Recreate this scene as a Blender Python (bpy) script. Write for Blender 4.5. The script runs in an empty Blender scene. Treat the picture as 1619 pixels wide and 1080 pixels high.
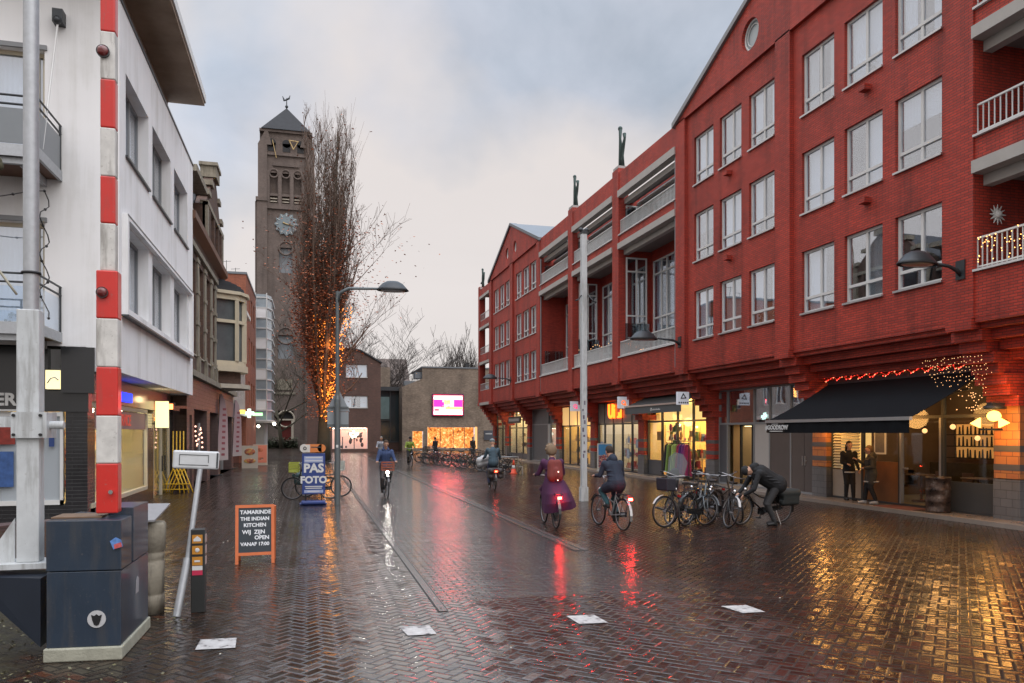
import bpy, bmesh, math, random
from mathutils import Vector, Matrix
R = math.radians
rnd = random.Random(7)
sc = bpy.context.scene
col = sc.collection
# ---------------------------------------------------------------- camera, sky, sun, exposure
FPX = 1214.0
cam_d = bpy.data.cameras.new("camera")
cam = bpy.data.objects.new("camera", cam_d); col.objects.link(cam); sc.camera = cam
cam.location = (0, 0, 2.05)
cam.rotation_euler = (R(90), 0, -math.atan((809.5 - 489) / FPX))
cam_d.sensor_fit = 'HORIZONTAL'; cam_d.sensor_width = 36.0
cam_d.lens = FPX / 1619 * 36.0
cam_d.shift_y = (684 - 540) / 1619.0
cam_d.clip_start = 0.1; cam_d.clip_end = 3000
sc.view_settings.view_transform = 'Standard'; sc.view_settings.look = 'None'
sc.view_settings.exposure = 0.0; sc.view_settings.gamma = 1.0
SUN_EL, SUN_ROT = R(50), R(150)
w = bpy.data.worlds.new("World"); sc.world = w; w.use_nodes = True
nt = w.node_tree; N = nt.nodes; L = nt.links
bg = N['Background']; bg.inputs['Strength'].default_value = 0.1
sky = N.new('ShaderNodeTexSky'); sky.sky_type = 'NISHITA'; sky.sun_disc = False
sky.sun_elevation = SUN_EL; sky.sun_rotation = SUN_ROT
tc = N.new('ShaderNodeTexCoord'); sp = N.new('ShaderNodeSeparateXYZ'); L.new(tc.outputs['Generated'], sp.inputs[0])
def wm(op, a, b=None, c=None, clamp=False):
    n = N.new('ShaderNodeMath'); n.operation = op; n.use_clamp = clamp
    for i, v in enumerate((a, b, c)):
        if v is None: continue
        if isinstance(v, (int, float)): n.inputs[i].default_value = v
        else: L.new(v, n.inputs[i])
    return n.outputs[0]
zc = wm('ADD', wm('MAXIMUM', sp.outputs[2], 0.0), 0.22)
cx = wm('DIVIDE', sp.outputs[0], zc); cy = wm('DIVIDE', sp.outputs[1], zc)
cb = N.new('ShaderNodeCombineXYZ'); L.new(cx, cb.inputs[0]); L.new(cy, cb.inputs[1])
n1 = N.new('ShaderNodeTexNoise'); n1.inputs['Scale'].default_value = 1.15; n1.inputs['Detail'].default_value = 7
n1.inputs['Roughness'].default_value = 0.58; n1.inputs['Distortion'].default_value = 0.35
L.new(cb.outputs[0], n1.inputs['Vector'])
n2 = N.new('ShaderNodeTexNoise'); n2.inputs['Scale'].default_value = 0.55; n2.inputs['Detail'].default_value = 4
L.new(cb.outputs[0], n2.inputs['Vector'])
cr = N.new('ShaderNodeValToRGB'); L.new(n1.outputs[0], cr.inputs[0])
cr.color_ramp.elements[0].position = 0.38; cr.color_ramp.elements[0].color = (4.3, 5.0, 5.8, 1)
cr.color_ramp.elements[1].position = 0.60; cr.color_ramp.elements[1].color = (6.6, 7.2, 8.1, 1)
wr = N.new('ShaderNodeValToRGB'); L.new(n2.outputs[0], wr.inputs[0])
wr.color_ramp.elements[0].position = 0.42; wr.color_ramp.elements[0].color = (0.97, 1.0, 1.04, 1)
wr.color_ramp.elements[1].position = 0.62; wr.color_ramp.elements[1].color = (1.12, 1.01, 0.98, 1)
mu = N.new('ShaderNodeMix'); mu.data_type = 'RGBA'; mu.blend_type = 'MULTIPLY'; mu.inputs[0].default_value = 1
L.new(cr.outputs[0], mu.inputs[6]); L.new(wr.outputs[0], mu.inputs[7])
hz = N.new('ShaderNodeMix'); hz.data_type = 'RGBA'
n3 = N.new('ShaderNodeTexNoise'); n3.inputs['Scale'].default_value = 2.1; n3.inputs['Detail'].default_value = 5; n3.inputs['Roughness'].default_value = .5
mp = N.new('ShaderNodeVectorMath'); mp.operation = 'ADD'; mp.inputs[1].default_value = (3.1, 1.7, 0.4); L.new(tc.outputs['Generated'], mp.inputs[0]); L.new(mp.outputs[0], n3.inputs['Vector'])
hf = wm('MULTIPLY', wm('ADD', wm('ADD', wm('SUBTRACT', 0.475, sp.outputs[2]), wm('MULTIPLY', wm('SUBTRACT', n3.outputs[0], .5), .75)), wm('MULTIPLY', wm('MAXIMUM', wm('SUBTRACT', -.10, sp.outputs[0]), 0), .9)), 9.0, clamp=True)
hf = wm('MULTIPLY', hf, .9)
L.new(hf, hz.inputs[0]); L.new(mu.outputs[2], hz.inputs[6]); hz.inputs[7].default_value = (8.7, 7.95, 7.55, 1)
mx = N.new('ShaderNodeMix'); mx.data_type = 'RGBA'; mx.inputs[0].default_value = 0.93
L.new(sky.outputs[0], mx.inputs[6]); L.new(hz.outputs[2], mx.inputs[7]); 
zb_ = N.new('ShaderNodeMix'); zb_.data_type = 'RGBA'; zb_.blend_type = 'MULTIPLY'; zb_.inputs[0].default_value = 1
zf = wm('ADD', 1.0, wm('MULTIPLY', wm('MULTIPLY', wm('SUBTRACT', sp.outputs[2], .5), 3.0, clamp=True), 2.8)); zcb = N.new('ShaderNodeCombineXYZ')
for i_ in range(3): L.new(zf, zcb.inputs[i_])
L.new(mx.outputs[2], zb_.inputs[6]); L.new(zcb.outputs[0], zb_.inputs[7]); L.new(zb_.outputs[2], bg.inputs['Color'])
sun_d = bpy.data.lights.new("sun", 'SUN'); sun_d.energy = 1.5; sun_d.angle = R(70); sun_d.color = (1.0, 0.94, 0.87)
sun = bpy.data.objects.new("sun", sun_d); col.objects.link(sun)
sun.rotation_euler = (R(90) - SUN_EL, 0, R(180) - SUN_ROT)
# ---------------------------------------------------------------- materials
MATS = {}
class NT:
    def __init__(s, name):
        s.m = bpy.data.materials.new(name); s.m.use_nodes = True; s.t = s.m.node_tree; s.N = s.t.nodes; s.L = s.t.links
        s.p = s.N['Principled BSDF']; s.out = s.N['Material Output']
    def new(s, t): return s.N.new(t)
    def put(s, sock, v):
        if isinstance(v, (int, float)): sock.default_value = v
        elif isinstance(v, (tuple, list)): sock.default_value = (*v, 1) if len(v) == 3 and len(sock.default_value) == 4 else v
        else: s.L.new(v, sock)
    def math(s, op, a, b=None, c=None, clamp=False):
        n = s.new('ShaderNodeMath'); n.operation = op; n.use_clamp = clamp
        for i, v in enumerate((a, b, c)):
            if v is not None: s.put(n.inputs[i], v)
        return n.outputs[0]
    def mix(s, f, a, b, mode='MIX'):
        n = s.new('ShaderNodeMix'); n.data_type = 'RGBA'; n.blend_type = mode
        s.put(n.inputs[0], f); s.put(n.inputs[6], a); s.put(n.inputs[7], b); return n.outputs[2]
    def fmix(s, f, a, b):
        n = s.new('ShaderNodeMix'); n.data_type = 'FLOAT'
        s.put(n.inputs[0], f); s.put(n.inputs[2], a); s.put(n.inputs[3], b); return n.outputs[0]
    def noise(s, scale, detail=3, rough=0.5, vec=None, out=0):
        n = s.new('ShaderNodeTexNoise'); n.inputs['Scale'].default_value = scale; n.inputs['Detail'].default_value = detail
        n.inputs['Roughness'].default_value = rough
        s.L.new(vec if vec is not None else s.geo(), n.inputs['Vector']); return n.outputs[out]
    def streaks(s, sx=1.6, sz=.16):
        v = s.new('ShaderNodeVectorMath'); v.operation = 'MULTIPLY'; v.inputs[1].default_value = (sx, sx, sz); s.L.new(s.geo(), v.inputs[0]); return s.noise(1.0, 6, .65, vec=v.outputs[0])
    def geo(s):
        if not hasattr(s, '_g'): s._g = s.new('ShaderNodeNewGeometry').outputs['Position']
        return s._g
    def uv(s):
        if not hasattr(s, '_u'): s._u = s.new('ShaderNodeTexCoord').outputs['UV']
        return s._u
    def ramp(s, v, stops):
        n = s.new('ShaderNodeValToRGB'); s.L.new(v, n.inputs[0]); e = n.color_ramp.elements
        while len(e) < len(stops): e.new(0.5)
        for k, (p, c) in enumerate(stops): e[k].position = p; e[k].color = (*c, 1)
        return n.outputs[0]
    def bump(s, h, strength=0.3, dist=0.01, normal=None):
        n = s.new('ShaderNodeBump'); s.put(n.inputs['Strength'], strength); n.inputs['Distance'].default_value = dist
        s.L.new(h, n.inputs['Height'])
        if normal is not None: s.L.new(normal, n.inputs['Normal'])
        s.L.new(n.outputs[0], s.p.inputs['Normal']); return n.outputs[0]
def mat(name, colr=(.5, .5, .5), rough=.6, metal=0., var=.12, vs=3., bmp=0., bs=40., coat=0., emit=None, es=0., grime=0.):
    if name in MATS: return MATS[name]
    n = NT(name)
    if var > 0:
        f = n.noise(vs, 4, .6)
        c = n.mix(f, tuple(x * (1 - var) for x in colr), tuple(min(1, x * (1 + var)) for x in colr))
        if grime:
            sv = n.streaks(9, 1.1); c = n.mix(n.math('MULTIPLY', n.math('MULTIPLY', n.math('SUBTRACT', .50, sv), 7, clamp=True), grime), c, (.10, .085, .065))
            ch = n.noise(34, 4, .75); c = n.mix(n.math('MULTIPLY', n.math('MULTIPLY', n.math('SUBTRACT', ch, .63), 22, clamp=True), grime), c, (.20, .17, .15))
        n.put(n.p.inputs['Base Color'], c)
    else: n.put(n.p.inputs['Base Color'], colr)
    n.p.inputs['Roughness'].default_value = rough; n.p.inputs['Metallic'].default_value = metal
    n.p.inputs['Coat Weight'].default_value = coat; n.p.inputs['Coat Roughness'].default_value = .1
    if bmp > 0: n.bump(n.noise(bs, 3, .6), bmp, .01)
    if emit: n.put(n.p.inputs['Emission Color'], emit); n.p.inputs['Emission Strength'].default_value = es
    MATS[name] = n.m; return n.m
def brickmat(name, c1, c2, mortar, bw=.21, bh=.0625, ms=.008, rough=.5, coat=0., stain=.25, offset=.5, streak=.12):
    n = NT(name); b = n.new('ShaderNodeTexBrick'); n.L.new(n.uv(), b.inputs['Vector'])
    b.inputs['Color1'].default_value = (*c1, 1); b.inputs['Color2'].default_value = (*c2, 1); b.inputs['Mortar'].default_value = (*mortar, 1)
    b.inputs['Scale'].default_value = 1; b.inputs['Mortar Size'].default_value = ms; b.inputs['Mortar Smooth'].default_value = .3
    b.inputs['Brick Width'].default_value = bw; b.inputs['Row Height'].default_value = bh; b.offset = offset
    f = n.noise(.7, 5, .65); g = n.noise(6, 3, .6)
    k = n.math('ADD', n.math('MULTIPLY', f, .75), n.math('MULTIPLY', g, .25))
    lo, hi = 1 - stain, 1 + stain
    tint = n.ramp(k, [(.3, (lo, lo, lo)), (.7, (hi, hi, hi))])
    c_ = n.mix(1, b.outputs['Color'], tint, 'MULTIPLY'); sv_ = n.streaks(); q_ = 1 - streak * 1.6
    n.put(n.p.inputs['Base Color'], n.mix(1, c_, n.ramp(sv_, [(.34, (q_, q_, q_)), (.5, (1, 1, 1)), (.72, (1 + streak * .5,) * 3)]), 'MULTIPLY'))
    n.put(n.p.inputs['Roughness'], n.math('ADD', n.math('MULTIPLY', g, .25), rough - .12))
    n.p.inputs['Coat Weight'].default_value = coat; n.p.inputs['Coat Roughness'].default_value = .25
    h = n.math('ADD', n.math('SUBTRACT', 1, b.outputs['Fac']), n.math('MULTIPLY', n.noise(60, 3), .15)); n.bump(h, .6, .006)
    MATS[name] = n.m; return n.m
RED = brickmat('red_brick', (.47, .044, .022), (.33, .028, .015), (.15, .028, .020), ms=.010, rough=.62, coat=.0, stain=.22, streak=.22)
TOWERB = brickmat('tower_brick', (.155, .118, .10), (.11, .083, .070), (.15, .13, .12), rough=.85, stain=.22)
BROWNB = brickmat('brown_brick', (.12, .060, .045), (.085, .045, .036), (.085, .065, .055), rough=.8, stain=.15)
BEIGEB = brickmat('beige_brick', (.27, .21, .155), (.17, .13, .10), (.16, .135, .11), rough=.85, stain=.35)
OLDB = brickmat('old_brick', (.105, .055, .038), (.07, .038, .028), (.09, .07, .055), rough=.8, stain=.3)
ORANGEB = brickmat('orange_brick', (.36, .11, .055), (.28, .085, .045), (.14, .08, .06), rough=.75, stain=.2)
TILEB = brickmat('brown_tile', (.105, .068, .064), (.09, .058, .055), (.05, .035, .03), bw=.3, bh=.15, ms=.006, rough=.4, stain=.2)
GLAZED_LIT = brickmat('lamplit_glazed_block', (.50, .20, .07), (.42, .15, .06), (.20, .09, .05), bw=.3, bh=.19, ms=.01, rough=.4, stain=.12)  # orange carries the lamp glow, painted into the blocks of the two lit columns
GREYBLK = brickmat('grey_block', (.15, .15, .155), (.13, .13, .135), (.08, .08, .08), bw=.3, bh=.19, ms=.008, rough=.45, stain=.15)
GRANITE = brickmat('black_tile', (.018, .018, .02), (.013, .013, .015), (.05, .05, .05), bw=.9, bh=.08, ms=.004, rough=.14, stain=.3)
_n = NT('white_plaster'); _s = _n.math('ADD', _n.math('MULTIPLY', _n.streaks(2.2, .12), .6), _n.math('MULTIPLY', _n.noise(.6, 5, .6), .4))
_n.put(_n.p.inputs['Base Color'], _n.ramp(_s, [(.36, (.66, .66, .645)), (.5, (.80, .805, .81)), (.65, (.84, .845, .85))])); _n.p.inputs['Roughness'].default_value = .85; _n.bump(_n.noise(120, 3), .15, .006); PLASTER = _n.m
STONE = mat('stone_trim', (.42, .38, .31), .8, var=.25, vs=4, bmp=.3)
OLDSTONE = mat('mossy_stone', (.25, .225, .175), .85, var=.45, vs=5, bmp=.8, bs=22, grime=.7)
CONC = mat('concrete', (.34, .34, .33), .7, var=.2, vs=2.5, bmp=.25, bs=30)
CONCL = mat('light_concrete', (.45, .44, .42), .5, var=.2, vs=3, bmp=.2)
FRAMEW = mat('white_frame', (.62, .63, .62), .4, var=.05)
FRAMEG = mat('grey_frame', (.22, .23, .24), .4, var=.08)
FRAMED = mat('dark_frame', (.045, .05, .055), .35, var=.1)
CREAM = mat('cream_paint', (.52, .46, .34), .5, var=.15, vs=5)
ALU = mat('aluminium', (.55, .56, .57), .35, .8, var=.06)
STEEL = mat('galvanised_steel', (.42, .44, .46), .5, .6, var=.22, vs=14, bmp=.08, bs=60)
WHITEPAINT = mat('worn_white_paint', (.52, .55, .56), .45, var=.18, vs=7, bmp=.1, grime=.4)
NAVY = mat('navy_paint', (.020, .034, .056), .32, var=.3, vs=3, coat=.35, bmp=.06, grime=.22)
NAVYD = mat('dark_navy_paint', (.012, .018, .03), .4, var=.25)
REDP = mat('red_paint', (.55, .022, .015), .35, var=.15, vs=6, coat=.3, grime=.35)
WHITEP = mat('scuffed_white', (.58, .57, .54), .5, var=.3, vs=9, bmp=.1, grime=.55)
BLACK = mat('black_rubber', (.012, .012, .013), .55, var=.2)
BLACKP = mat('black_paint', (.015, .016, .018), .25, var=.1, coat=.3)
DARK = mat('dark_interior', (.02, .02, .022), .7, var=.2)
DMETAL = mat('dark_metal', (.05, .055, .06), .45, .5, var=.2)
ZINC = mat('zinc_roof', (.17, .19, .21), .45, .4, var=.2, vs=2)
SLATE = mat('slate_roof', (.030, .032, .036), .85, var=.35, vs=2, bmp=.3, bs=12)
WOODD = mat('brown_wood', (.12, .055, .03), .55, var=.3, vs=5)
ORANGEW = mat('orange_wood', (.55, .14, .045), .5, var=.18, vs=12)
CHROME = mat('chrome', (.62, .62, .62), .18, 1., var=0)
SAD = mat('saddle_leather', (.02, .016, .014), .5, var=.2)
BARK = mat('bark', (.045, .036, .030), .85, var=.35, vs=4, bmp=.4)
BARKG = mat('green_bark', (.055, .050, .032), .85, var=.4, vs=3, bmp=.4)
MOSS = mat('moss', (.06, .075, .02), .9, var=.5, vs=12, bmp=.5)
def glassmat(name, tint=(.9, .95, 1), f0=.22, rough=.012, wav=.02):
    n = NT(name); tr = n.new('ShaderNodeBsdfTransparent'); tr.inputs[0].default_value = (*tint, 1)
    gl = n.new('ShaderNodeBsdfGlossy'); gl.inputs['Roughness'].default_value = rough; gl.inputs[0].default_value = (.95, .97, 1, 1)
    ge = n.new('ShaderNodeNewGeometry'); dt = n.new('ShaderNodeVectorMath'); dt.operation = 'DOT_PRODUCT'; n.L.new(ge.outputs['Incoming'], dt.inputs[0]); n.L.new(ge.outputs['Normal'], dt.inputs[1])
    c_ = n.math('POWER', n.math('SUBTRACT', 1, n.math('ABSOLUTE', dt.outputs['Value']), clamp=True), 4.5); f = n.math('ADD', f0, n.math('MULTIPLY', c_, 1 - f0), clamp=True)
    mxs = n.new('ShaderNodeMixShader'); n.L.new(f, mxs.inputs[0]); n.L.new(tr.outputs[0], mxs.inputs[1]); n.L.new(gl.outputs[0], mxs.inputs[2])
    b = n.new('ShaderNodeBump'); b.inputs['Strength'].default_value = wav; b.inputs['Distance'].default_value = .05
    n.L.new(n.noise(.9, 1), b.inputs['Height']); n.L.new(b.outputs[0], gl.inputs['Normal'])
    n.L.new(mxs.outputs[0], n.out.inputs[0]); MATS[name] = n.m; return n.m
GLASS = glassmat('window_glass', f0=.33, wav=.06)
SCRG = glassmat('tinted_balcony_glass', (.62, .68, .70), f0=.10)
SHOPG = glassmat('shop_glass', f0=.03, wav=.02)
FROST = mat('frosted_glass', (.36, .42, .44), .25, var=.08, coat=.3)
def curtain(name, c):
    n = NT(name); wv = n.new('ShaderNodeTexWave'); wv.bands_direction = 'X'; wv.inputs['Scale'].default_value = 3.2
    wv.inputs['Distortion'].default_value = .5; wv.inputs['Detail'].default_value = 2; n.L.new(n.uv(), wv.inputs['Vector'])
    n.put(n.p.inputs['Base Color'], c); n.p.inputs['Roughness'].default_value = .9; n.bump(wv.outputs[1], .35, .03)
    MATS[name] = n.m; return n.m
CURT = [curtain('white_net', (.92, .93, .94)), curtain('cream_curtain', (.66, .64, .60)), curtain('grey_curtain', (.40, .42, .44))]
def emis(name, c, s): return mat(name, c, .5, var=0, emit=c, es=s)
WARML = emis('warm_lamp', (1, .62, .22), 14)
WARMP = emis('warm_light_panel', (1, .72, .36), 9)
WHITEL = emis('white_lamp', (1, .9, .75), 10)
REDL = emis('red_lamp', (1, .03, .02), 14)
FAIRY = emis('fairy_light', (1, .50, .14), 4)
FAIRYW = emis('fairy_white', (1, .55, .24), 1.8)
FAIRYR = emis('fairy_red', (1, .05, .03), 6)
# wet herringbone paving, running bond in the central lane
def paving():
    n = NT('wet_paving'); P = n.geo()
    s = n.new('ShaderNodeSeparateXYZ'); n.L.new(P, s.inputs[0]); X, Y = s.outputs[0], s.outputs[1]
    wdt = .105
    jx = n.math('MULTIPLY', n.math('SUBTRACT', n.noise(1.1, 2, vec=P), .5), .04); 
    c, q = math.cos(R(45)) / wdt, math.sin(R(45)) / wdt
    X2 = n.math('ADD', X, jx)
    a = n.math('ADD', n.math('MULTIPLY', X2, c), n.math('MULTIPLY', Y, q)); b = n.math('SUBTRACT', n.math('MULTIPLY', Y, c), n.math('MULTIPLY', X2, q))
    i, j = n.math('FLOOR', a), n.math('FLOOR', b); fx, fy = n.math('SUBTRACT', a, i), n.math('SUBTRACT', b, j)
    k = n.math('FLOORED_MODULO', n.math('SUBTRACT', i, j), 4)
    def eq(v): return n.math('COMPARE', k, v, .1)
    e0, e1, e2, e3 = eq(0), eq(1), eq(2), eq(3)
    dl = n.math('ADD', fx, e1); dr = n.math('ADD', n.math('SUBTRACT', 1, fx), e0)
    db = n.math('ADD', fy, e2); dt = n.math('ADD', n.math('SUBTRACT', 1, fy), e3)
    d = n.math('MINIMUM', n.math('MINIMUM', dl, dr), n.math('MINIMUM', db, dt))
    idx = n.math('SUBTRACT', i, e1); idy = n.math('SUBTRACT', j, e2)
    cb = n.new('ShaderNodeCombineXYZ'); n.L.new(idx, cb.inputs[0]); n.L.new(idy, cb.inputs[1])
    wn = n.new('ShaderNodeTexWhiteNoise'); n.L.new(cb.outputs[0], wn.inputs['Vector']); rv = wn.outputs['Value']
    sc3 = n.new('ShaderNodeSeparateXYZ'); n.L.new(wn.outputs['Color'], sc3.inputs[0])
    hb = n.math('MULTIPLY', d, 6, clamp=True)
    tilt = n.math('ADD', n.math('MULTIPLY', n.math('SUBTRACT', sc3.outputs[0], .5), fx), n.math('MULTIPLY', n.math('SUBTRACT', sc3.outputs[1], .5), fy))
    # running bond lane
    bt = n.new('ShaderNodeTexBrick'); n.L.new(P, bt.inputs['Vector']); bt.inputs['Scale'].default_value = 1
    bt.inputs['Brick Width'].default_value = .21; bt.inputs['Row Height'].default_value = .105; bt.inputs['Mortar Size'].default_value = .011
    bt.inputs['Mortar Smooth'].default_value = .8; bt.inputs['Color1'].default_value = (0, 0, 0, 1); bt.inputs['Color2'].default_value = (1, 1, 1, 1); bt.inputs['Mortar'].default_value = (.3, .3, .3, 1)
    lane = n.math('MULTIPLY', n.math('MULTIPLY', n.math('GREATER_THAN', X, 1.53), n.math('LESS_THAN', X, 4.55)), n.math('GREATER_THAN', Y, 9.2))
    h = n.fmix(lane, hb, n.math('SUBTRACT', 1, bt.outputs['Fac'])); hx = n.math('MULTIPLY', h, n.fmix(lane, .85, 1.8))
    r = n.fmix(lane, rv, bt.outputs['Color'])
    dark = n.ramp(r, [(0, (.013, .0085, .006)), (.5, (.020, .0125, .0085)), (.85, (.029, .016, .010)), (1, (.065, .025, .013))])
    lanec = n.ramp(r, [(0, (.012, .010, .009)), (1, (.028, .022, .019))])
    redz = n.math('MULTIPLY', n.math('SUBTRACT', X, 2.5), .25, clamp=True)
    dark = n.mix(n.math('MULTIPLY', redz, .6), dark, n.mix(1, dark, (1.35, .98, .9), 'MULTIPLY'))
    base = n.mix(lane, dark, lanec)
    base = n.mix(n.math('SUBTRACT', 1, h), base, (.006, .005, .005))
    big = n.noise(.33, 5, .62); bigr = n.math('MULTIPLY', n.math('SUBTRACT', big, .45), 6, clamp=True)
    tint = n.ramp(big, [(.3, (.75, .75, .75)), (.7, (1.2, 1.2, 1.2))])
    base = n.mix(1, base, tint, 'MULTIPLY')
    # dark mossy soil at the far left foot of the barrier
    so = n.math('MULTIPLY', n.math('MULTIPLY', n.math('SUBTRACT', -1.9, n.math('ADD', X, n.math('MULTIPLY', n.noise(2.2, 4), .9))), 3, clamp=True), n.math('MULTIPLY', n.math('SUBTRACT', 11.5, Y), 1, clamp=True))
    base = n.mix(n.math('MULTIPLY', so, .75), base, n.ramp(n.noise(7, 5, .7), [(.35, (.012, .010, .007)), (.6, (.035, .032, .014)), (.75, (.05, .055, .02))]))
    n.put(n.p.inputs['Base Color'], base)
    rough = n.math('ADD', n.fmix(bigr, .13, .24), n.math('MULTIPLY', n.math('SUBTRACT', 1, h), .25))
    rough = n.math('ADD', rough, n.math('MULTIPLY', so, .35))
    n.put(n.p.inputs['Roughness'], rough); shn = n.math('MULTIPLY', n.math('MULTIPLY', n.math('ADD', X, .9), 1.1, clamp=True), n.math('MULTIPLY', n.math('SUBTRACT', 5.2, X), .9, clamp=True)); n.put(n.p.inputs['Specular IOR Level'], n.fmix(shn, .32, 1.0)); n.put(n.p.inputs['Coat Weight'], n.fmix(shn, .0, 1.0)); n.p.inputs['Coat Roughness'].default_value = .08; n.p.inputs['Coat IOR'].default_value = 1.45
    micro = n.noise(26, 3, .6); wavy = n.noise(5, 3, .6)
    hh = n.math('ADD', n.math('ADD', hx, n.math('MULTIPLY', tilt, n.fmix(lane, 2.2, .5))), n.math('ADD', n.math('MULTIPLY', micro, .45), n.math('MULTIPLY', wavy, 1.1)))
    hh = n.math('ADD', hh, n.math('MULTIPLY', n.noise(1.3, 2), 3.0)); v_ = n.new('ShaderNodeVectorMath'); v_.operation = 'MULTIPLY'; v_.inputs[1].default_value = (1.6, 9.0, 1.0); n.L.new(P, v_.inputs[0])
    hh = n.math('ADD', hh, n.math('MULTIPLY', n.noise(1.0, 4, .6, vec=v_.outputs[0]), n.fmix(lane, 1.1, 3.4))); nrm = n.bump(hh, n.fmix(lane, n.fmix(bigr, .6, .85), .95), .0053); n.L.new(nrm, n.p.inputs['Coat Normal'])
    MATS['wet_paving'] = n.m; return n.m
PAVING = paving()
# ---------------------------------------------------------------- mesh helpers
def V(*a): return Vector(a)
class MB:
    def __init__(s): s.v = []; s.f = []; s.sm = []
    def add(s, vs, fs, smooth=False):
        o = len(s.v); s.v += [tuple(v) for v in vs]; s.f += [tuple(i + o for i in f) for f in fs]; s.sm += [smooth] * len(fs); return s
    def box(s, x0, x1, y0, y1, z0, z1, M=None):
        x0, x1 = min(x0, x1), max(x0, x1); y0, y1 = min(y0, y1), max(y0, y1); z0, z1 = min(z0, z1), max(z0, z1)
        vs = [V(x, y, z) for z in (z0, z1) for y in (y0, y1) for x in (x0, x1)]
        if M is not None: vs = [M @ v for v in vs]
        return s.add(vs, [(0, 2, 3, 1), (4, 5, 7, 6), (0, 1, 5, 4), (2, 6, 7, 3), (0, 4, 6, 2), (1, 3, 7, 5)])
    def poly(s, pts): return s.add(pts, [tuple(range(len(pts)))])
    def prism(s, pts, d):   # polygon pts extruded by vector d
        n = len(pts); d = Vector(d); p = [Vector(q) for q in pts]
        vs = p + [q + d for q in p]
        return s.add(vs, [tuple(range(n))[::-1], tuple(range(n, 2 * n))] + [(i, (i + 1) % n, n + (i + 1) % n, n + i) for i in range(n)])
    def tube(s, p1, p2, r1, r2=None, n=8, caps=True):
        r2 = r1 if r2 is None else r2; p1, p2 = Vector(p1), Vector(p2); d = p2 - p1
        if d.length < 1e-6: return s
        q = d.to_track_quat('Z', 'Y'); a = []; b = []
        for i in range(n):
            t = 2 * math.pi * i / n; o = q @ V(math.cos(t), math.sin(t), 0); a.append(p1 + o * r1); b.append(p2 + o * r2)
        fs = [(i, (i + 1) % n, n + (i + 1) % n, n + i) for i in range(n)]
        s.add(a + b, fs, True)
        if caps: s.add(a, [tuple(range(n))[::-1]]); s.add(b, [tuple(range(n))])
        return s
    def path(s, pts, r, n=6, closed=False):
        pts = [Vector(p) for p in pts]; m = len(pts); rs = r if isinstance(r, (list, tuple)) else [r] * m; rings = []
        up = None
        for i, p in enumerate(pts):
            a = pts[(i - 1) % m] if (closed or i) else p; b = pts[(i + 1) % m] if (closed or i < m - 1) else p
            t = (b - a).normalized()
            if up is None: up = t.orthogonal()
            up = (up - t * up.dot(t)).normalized(); sd = t.cross(up)
            rings.append([p + (up * math.cos(2 * math.pi * k / n) + sd * math.sin(2 * math.pi * k / n)) * rs[i] for k in range(n)])
        vs = [v for rg in rings for v in rg]; fs = []
        for i in range(m if closed else m - 1):
            j = (i + 1) % m
            fs += [(i * n + k, i * n + (k + 1) % n, j * n + (k + 1) % n, j * n + k) for k in range(n)]
        if not closed: fs += [tuple(range(n))[::-1], tuple((m - 1) * n + k for k in range(n))]
        return s.add(vs, fs, True)
    def ring(s, c, r, w, axis='x', n=28, k=6):
        c = Vector(c); pts = []
        for i in range(n):
            t = 2 * math.pi * i / n; a, b = r * math.cos(t), r * math.sin(t)
            pts.append(c + (V(0, a, b) if axis == 'x' else V(a, 0, b) if axis == 'y' else V(a, b, 0)))
        return s.path(pts, w, k, True)
    def ball(s, c, r, nu=10, nv=7, M=None):
        c = Vector(c); r = r if isinstance(r, (tuple, list)) else (r, r, r); vs = []; fs = []
        for i in range(nv + 1):
            ph = math.pi * i / nv
            for j in range(nu):
                t = 2 * math.pi * j / nu
                o = V(r[0] * math.sin(ph) * math.cos(t), r[1] * math.sin(ph) * math.sin(t), r[2] * math.cos(ph))
                vs.append(c + (M @ o if M is not None else o))
        for i in range(nv):
            for j in range(nu): fs.append((i * nu + j, (i + 1) * nu + j, (i + 1) * nu + (j + 1) % nu, i * nu + (j + 1) % nu))
        return s.add(vs, fs, True)
    def cap(s, p1, p2, r1, r2):   # solid tapered limb for remeshing
        s.tube(p1, p2, r1, r2, 12); s.ball(p1, r1, 12, 8); s.ball(p2, r2, 12, 8); return s
    def lathe(s, c, prof, n=20):
        c = Vector(c); vs = []; fs = []; m = len(prof)
        for r, z in prof:
            for j in range(n): t = 2 * math.pi * j / n; vs.append(c + V(r * math.cos(t), r * math.sin(t), z))
        for i in range(m - 1):
            for j in range(n): fs.append((i * n + j, i * n + (j + 1) % n, (i + 1) * n + (j + 1) % n, (i + 1) * n + j))
        fs += [tuple(range(n))[::-1], tuple((m - 1) * n + j for j in range(n))]
        return s.add(vs, fs, True)
    def build(s, name, m, parent=None, bevel=0, uv=True):
        me = bpy.data.meshes.new(name); o = bpy.data.objects.new(name, me); col.objects.link(o)
        off = V(0, 0, 0); p = parent
        while p is not None: off += p.location; p = p.parent
        me.from_pydata(s.v, [], s.f); me.polygons.foreach_set('use_smooth', s.sm)
        if uv: boxuv(me)
        if off.length > 0: me.transform(Matrix.Translation(-off))
        me.materials.append(m)
        if parent is not None: o.parent = parent
        if bevel > 0:
            b = o.modifiers.new('bevel', 'BEVEL'); b.width = bevel; b.segments = 2; b.limit_method = 'ANGLE'
        return o
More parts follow.
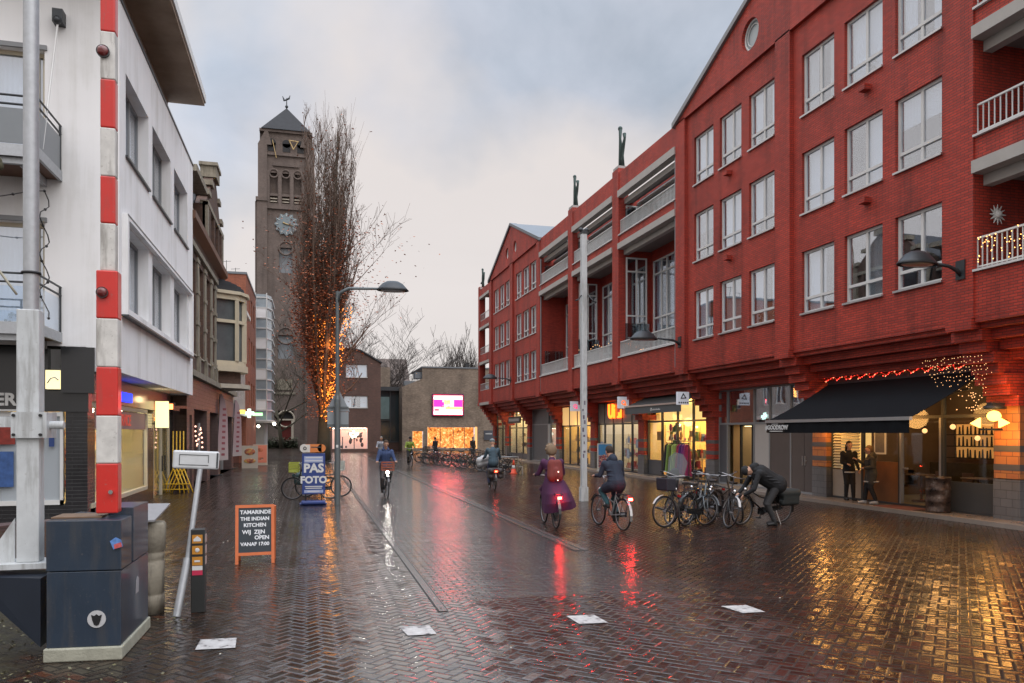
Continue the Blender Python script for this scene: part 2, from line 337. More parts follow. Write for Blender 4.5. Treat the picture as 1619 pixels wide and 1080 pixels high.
def _build_each(s, name, m, parent=None, bevel=0):
    pr = list(range(len(s.v)))
    def fd(i):
        while pr[i] != i: pr[i] = pr[pr[i]]; i = pr[i]
        return i
    for f in s.f:
        for i in f[1:]: pr[fd(i)] = fd(f[0])
    by = {}
    for f, sm in zip(s.f, s.sm): by.setdefault(fd(f[0]), []).append((f, sm))
    for fs in by.values():
        ids = sorted({i for f, _ in fs for i in f}); mp = {i: k for k, i in enumerate(ids)}; q = MB(); q.v = [s.v[i] for i in ids]; q.f = [tuple(mp[i] for i in f) for f, _ in fs]; q.sm = [x for _, x in fs]
        q.build(name, m, parent, bevel)
MB.build_each = _build_each
def boxuv(me):
    if not me.polygons: return
    l = me.uv_layers.new(name='uv').data; vs = me.vertices
    for p in me.polygons:
        n = p.normal; a = (abs(n.x), abs(n.y), abs(n.z))
        for li in p.loop_indices:
            c = vs[me.loops[li].vertex_index].co
            if a[2] > .9: l[li].uv = (c.x, c.y)
            elif a[0] >= a[1]: l[li].uv = (c.y, c.z)
            else: l[li].uv = (c.x, c.z)
def tag(o, label=None, cat=None, group=None, kind=None):
    if label: o['label'] = label
    if cat: o['category'] = cat
    if group: o['group'] = group
    if kind: o['kind'] = kind
    return o
def thing(name, loc, label, cat, group=None):
    o = bpy.data.objects.new(name, None); col.objects.link(o); o.location = loc; o.empty_display_size = .2
    return tag(o, label, cat, group)
def kids(o): return [c for c in bpy.data.objects if c.parent == o]
def copy_tree(o, parent=None, kmap=None):
    if kmap is None:
        kmap = {}
        for c in bpy.data.objects:
            if c.parent: kmap.setdefault(c.parent.name, []).append(c)
    c = o.copy(); col.objects.link(c); c.parent = parent
    for ch in kmap.get(o.name, []): copy_tree(ch, c, kmap)
    return c
def text(name, s, size, M, m, parent=None, ext=.004, align='CENTER', bold=0):
    cu = bpy.data.curves.new('t', 'FONT'); cu.body = s; cu.size = size; cu.extrude = ext; cu.align_x = align; cu.align_y = 'CENTER'; cu.offset = bold
    cu.resolution_u = 3
    t = bpy.data.objects.new('t', cu); col.objects.link(t); dg = bpy.context.evaluated_depsgraph_get()
    me = bpy.data.meshes.new_from_object(t.evaluated_get(dg)); bpy.data.objects.remove(t); bpy.data.curves.remove(cu)
    me.transform(M); off = V(0, 0, 0); p = parent
    while p is not None: off += p.location; p = p.parent
    me.transform(Matrix.Translation(-off)); me.materials.clear(); me.materials.append(m); me.name = name
    o = bpy.data.objects.new(name, me); col.objects.link(o)
    if parent is not None: o.parent = parent
    return o
def face_M(p, n, roll=0):   # text facing direction n (horizontal), standing upright at p
    n = Vector(n).normalized(); z = V(0, 0, 1); x = z.cross(n).normalized(); z = n.cross(x)
    return Matrix.Translation(p) @ Matrix((x, z, n)).transposed().to_4x4() @ Matrix.Rotation(roll, 4, 'Z')
def remesh(mb, voxel, smooth=2, name='m'):
    me = bpy.data.meshes.new(name); me.from_pydata(mb.v, [], mb.f); o = bpy.data.objects.new('tmp', me); col.objects.link(o)
    r = o.modifiers.new('r', 'REMESH'); r.mode = 'VOXEL'; r.voxel_size = voxel; r.use_smooth_shade = True
    if smooth: q = o.modifiers.new('s', 'SMOOTH'); q.iterations = smooth; q.factor = .5
    dg = bpy.context.evaluated_depsgraph_get(); out = bpy.data.meshes.new_from_object(o.evaluated_get(dg)); bpy.data.objects.remove(o)
    return out
def meshobj(name, me, m, parent=None):
    me.materials.clear(); me.materials.append(m); me.name = name
    for p in me.polygons: p.use_smooth = True
    o = bpy.data.objects.new(name, me); col.objects.link(o)
    if parent is not None: o.parent = parent
    return o
# wall on plane axis 'x' (coordinates u = y) or 'y' (u = x); out = outward sign; holes leave reveals of depth dep
def wall(mb, axis, plane, out, u0, u1, z0, z1, holes=(), dep=.15, top=None):
    us = sorted({u0, u1, *[h[0] for h in holes], *[h[1] for h in holes]}); us = [u for u in us if u0 <= u <= u1]
    zs = sorted({z0, z1, *[h[2] for h in holes], *[h[3] for h in holes]}); zs = [z for z in zs if z0 <= z <= z1]
    P = (lambda d, u, z: V(plane - out * d, u, z)) if axis == 'x' else (lambda d, u, z: V(u, plane - out * d, z))
    flip = (out > 0) == (axis == 'x')
    def q(a, b, c, d): mb.poly([a, b, c, d] if flip else [d, c, b, a])
    for i in range(len(us) - 1):
        for k in range(len(zs) - 1):
            mu_, mz = (us[i] + us[i + 1]) / 2, (zs[k] + zs[k + 1]) / 2
            if any(h[0] < mu_ < h[1] and h[2] < mz < h[3] for h in holes): continue
            q(P(0, us[i], zs[k]), P(0, us[i + 1], zs[k]), P(0, us[i + 1], zs[k + 1]), P(0, us[i], zs[k + 1]))
    for h in holes:
        a, b, c, d = h[:4]
        q(P(0, a, c), P(0, a, d), P(dep, a, d), P(dep, a, c)); q(P(dep, b, c), P(dep, b, d), P(0, b, d), P(0, b, c))
        q(P(dep, a, c), P(dep, b, c), P(0, b, c), P(0, a, c)); q(P(0, a, d), P(0, b, d), P(dep, b, d), P(dep, a, d))
    if top is not None: pass
    return mb
def ubox(mb, axis, plane, out, d0, d1, u0, u1, z0, z1):   # box given by depth behind (+) / in front (-) of a wall plane
    if axis == 'x': mb.box(plane - out * d0, plane - out * d1, u0, u1, z0, z1)
    else: mb.box(u0, u1, plane - out * d0, plane - out * d1, z0, z1)
def window(root, axis, plane, out, u0, u1, z0, z1, dep=.15, fm=None, mull=(.5,), trans=(.26,), fw=.06, sill=None, cur=None, name='window', split_low=True, glass=None, dark=True):
    fm = fm or FRAMEW; f = MB(); d0, d1 = dep - .07, dep
    ubox(f, axis, plane, out, d0, d1, u0, u0 + fw, z0, z1); ubox(f, axis, plane, out, d0, d1, u1 - fw, u1, z0, z1)
    ubox(f, axis, plane, out, d0, d1, u0 + fw, u1 - fw, z0, z0 + fw); ubox(f, axis, plane, out, d0, d1, u0 + fw, u1 - fw, z1 - fw, z1)
    H = z1 - z0; W = u1 - u0; zb = z0 + fw
    for t in trans: ubox(f, axis, plane, out, d0 - .01, d1, u0 + fw, u1 - fw, z0 + H * t - fw * .55, z0 + H * t + fw * .55)
    for t in mull:
        lo = z0 + H * trans[0] + fw * .55 if (trans and not split_low) else zb
        ubox(f, axis, plane, out, d0 + .003, d1, u0 + W * t - fw * .55, u0 + W * t + fw * .55, lo, z1 - fw)
    fo = f.build(name, fm, root)
    g = MB(); ubox(g, axis, plane, out, d0 + .035, d0 + .045, u0 + fw * .5, u1 - fw * .5, z0 + fw * .5, z1 - fw * .5); g.build('pane', glass or GLASS, fo)
    if sill is not None:
        b = MB(); ubox(b, axis, plane, out, -.06, dep - .07, u0 - .03, u1 + .03, z0 - .05, z0); b.build('sill', sill, fo)
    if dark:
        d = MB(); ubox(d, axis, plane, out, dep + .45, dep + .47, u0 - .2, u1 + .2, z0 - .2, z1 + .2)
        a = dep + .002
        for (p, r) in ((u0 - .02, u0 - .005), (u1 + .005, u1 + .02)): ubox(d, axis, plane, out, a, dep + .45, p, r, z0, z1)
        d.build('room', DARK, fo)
    if cur is not None:
        k, c = cur; b = MB(); Wc = W - 2 * fw
        if k == 'full': spans = [(0, 1)]
        elif k == 'sides': spans = [(0, .3), (.7, 1)]
        elif k == 'left': spans = [(0, .55)]
        elif k == 'blind': spans = [(0, 1)]
        else: spans = [(.45, 1)]
        for a, e in spans: ubox(b, axis, plane, out, dep + .08, dep + .09, u0 + fw + Wc * a, u0 + fw + Wc * e, z0 + .02, z1 - .02)
        if k == 'blind':
            b = MB(); zb_ = z1 - H * .42
            for i in range(int((z1 - zb_) / .05)): ubox(b, axis, plane, out, dep + .03, dep + .05, u0 + fw, u1 - fw, zb_ + i * .05, zb_ + i * .05 + .042)
            b.build('blind', CURT[c], fo)
        else: b.build('curtain', CURT[c], fo)
        if int(u0 * 7 + z0 * 3) % 3 == 0 and H < 2.5:
            b = MB(); rp = random.Random(int(u0 * 50)); n_p = rp.choice((1, 2, 3))
            for i in range(n_p):
                uu = u0 + W * (i + .7) / (n_p + .6); ubox(b, axis, plane, out, dep + .0, dep + .07, uu - .06, uu + .06, z0 + fw, z0 + fw + .13)
                for _ in range(14):
                    du, dz = rp.uniform(-.14, .14), rp.uniform(.14, .42); ubox(b, axis, plane, out, dep + .01, dep + .06, uu + du - .02, uu + du + .02, z0 + fw + dz - .03, z0 + fw + dz + .03)
            b.build('potted_plant', mat('house_plant', (.05, .08, .03), .6, var=.5), fo)
    return fo
def rail(root, axis, plane, out, u0, u1, z0, z1, m, n=None, r=.018, glass=None, name='railing'):
    b = MB(); ubox(b, axis, plane, out, -.02, .025, u0, u1, z1 - .04, z1); ubox(b, axis, plane, out, -.01, .02, u0, u1, z0 + .05, z0 + .08)
    n = n or max(2, int((u1 - u0) / .12))
    for i in range(n + 1):
        u = u0 + (u1 - u0) * i / n; ubox(b, axis, plane, out, -.008, .014, u - r * .5, u + r * .5, z0, z1 - .04)
    o = b.build(name, m, root)
    if glass:
        g = MB(); ubox(g, axis, plane, out, .026, .034, u0, u1, z0 + .08, z1 - .05); g.build('infill_panel', glass, o)
    return o
# ---------------------------------------------------------------- ground
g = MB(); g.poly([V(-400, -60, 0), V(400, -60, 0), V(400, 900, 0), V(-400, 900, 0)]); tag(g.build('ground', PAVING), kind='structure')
def paveslab():
    n = NT('pavement_slabs'); b = n.new('ShaderNodeTexBrick'); n.L.new(n.geo(), b.inputs['Vector']); b.inputs['Scale'].default_value = 1
    b.inputs['Brick Width'].default_value = .3; b.inputs['Row Height'].default_value = .3; b.inputs['Mortar Size'].default_value = .006
    b.inputs['Color1'].default_value = (.26, .21, .17, 1); b.inputs['Color2'].default_value = (.19, .155, .13, 1); b.inputs['Mortar'].default_value = (.04, .035, .03, 1)
    n.put(n.p.inputs['Base Color'], b.outputs[0]); n.put(n.p.inputs['Roughness'], n.math('ADD', n.math('MULTIPLY', n.noise(1.3, 4), .35), .12))
    h = n.math('ADD', n.math('SUBTRACT', 1, b.outputs['Fac']), n.math('MULTIPLY', n.noise(18, 3), .5)); n.bump(h, .35, .004); return n.m
g = MB(); g.box(14.55, 19, 1, 66, .003, .1); tag(g.build('pavement', paveslab()), kind='structure')
g = MB(); g.box(14.36, 14.547, 1, 66, .003, .104); tag(g.build('kerb', mat('wet_kerb', (.26, .22, .19), .3, var=.25, vs=2, bmp=.2)), kind='structure')
CH = mat('channel_slab', (.085, .08, .078), .2, var=.35, vs=6, bmp=.2)
g = MB(); g.box(4.45, 4.56, 12.6, 80, .003, .010); g.box(4.60, 4.71, 12.6, 80, .003, .010); tag(g.build('paving_line', CH), kind='structure')
g = MB(); g.box(1.44, 1.53, 8.7, 60, .003, .009); tag(g.build('paving_line', CH), kind='structure')
g = MB()
for a, b in ((4.562, 4.598), (1.426, 1.438), (1.532, 1.544)): g.box(a, b, 8.7 if a < 2 else 12.6, 80 if a > 2 else 60, .002, .006)
tag(g.build('paving_joint', mat('slot_black', (.025, .022, .02), .5, var=0)), kind='structure')
MARK = NT('worn_road_paint'); _n = MARK.noise(9, 5, .7)
MARK.put(MARK.p.inputs['Base Color'], MARK.ramp(_n, [(.38, (.08, .07, .07)), (.45, (.38, .37, .36)), (.7, (.52, .51, .50))])); MARK.p.inputs['Roughness'].default_value = .45; MARK.bump(MARK.noise(40, 2), .3, .004)
for k, xm in enumerate((-.86, 1.08, 2.94, 4.86)):
    g = MB(); s_ = (.36, .34, .34, .34)[k]
    pts = [V(xm - s_ / 2 + (.0, .05, .02, .06)[k], 7.75, .006), V(xm + s_ / 2, 7.73, .006), V(xm + s_ / 2 - .02, 8.10, .006), V(xm - s_ / 2, 8.12, .006)]
    g.poly(pts); tag(g.build('road_marking', MARK.m), kind='structure')
# ---------------------------------------------------------------- right side: red brick apartment building with shops
XF, XS, XG = 13.8, 15.1, 15.3
P = [7.2, 13.8, 20.33, 26.95, 33.4, 39.8, 45.95, 52.6, 59.05, 63.2]; HW = .37
apt = thing('apartment_building', (15.3, 35, 0), 'long red brick apartment building with gables and balconies above a row of lit shops', 'building')
up = MB()
for k, y in enumerate(P):
    top = 14.28 if k not in (1, 2, 3, 6, 7, 8) else 14.05
    w_ = HW if k < 9 else .25
    if k == 0: w_ = .3
    up.box(XF, XF + .5, y - w_, y + w_, 4.52, top)
def flat_bay(y0, y1, holes, z0=4.53, z1=14.0):
    wall(up, 'x', XF + .12, -1, y0, y1, z0, z1, holes, .16)
rows = [(5.52, 7.32), (8.42, 10.2), (11.28, 13.06)]
curt = [('full', 0), ('full', 0), ('sides', 0), ('full', 1), None, ('left', 0), ('full', 2), ('right', 1), ('full', 0)]
ci = 0; BL = {(1, 1, 0): ('blind', 0), (1, 2, 2): ('sides', 1), (2, 1, 2): ('blind', 2), (2, 2, 0): ('sides', 0), (1, 1, 1): ('left', 0)}
for a in (1, 2, 6, 7):
    y0, y1 = P[a] + HW, P[a + 1] - HW
    gx = [.22, 1.72, 2.07, 3.5, 3.85, 5.3] if a in (1, 6) else [.2, 1.62, 2.1, 3.48, 3.95, 5.33]
    if a == 1: spans = [(14.40, 15.84), (16.27, 17.69), (18.11, 19.54)]
    elif a == 2: spans = [(20.91, 22.33), (22.79, 24.18), (24.62, 26.03)]
    else: spans = [(y0 + (y1 - y0) * t0, y0 + (y1 - y0) * t1) for t0, t1 in ((.05, .30), (.355, .605), (.66, .91))]
    holes = [(s0, s1, r0, r1) for s0, s1 in spans for r0, r1 in rows]
    flat_bay(y0, y1, holes)
    for r_i, (r0, r1) in enumerate(rows):
        for s_i, (s0, s1) in enumerate(spans):
            if a in (1, 2) and (a, r_i, s_i) in BL: c = BL[(a, r_i, s_i)]
            elif a in (1, 2):
                c = (('sides', 0), ('full', 0), ('full', 0))[s_i] if r_i else ((None, ('left', 1), ('right', 0)) if a == 1 else (('sides', 0), ('full', 2), ('right', 0)))[s_i]
                if a == 2 and r_i == 2 and s_i == 1: c = ('full', 2)
            else: c = curt[(ci * 5 + s_i * 2 + r_i) % 9]
            window(apt, 'x', XF + .12, -1, s0, s1, r0, r1, .16, FRAMEW, (.47,), (.24,), .07, ALU if a in (1, 2) else FRAMEW, c)
            ci += 1
# small wall vents between windows
vb = MB()
for y in (16.8, 23.5):
    for z in (7.95, 10.85): vb.box(XF - .08, XF + .12, y - .12, y + .12, z, z + .14)
vb.build_each('wall_vent', RED, apt)
# gables
GAB = []
for a in (1, 6):
    ya, yb = P[a] - HW, P[a + 2] + HW; ym = P[a + 1]
    zt = 16.7; n = 24
    # gable wall with two round openings: built as a fan of columns
    cs = [ym - 1.75, ym + 1.75] if a == 1 else [ym - 1.1, ym + 1.1]
    rz = 14.95
    def top(y): return 14.0 + (zt - 14.0) * (1 - abs(y - ym) / (yb - ym))
    rr = .5 if a == 1 else .42
    ys = sorted({ya, yb, ym, *[c + rr * math.cos(math.pi * i / 12) for c in cs for i in range(13)]})
    for i in range(len(ys) - 1):
        y0, y1 = ys[i], ys[i + 1]; c = next((c for c in cs if abs((y0 + y1) / 2 - c) < rr), None)
        t0, t1 = top(y0), top(y1)
        if c is None: up.prism([V(XF, y0, 14.0), V(XF, y1, 14.0), V(XF, y1, t1), V(XF, y0, t0)], (.35, 0, 0))
        else:
            h0 = math.sqrt(max(0, rr * rr - (y0 - c) ** 2)); h1 = math.sqrt(max(0, rr * rr - (y1 - c) ** 2))
            up.prism([V(XF, y0, 14.0), V(XF, y1, 14.0), V(XF, y1, rz - h1), V(XF, y0, rz - h0)], (.35, 0, 0))
            up.prism([V(XF, y0, rz + h0), V(XF, y1, rz + h1), V(XF, y1, t1), V(XF, y0, t0)], (.35, 0, 0))
    for c in cs:
        b = MB(); b.ring((XF + .14, c, rz), rr - .03, .035, 'x', 24, 6); b.ring((XF + .14, c, rz), rr - .16, .02, 'x', 24, 6); fo = b.build('round_window', FRAMEW, apt)
        b = MB(); b.tube((XF + .17, c, rz), (XF + .2, c, rz), rr - .03, n=24); b.build('pane', FROST, fo)
    b = MB()
    for sgn, ye in ((-1, ya), (1, yb)):
        o_ = .22
        b.prism([V(XF - .10, ym, zt + .02), V(XF - .10, ye + sgn * o_ * 0.6, 14.0 - .06), V(XF - .10, ye + sgn * o_ * 0.6, 14.14), V(XF - .10, ym, zt + .2)], (.5, 0, 0))
    b.build('coping', FRAMEG if a == 1 else ZINC, apt)
    b = MB()
    for sgn, ye in ((-1, ya), (1, yb)):
        b.prism([V(XF + .4, ym, zt + .06), V(XF + .4, ye, 14.04), V(XF + .4, ye, 14.12), V(XF + .4, ym, zt + .16)], (7, 0, 0))
    b.build('gable_roof', ZINC, apt)
    up.prism([V(XF + 7.3, ya, 13.9), V(XF + 7.3, yb, 13.9), V(XF + 7.3, ym, zt)], (.1, 0, 0))
# loggia bays
beam = MB(); slab = MB(); trim = MB(); pav = MB()
def loggia(k, near=False, nearbay=False):
    y0, y1 = P[k] + HW, P[k + 1] - HW; dp = 1.62; xb = XF + dp
    if nearbay: y0 = P[k] + .3
    rb = ORANGEB
    # parapet and roof beams
    tz = 14.06
    up.box(XF + .04, XF + .3, y0, y1, 13.2, tz)
    beam.box(XF - .06, XF + .28, y0 + .003, y1 - .003, 12.9, 13.197); beam.box(XF + .3, XF + .52, y0 + .003, y1 - .003, 12.62, 12.86)
    slab.box(XF + .52, XF + .75, y0, y1, 12.7, 12.85); slab.box(XF + 1.15, xb + .1, y0, y1, 12.7, 12.85)
    beam.tube((XF + 1.0, y0, 12.66), (XF + 1.0, y1, 12.66), .09)
    levels = [(11.13, 10.77)] + ([(8.39, 7.88)] if nearbay else [])
    for zs, zb in levels:
        up.box(XF + .04, XF + .25, y0, y1, zb, zs); trim.box(XF - .03, XF + .27, y0 + .003, y1 - .003, zs + .002, zs + .05)
        beam.box(XF - .06, XF + .25, y0 + .003, y1 - .003, zb - .27, zb - .003); beam.box(XF + .27, XF + .5, y0 + .003, y1 - .003, zb - .50, zb - .24)
        slab.box(XF + .5, xb, y0, y1, zb - .3, zb - .15)
        rail(apt, 'x', XF + .1, -1, y0 + .02, y1 - .02, zs + .05, zs + .72, FRAMEW, n=None if not nearbay else int((y1 - y0) / .14), glass=SCRG if k in (3, 4) else None)
    up.box(XF + .04, XF + .25, y0, y1, 4.53, 5.5); trim.box(XF - .03, XF + .27, y0 + .003, y1 - .003, 5.503, 5.55)
    slab.box(XF + .26, xb, y0, y1, 5.2, 5.35)
    rail(apt, 'x', XF + .1, -1, y0 + .02, y1 - .02, 5.55, 6.25, FRAMEW, glass=SCRG if k in (3, 4) else None)
    # back wall with tall glazing
    ym = (y0 + y1) / 2; L_ = y1 - y0
    hl = [(y0 + .15, ym - .45, 5.4, 10.0), (ym + .45, y1 - .15, 5.4, 10.0), (y0 + .2, y1 - .2, 11.0, 12.6)]
    if nearbay: hl = [(y0 + .15, ym - .45, 5.4, 7.4), (ym + .45, y1 - .15, 5.4, 7.4), (y0 + .2, y1 - .2, 8.4, 10.2), (y0 + .2, y1 - .2, 11.0, 12.6)]
    wall(up, 'x', xb, -1, y0, y1, 5.35, 12.7, hl, .12)
    for h in hl:
        window(apt, 'x', xb, -1, *h, .12, FRAMEW, (.38, .62) if h[1] - h[0] < 3.2 else (.25, .5, .75), (.2, .42, .86) if h[3] - h[2] > 3 else (.35,), .07, None,
               ('sides', 0) if (k + len(h)) % 2 else ('right', 2), name='balcony_window')
    if k in (3, 4):
        for z0_, z1_ in ((5.5, 10.15), (11.15, 12.55)):
            window(apt, 'y', y1 - .09, -1, XF + .36, xb - .22, z0_, z1_, .07, FRAMEW, (.5,), (.2, .42, .86) if z1_ < 11 else (), .06, None, None, name='balcony_window', dark=False)
            q = MB(); q.box(XF + .36, xb - .22, y1 - .017, y1 - .006, z0_, z1_); q.build('glazing_backing', DARK, apt)
    # side walls of the recess
    up.box(XF + .5, xb, y0 - .25, y0, 4.6, 12.85); up.box(XF + .5, xb, y1, y1 + .25, 4.6, 12.85)
for k in (0, 3, 4, 5): loggia(k, nearbay=(k == 0))
# open corner bay at the far end
y0, y1 = P[8] + HW, P[9] - .25
for z0, z1 in ((4.53, 5.5), (7.9, 8.5), (10.8, 11.3), (13.4, 14.0)):
    up.box(XF + .04, XF + .25, y0, y1, z0, z1); slab.box(XF + .26, XF + 2.4, y0, y1 + .2, z0 + .05, z0 + .25)
    beam.box(XF - .03, XF + .25, y0 + .003, y1 - .003, z0 - .22, z0 - .003)
    if z1 < 14: rail(apt, 'x', XF + .1, -1, y0, y1, z1, z1 + .6, FRAMEW, n=10)
up.box(XF + 2.4, XF + 6, y0, 63.45, 4.53, 14.0)
slab.build_each('balcony_slab', mat('balcony_soffit', (.20, .18, .17), .7), apt); beam.build_each('concrete_beam', mat('painted_concrete', (.40, .385, .36), .6, var=.15), apt); trim.build_each('ledge', FRAMEW, apt)
# privacy screens on the upper balconies
b = MB()
for k in (3, 4, 5):
    yy = P[k + 1] - HW - .12
    for z in (5.6, 11.2): b.box(XF + .3, XF + 1.5, yy, yy + .03, z, z + (1.2 if z > 8 else 1.5))
b.build_each('privacy_screen', SCRG, apt)
# body behind, end walls, back
up.box(XF + 1.9, XF + 9, 7, 13.9, 4.6, 14.0); up.box(XF + 2.1, XF + 9, 27.1, 45.9, 12.9, 13.9)
up.box(XF + .5, XF + .62, 13.9, 26.9, 13.8, 14.0)
up.box(XF + .75, XF + 2.3, P[0] - .3, P[0], 4.6, 14.0)
up.build('facade_wall', RED, apt)
b = MB()
for y, za, zb in ((13.32, 5.6, 7.5), (13.32, 8.5, 10.3)): b.tube((15.2, y, za), (15.2, y, zb), .05, n=10)
b.tube((XF + .06, 27.42, 4.6), (XF + .06, 27.42, 12.8), .04, n=8)
b.tube((XF + .06, 45.5, 4.6), (XF + .06, 45.5, 12.8), .04, n=8); b.build_each('downpipe', mat('zinc_pipe', (.25, .26, .27), .4, .5, var=.15), apt)
rf = MB(); rf.box(XF + 1.2, XF + 10, 7, 63.3, 12.86, 12.95); rf.build('flat_roof', ZINC, apt)
core = MB(); core.box(XG + 4.3, XG + 8, 7, 63.3, 0.1, 13.8); core.box(XF + .9, XG + 4.3, 13.9, 26.8, 4.9, 13.8) if False else None
core.build('inner_core', DARK, apt)
# stepped corbels below the first floor
st = []
steps = [(XF + .20, 4.30), (XF + .45, 4.08), (XF + .70, 3.86), (XF + .95, 3.66)]
for k in range(9):
    y0, y1 = P[k] + HW, P[k + 1] - HW
    if k == 8: y1 = P[9] + .2
    xp = XF + .12 if k in (1, 2, 6, 7) else XF + .04; q = MB()
    q.box(xp + .002, XF + 1.6, y0, y1, 4.42, 4.525)
    for x, z in steps: q.box(x, x + .6 if z > 3.7 else XG + .4, y0, y1, z, z + .14 + .1 if z > 4.2 else z + .21)
    q.build('stepped_corbel', RED, apt)
for k in range(1, 10):
    y = P[k]; q = MB()
    for i in range(8):
        z1 = 4.52 - i * .235; x0 = XF + .02 + i * .165 - (.05 if i == 0 else 0); ww = HW + (.04 if i % 2 else -.02)
        q.box(x0, XS + .6, y - ww, y + ww, z1 - .233, z1)
    q.build('column_corbel', RED, apt)
colm = MB(); colg = MB(); cols = MB()
for k in range(0, 10):
    y = P[k]
    if k not in (1, 2): colm.box(XS, XS + .62, y - .33, y + .33, 1.02, 2.7)
    else: q = MB(); q.box(XS, XS + .62, y - .33, y + .33, 1.02, 2.7); q.build('column', GLAZED_LIT, apt)
    colg.box(XS - .01, XS + .63, y - .34, y + .34, .1, 1.0)
    for z in (1.2, 1.62): cols.box(XS - .006, XS + .626, y - .336, y + .336, z, z + .14)
colm.build_each('column', RED, apt); colg.build_each('column_base', GREYBLK, apt); cols.build_each('column_band', mat('grey_stripe', (.10, .095, .10), .5), apt)
# ---------------------------------------------------------------- shops in the ground floor (parts of the building, goods are things)
DOORG = mat('grey_brown_door', (.10, .085, .08), .4, var=.12, bmp=.05); PANELG = mat('grey_panel', (.085, .09, .10), .4, var=.12); PANELL = mat('pale_panel', (.42, .40, .38), .55, var=.06)
PANELB = mat('beige_panel', (.34, .29, .24), .5, var=.1); WOODW = mat('warm_wood_panel', (.20, .085, .03), .4, var=.3, vs=3); PANELT = mat('transom_panel', (.25, .23, .20), .5, var=.1)
WARMWALL = mat('warm_shop_wall', (.72, .58, .30), .8, var=.1, vs=1.5); WHITEWALL = mat('shop_white_wall', (.62, .58, .50), .8, var=.1); SHOPFL = mat('shop_floor', (.25, .2, .15), .3, var=.1)
def room(parent, y0, y1, wallm, power, x0=XG + .12, depth=3.4, z0=.12, z1=3.62, lm=None, name='shop_interior'):
    b = MB(); b.box(x0 + depth, x0 + depth + .05, y0, y1, z0, z1); b.box(x0, x0 + depth, y0 - .04, y0, z0, z1); b.box(x0, x0 + depth, y1, y1 + .04, z0, z1)
    b.box(x0, x0 + depth, y0, y1, z1, z1 + .04); o = b.build(name, wallm, parent)
    b = MB(); b.box(x0, x0 + depth, y0, y1, z0 - .02, z0); b.build('floor_finish', SHOPFL, o)
    if power:
        b = MB(); n = 3
        for i in range(n):
            yy = y0 + (y1 - y0) * (i + .5) / n; b.box(x0 + .4, x0 + depth - .4, yy - .25, yy + .25, z1 - .08, z1 - .05)
        b.build('ceiling_light', lm or emis('panel_%g' % power, (1, .70, .32), power * 2), o)
    return o
def goods(label, x0, x1, y0, y1, z0, z1, n, cols, seed, group=None, cat='shop display'):
    r = random.Random(seed); root = thing('shop_display', ((x0 + x1) / 2, (y0 + y1) / 2, z0), label, cat, group)
    sh = MB()
    for z in (z0 + .02, z0 + (z1 - z0) * .36, z0 + (z1 - z0) * .7): sh.box(x0, x1, y0, y1, z, z + .03)
    for yy in (y0, y1 - .04): sh.box(x1 - .04, x1, yy, yy + .04, z0 - .0, z1)
    sh.build('shelf', mat('pale_shelf', (.5, .42, .3), .5), root)
    mbs = [MB() for _ in cols]
    for i in range(n):
        lv = r.choice((z0 + .05, z0 + (z1 - z0) * .36 + .03, z0 + (z1 - z0) * .7 + .03)); y = r.uniform(y0, y1 - .2); h = r.uniform(.12, .42); w_ = r.uniform(.06, .22); x = r.uniform(x0 + .05, x1 - .15)
        m = r.choice(mbs)
        if r.random() < .5: m.box(x, x + .12, y, y + w_, lv, lv + h)
        else: m.ball((x + .06, y + w_ / 2, lv + h / 2), (.06, w_ / 2, h / 2), 8, 6)
    for m, c in zip(mbs, cols):
        if m.v: m.build('goods', mat('goods_%d%d%d' % tuple(int(q * 99) for q in c), c, .6), root)
    return root
def frontage(k, uprights, transoms, fm=FRAMED, z1=3.66):
    y0, y1 = P[k] + .33, P[k + 1] - .33; b = MB()
    for u in uprights: b.box(XG - .02, XG + .08, u - .035, u + .035, .1, z1)
    for z in transoms: b.box(XG - .015, XG + .075, y0, y1, z - .04, z + .04)
    b.box(XG - .018, XG + .078, y0, y1, z1 - .06, z1 + .04); b.box(XG - .018, XG + .078, y0, y1, .1, .16)
    return b.build('shop_front_frame', fm, apt)
def pane(parent, y0, y1, z0, z1, m=None, d=.0, name='shop_window'):
    b = MB(); b.box(XG + .02 + d, XG + .035 + d, y0, y1, z0, z1); return b.build(name, m or SHOPG, parent)
def panel(parent, y0, y1, z0, z1, m, d=0, name='panel'):
    b = MB(); b.box(XG + d, XG + .05 + d, y0, y1, z0, z1); return b.build(name, m, parent)
# bay 1: restaurant
fr = frontage(1, (14.22, 15.8, 17.25, 18.68, 20.0), (2.45,))
pane(fr, 14.2, 15.8, .85, 2.42); panel(fr, 14.2, 15.8, .14, .85, mat('stall_riser', (.06, .065, .07), .4)); pane(fr, 15.83, 17.22, .2, 2.42, name='glass_door')
pane(fr, 17.28, 18.65, 1.25, 2.42); panel(fr, 17.28, 18.65, .15, 1.25, WOODW, name='wood_panel'); pane(fr, 14.2, 20, 2.5, 3.6)
panel(fr, 18.72, 19.97, .15, .95, PANELB)
b = MB()
for i in range(17): b.prism([V(XG - .03, 18.8, 1.0 + i * .083), V(XG + .03, 18.8, 1.055 + i * .083), V(XG + .035, 18.8, 1.045 + i * .083), V(XG - .025, 18.8, .99 + i * .083)], (0, 1.12, 0))
b.build('louvre', mat('louvre_blade', (.55, .5, .36), .4), fr)
b = MB(); b.box(XG + .3, XG + .32, 18.7, 19.98, .95, 2.42); b.build('louvre_backing', emis('dim_backlight', (1, .62, .2), .8), fr)
b = MB()
for y in (15.86, 17.19): b.box(XG - .03, XG + .06, y - .03, y + .03, .16, 2.42)
b.box(XG - .06, XG - .03, 16.9, 17.06, 1.08, 1.12); b.tube((XG - .06, 17.05, 1.1), (XG + .02, 17.05, 1.1), .02); b.build('door_frame', ALU, fr)
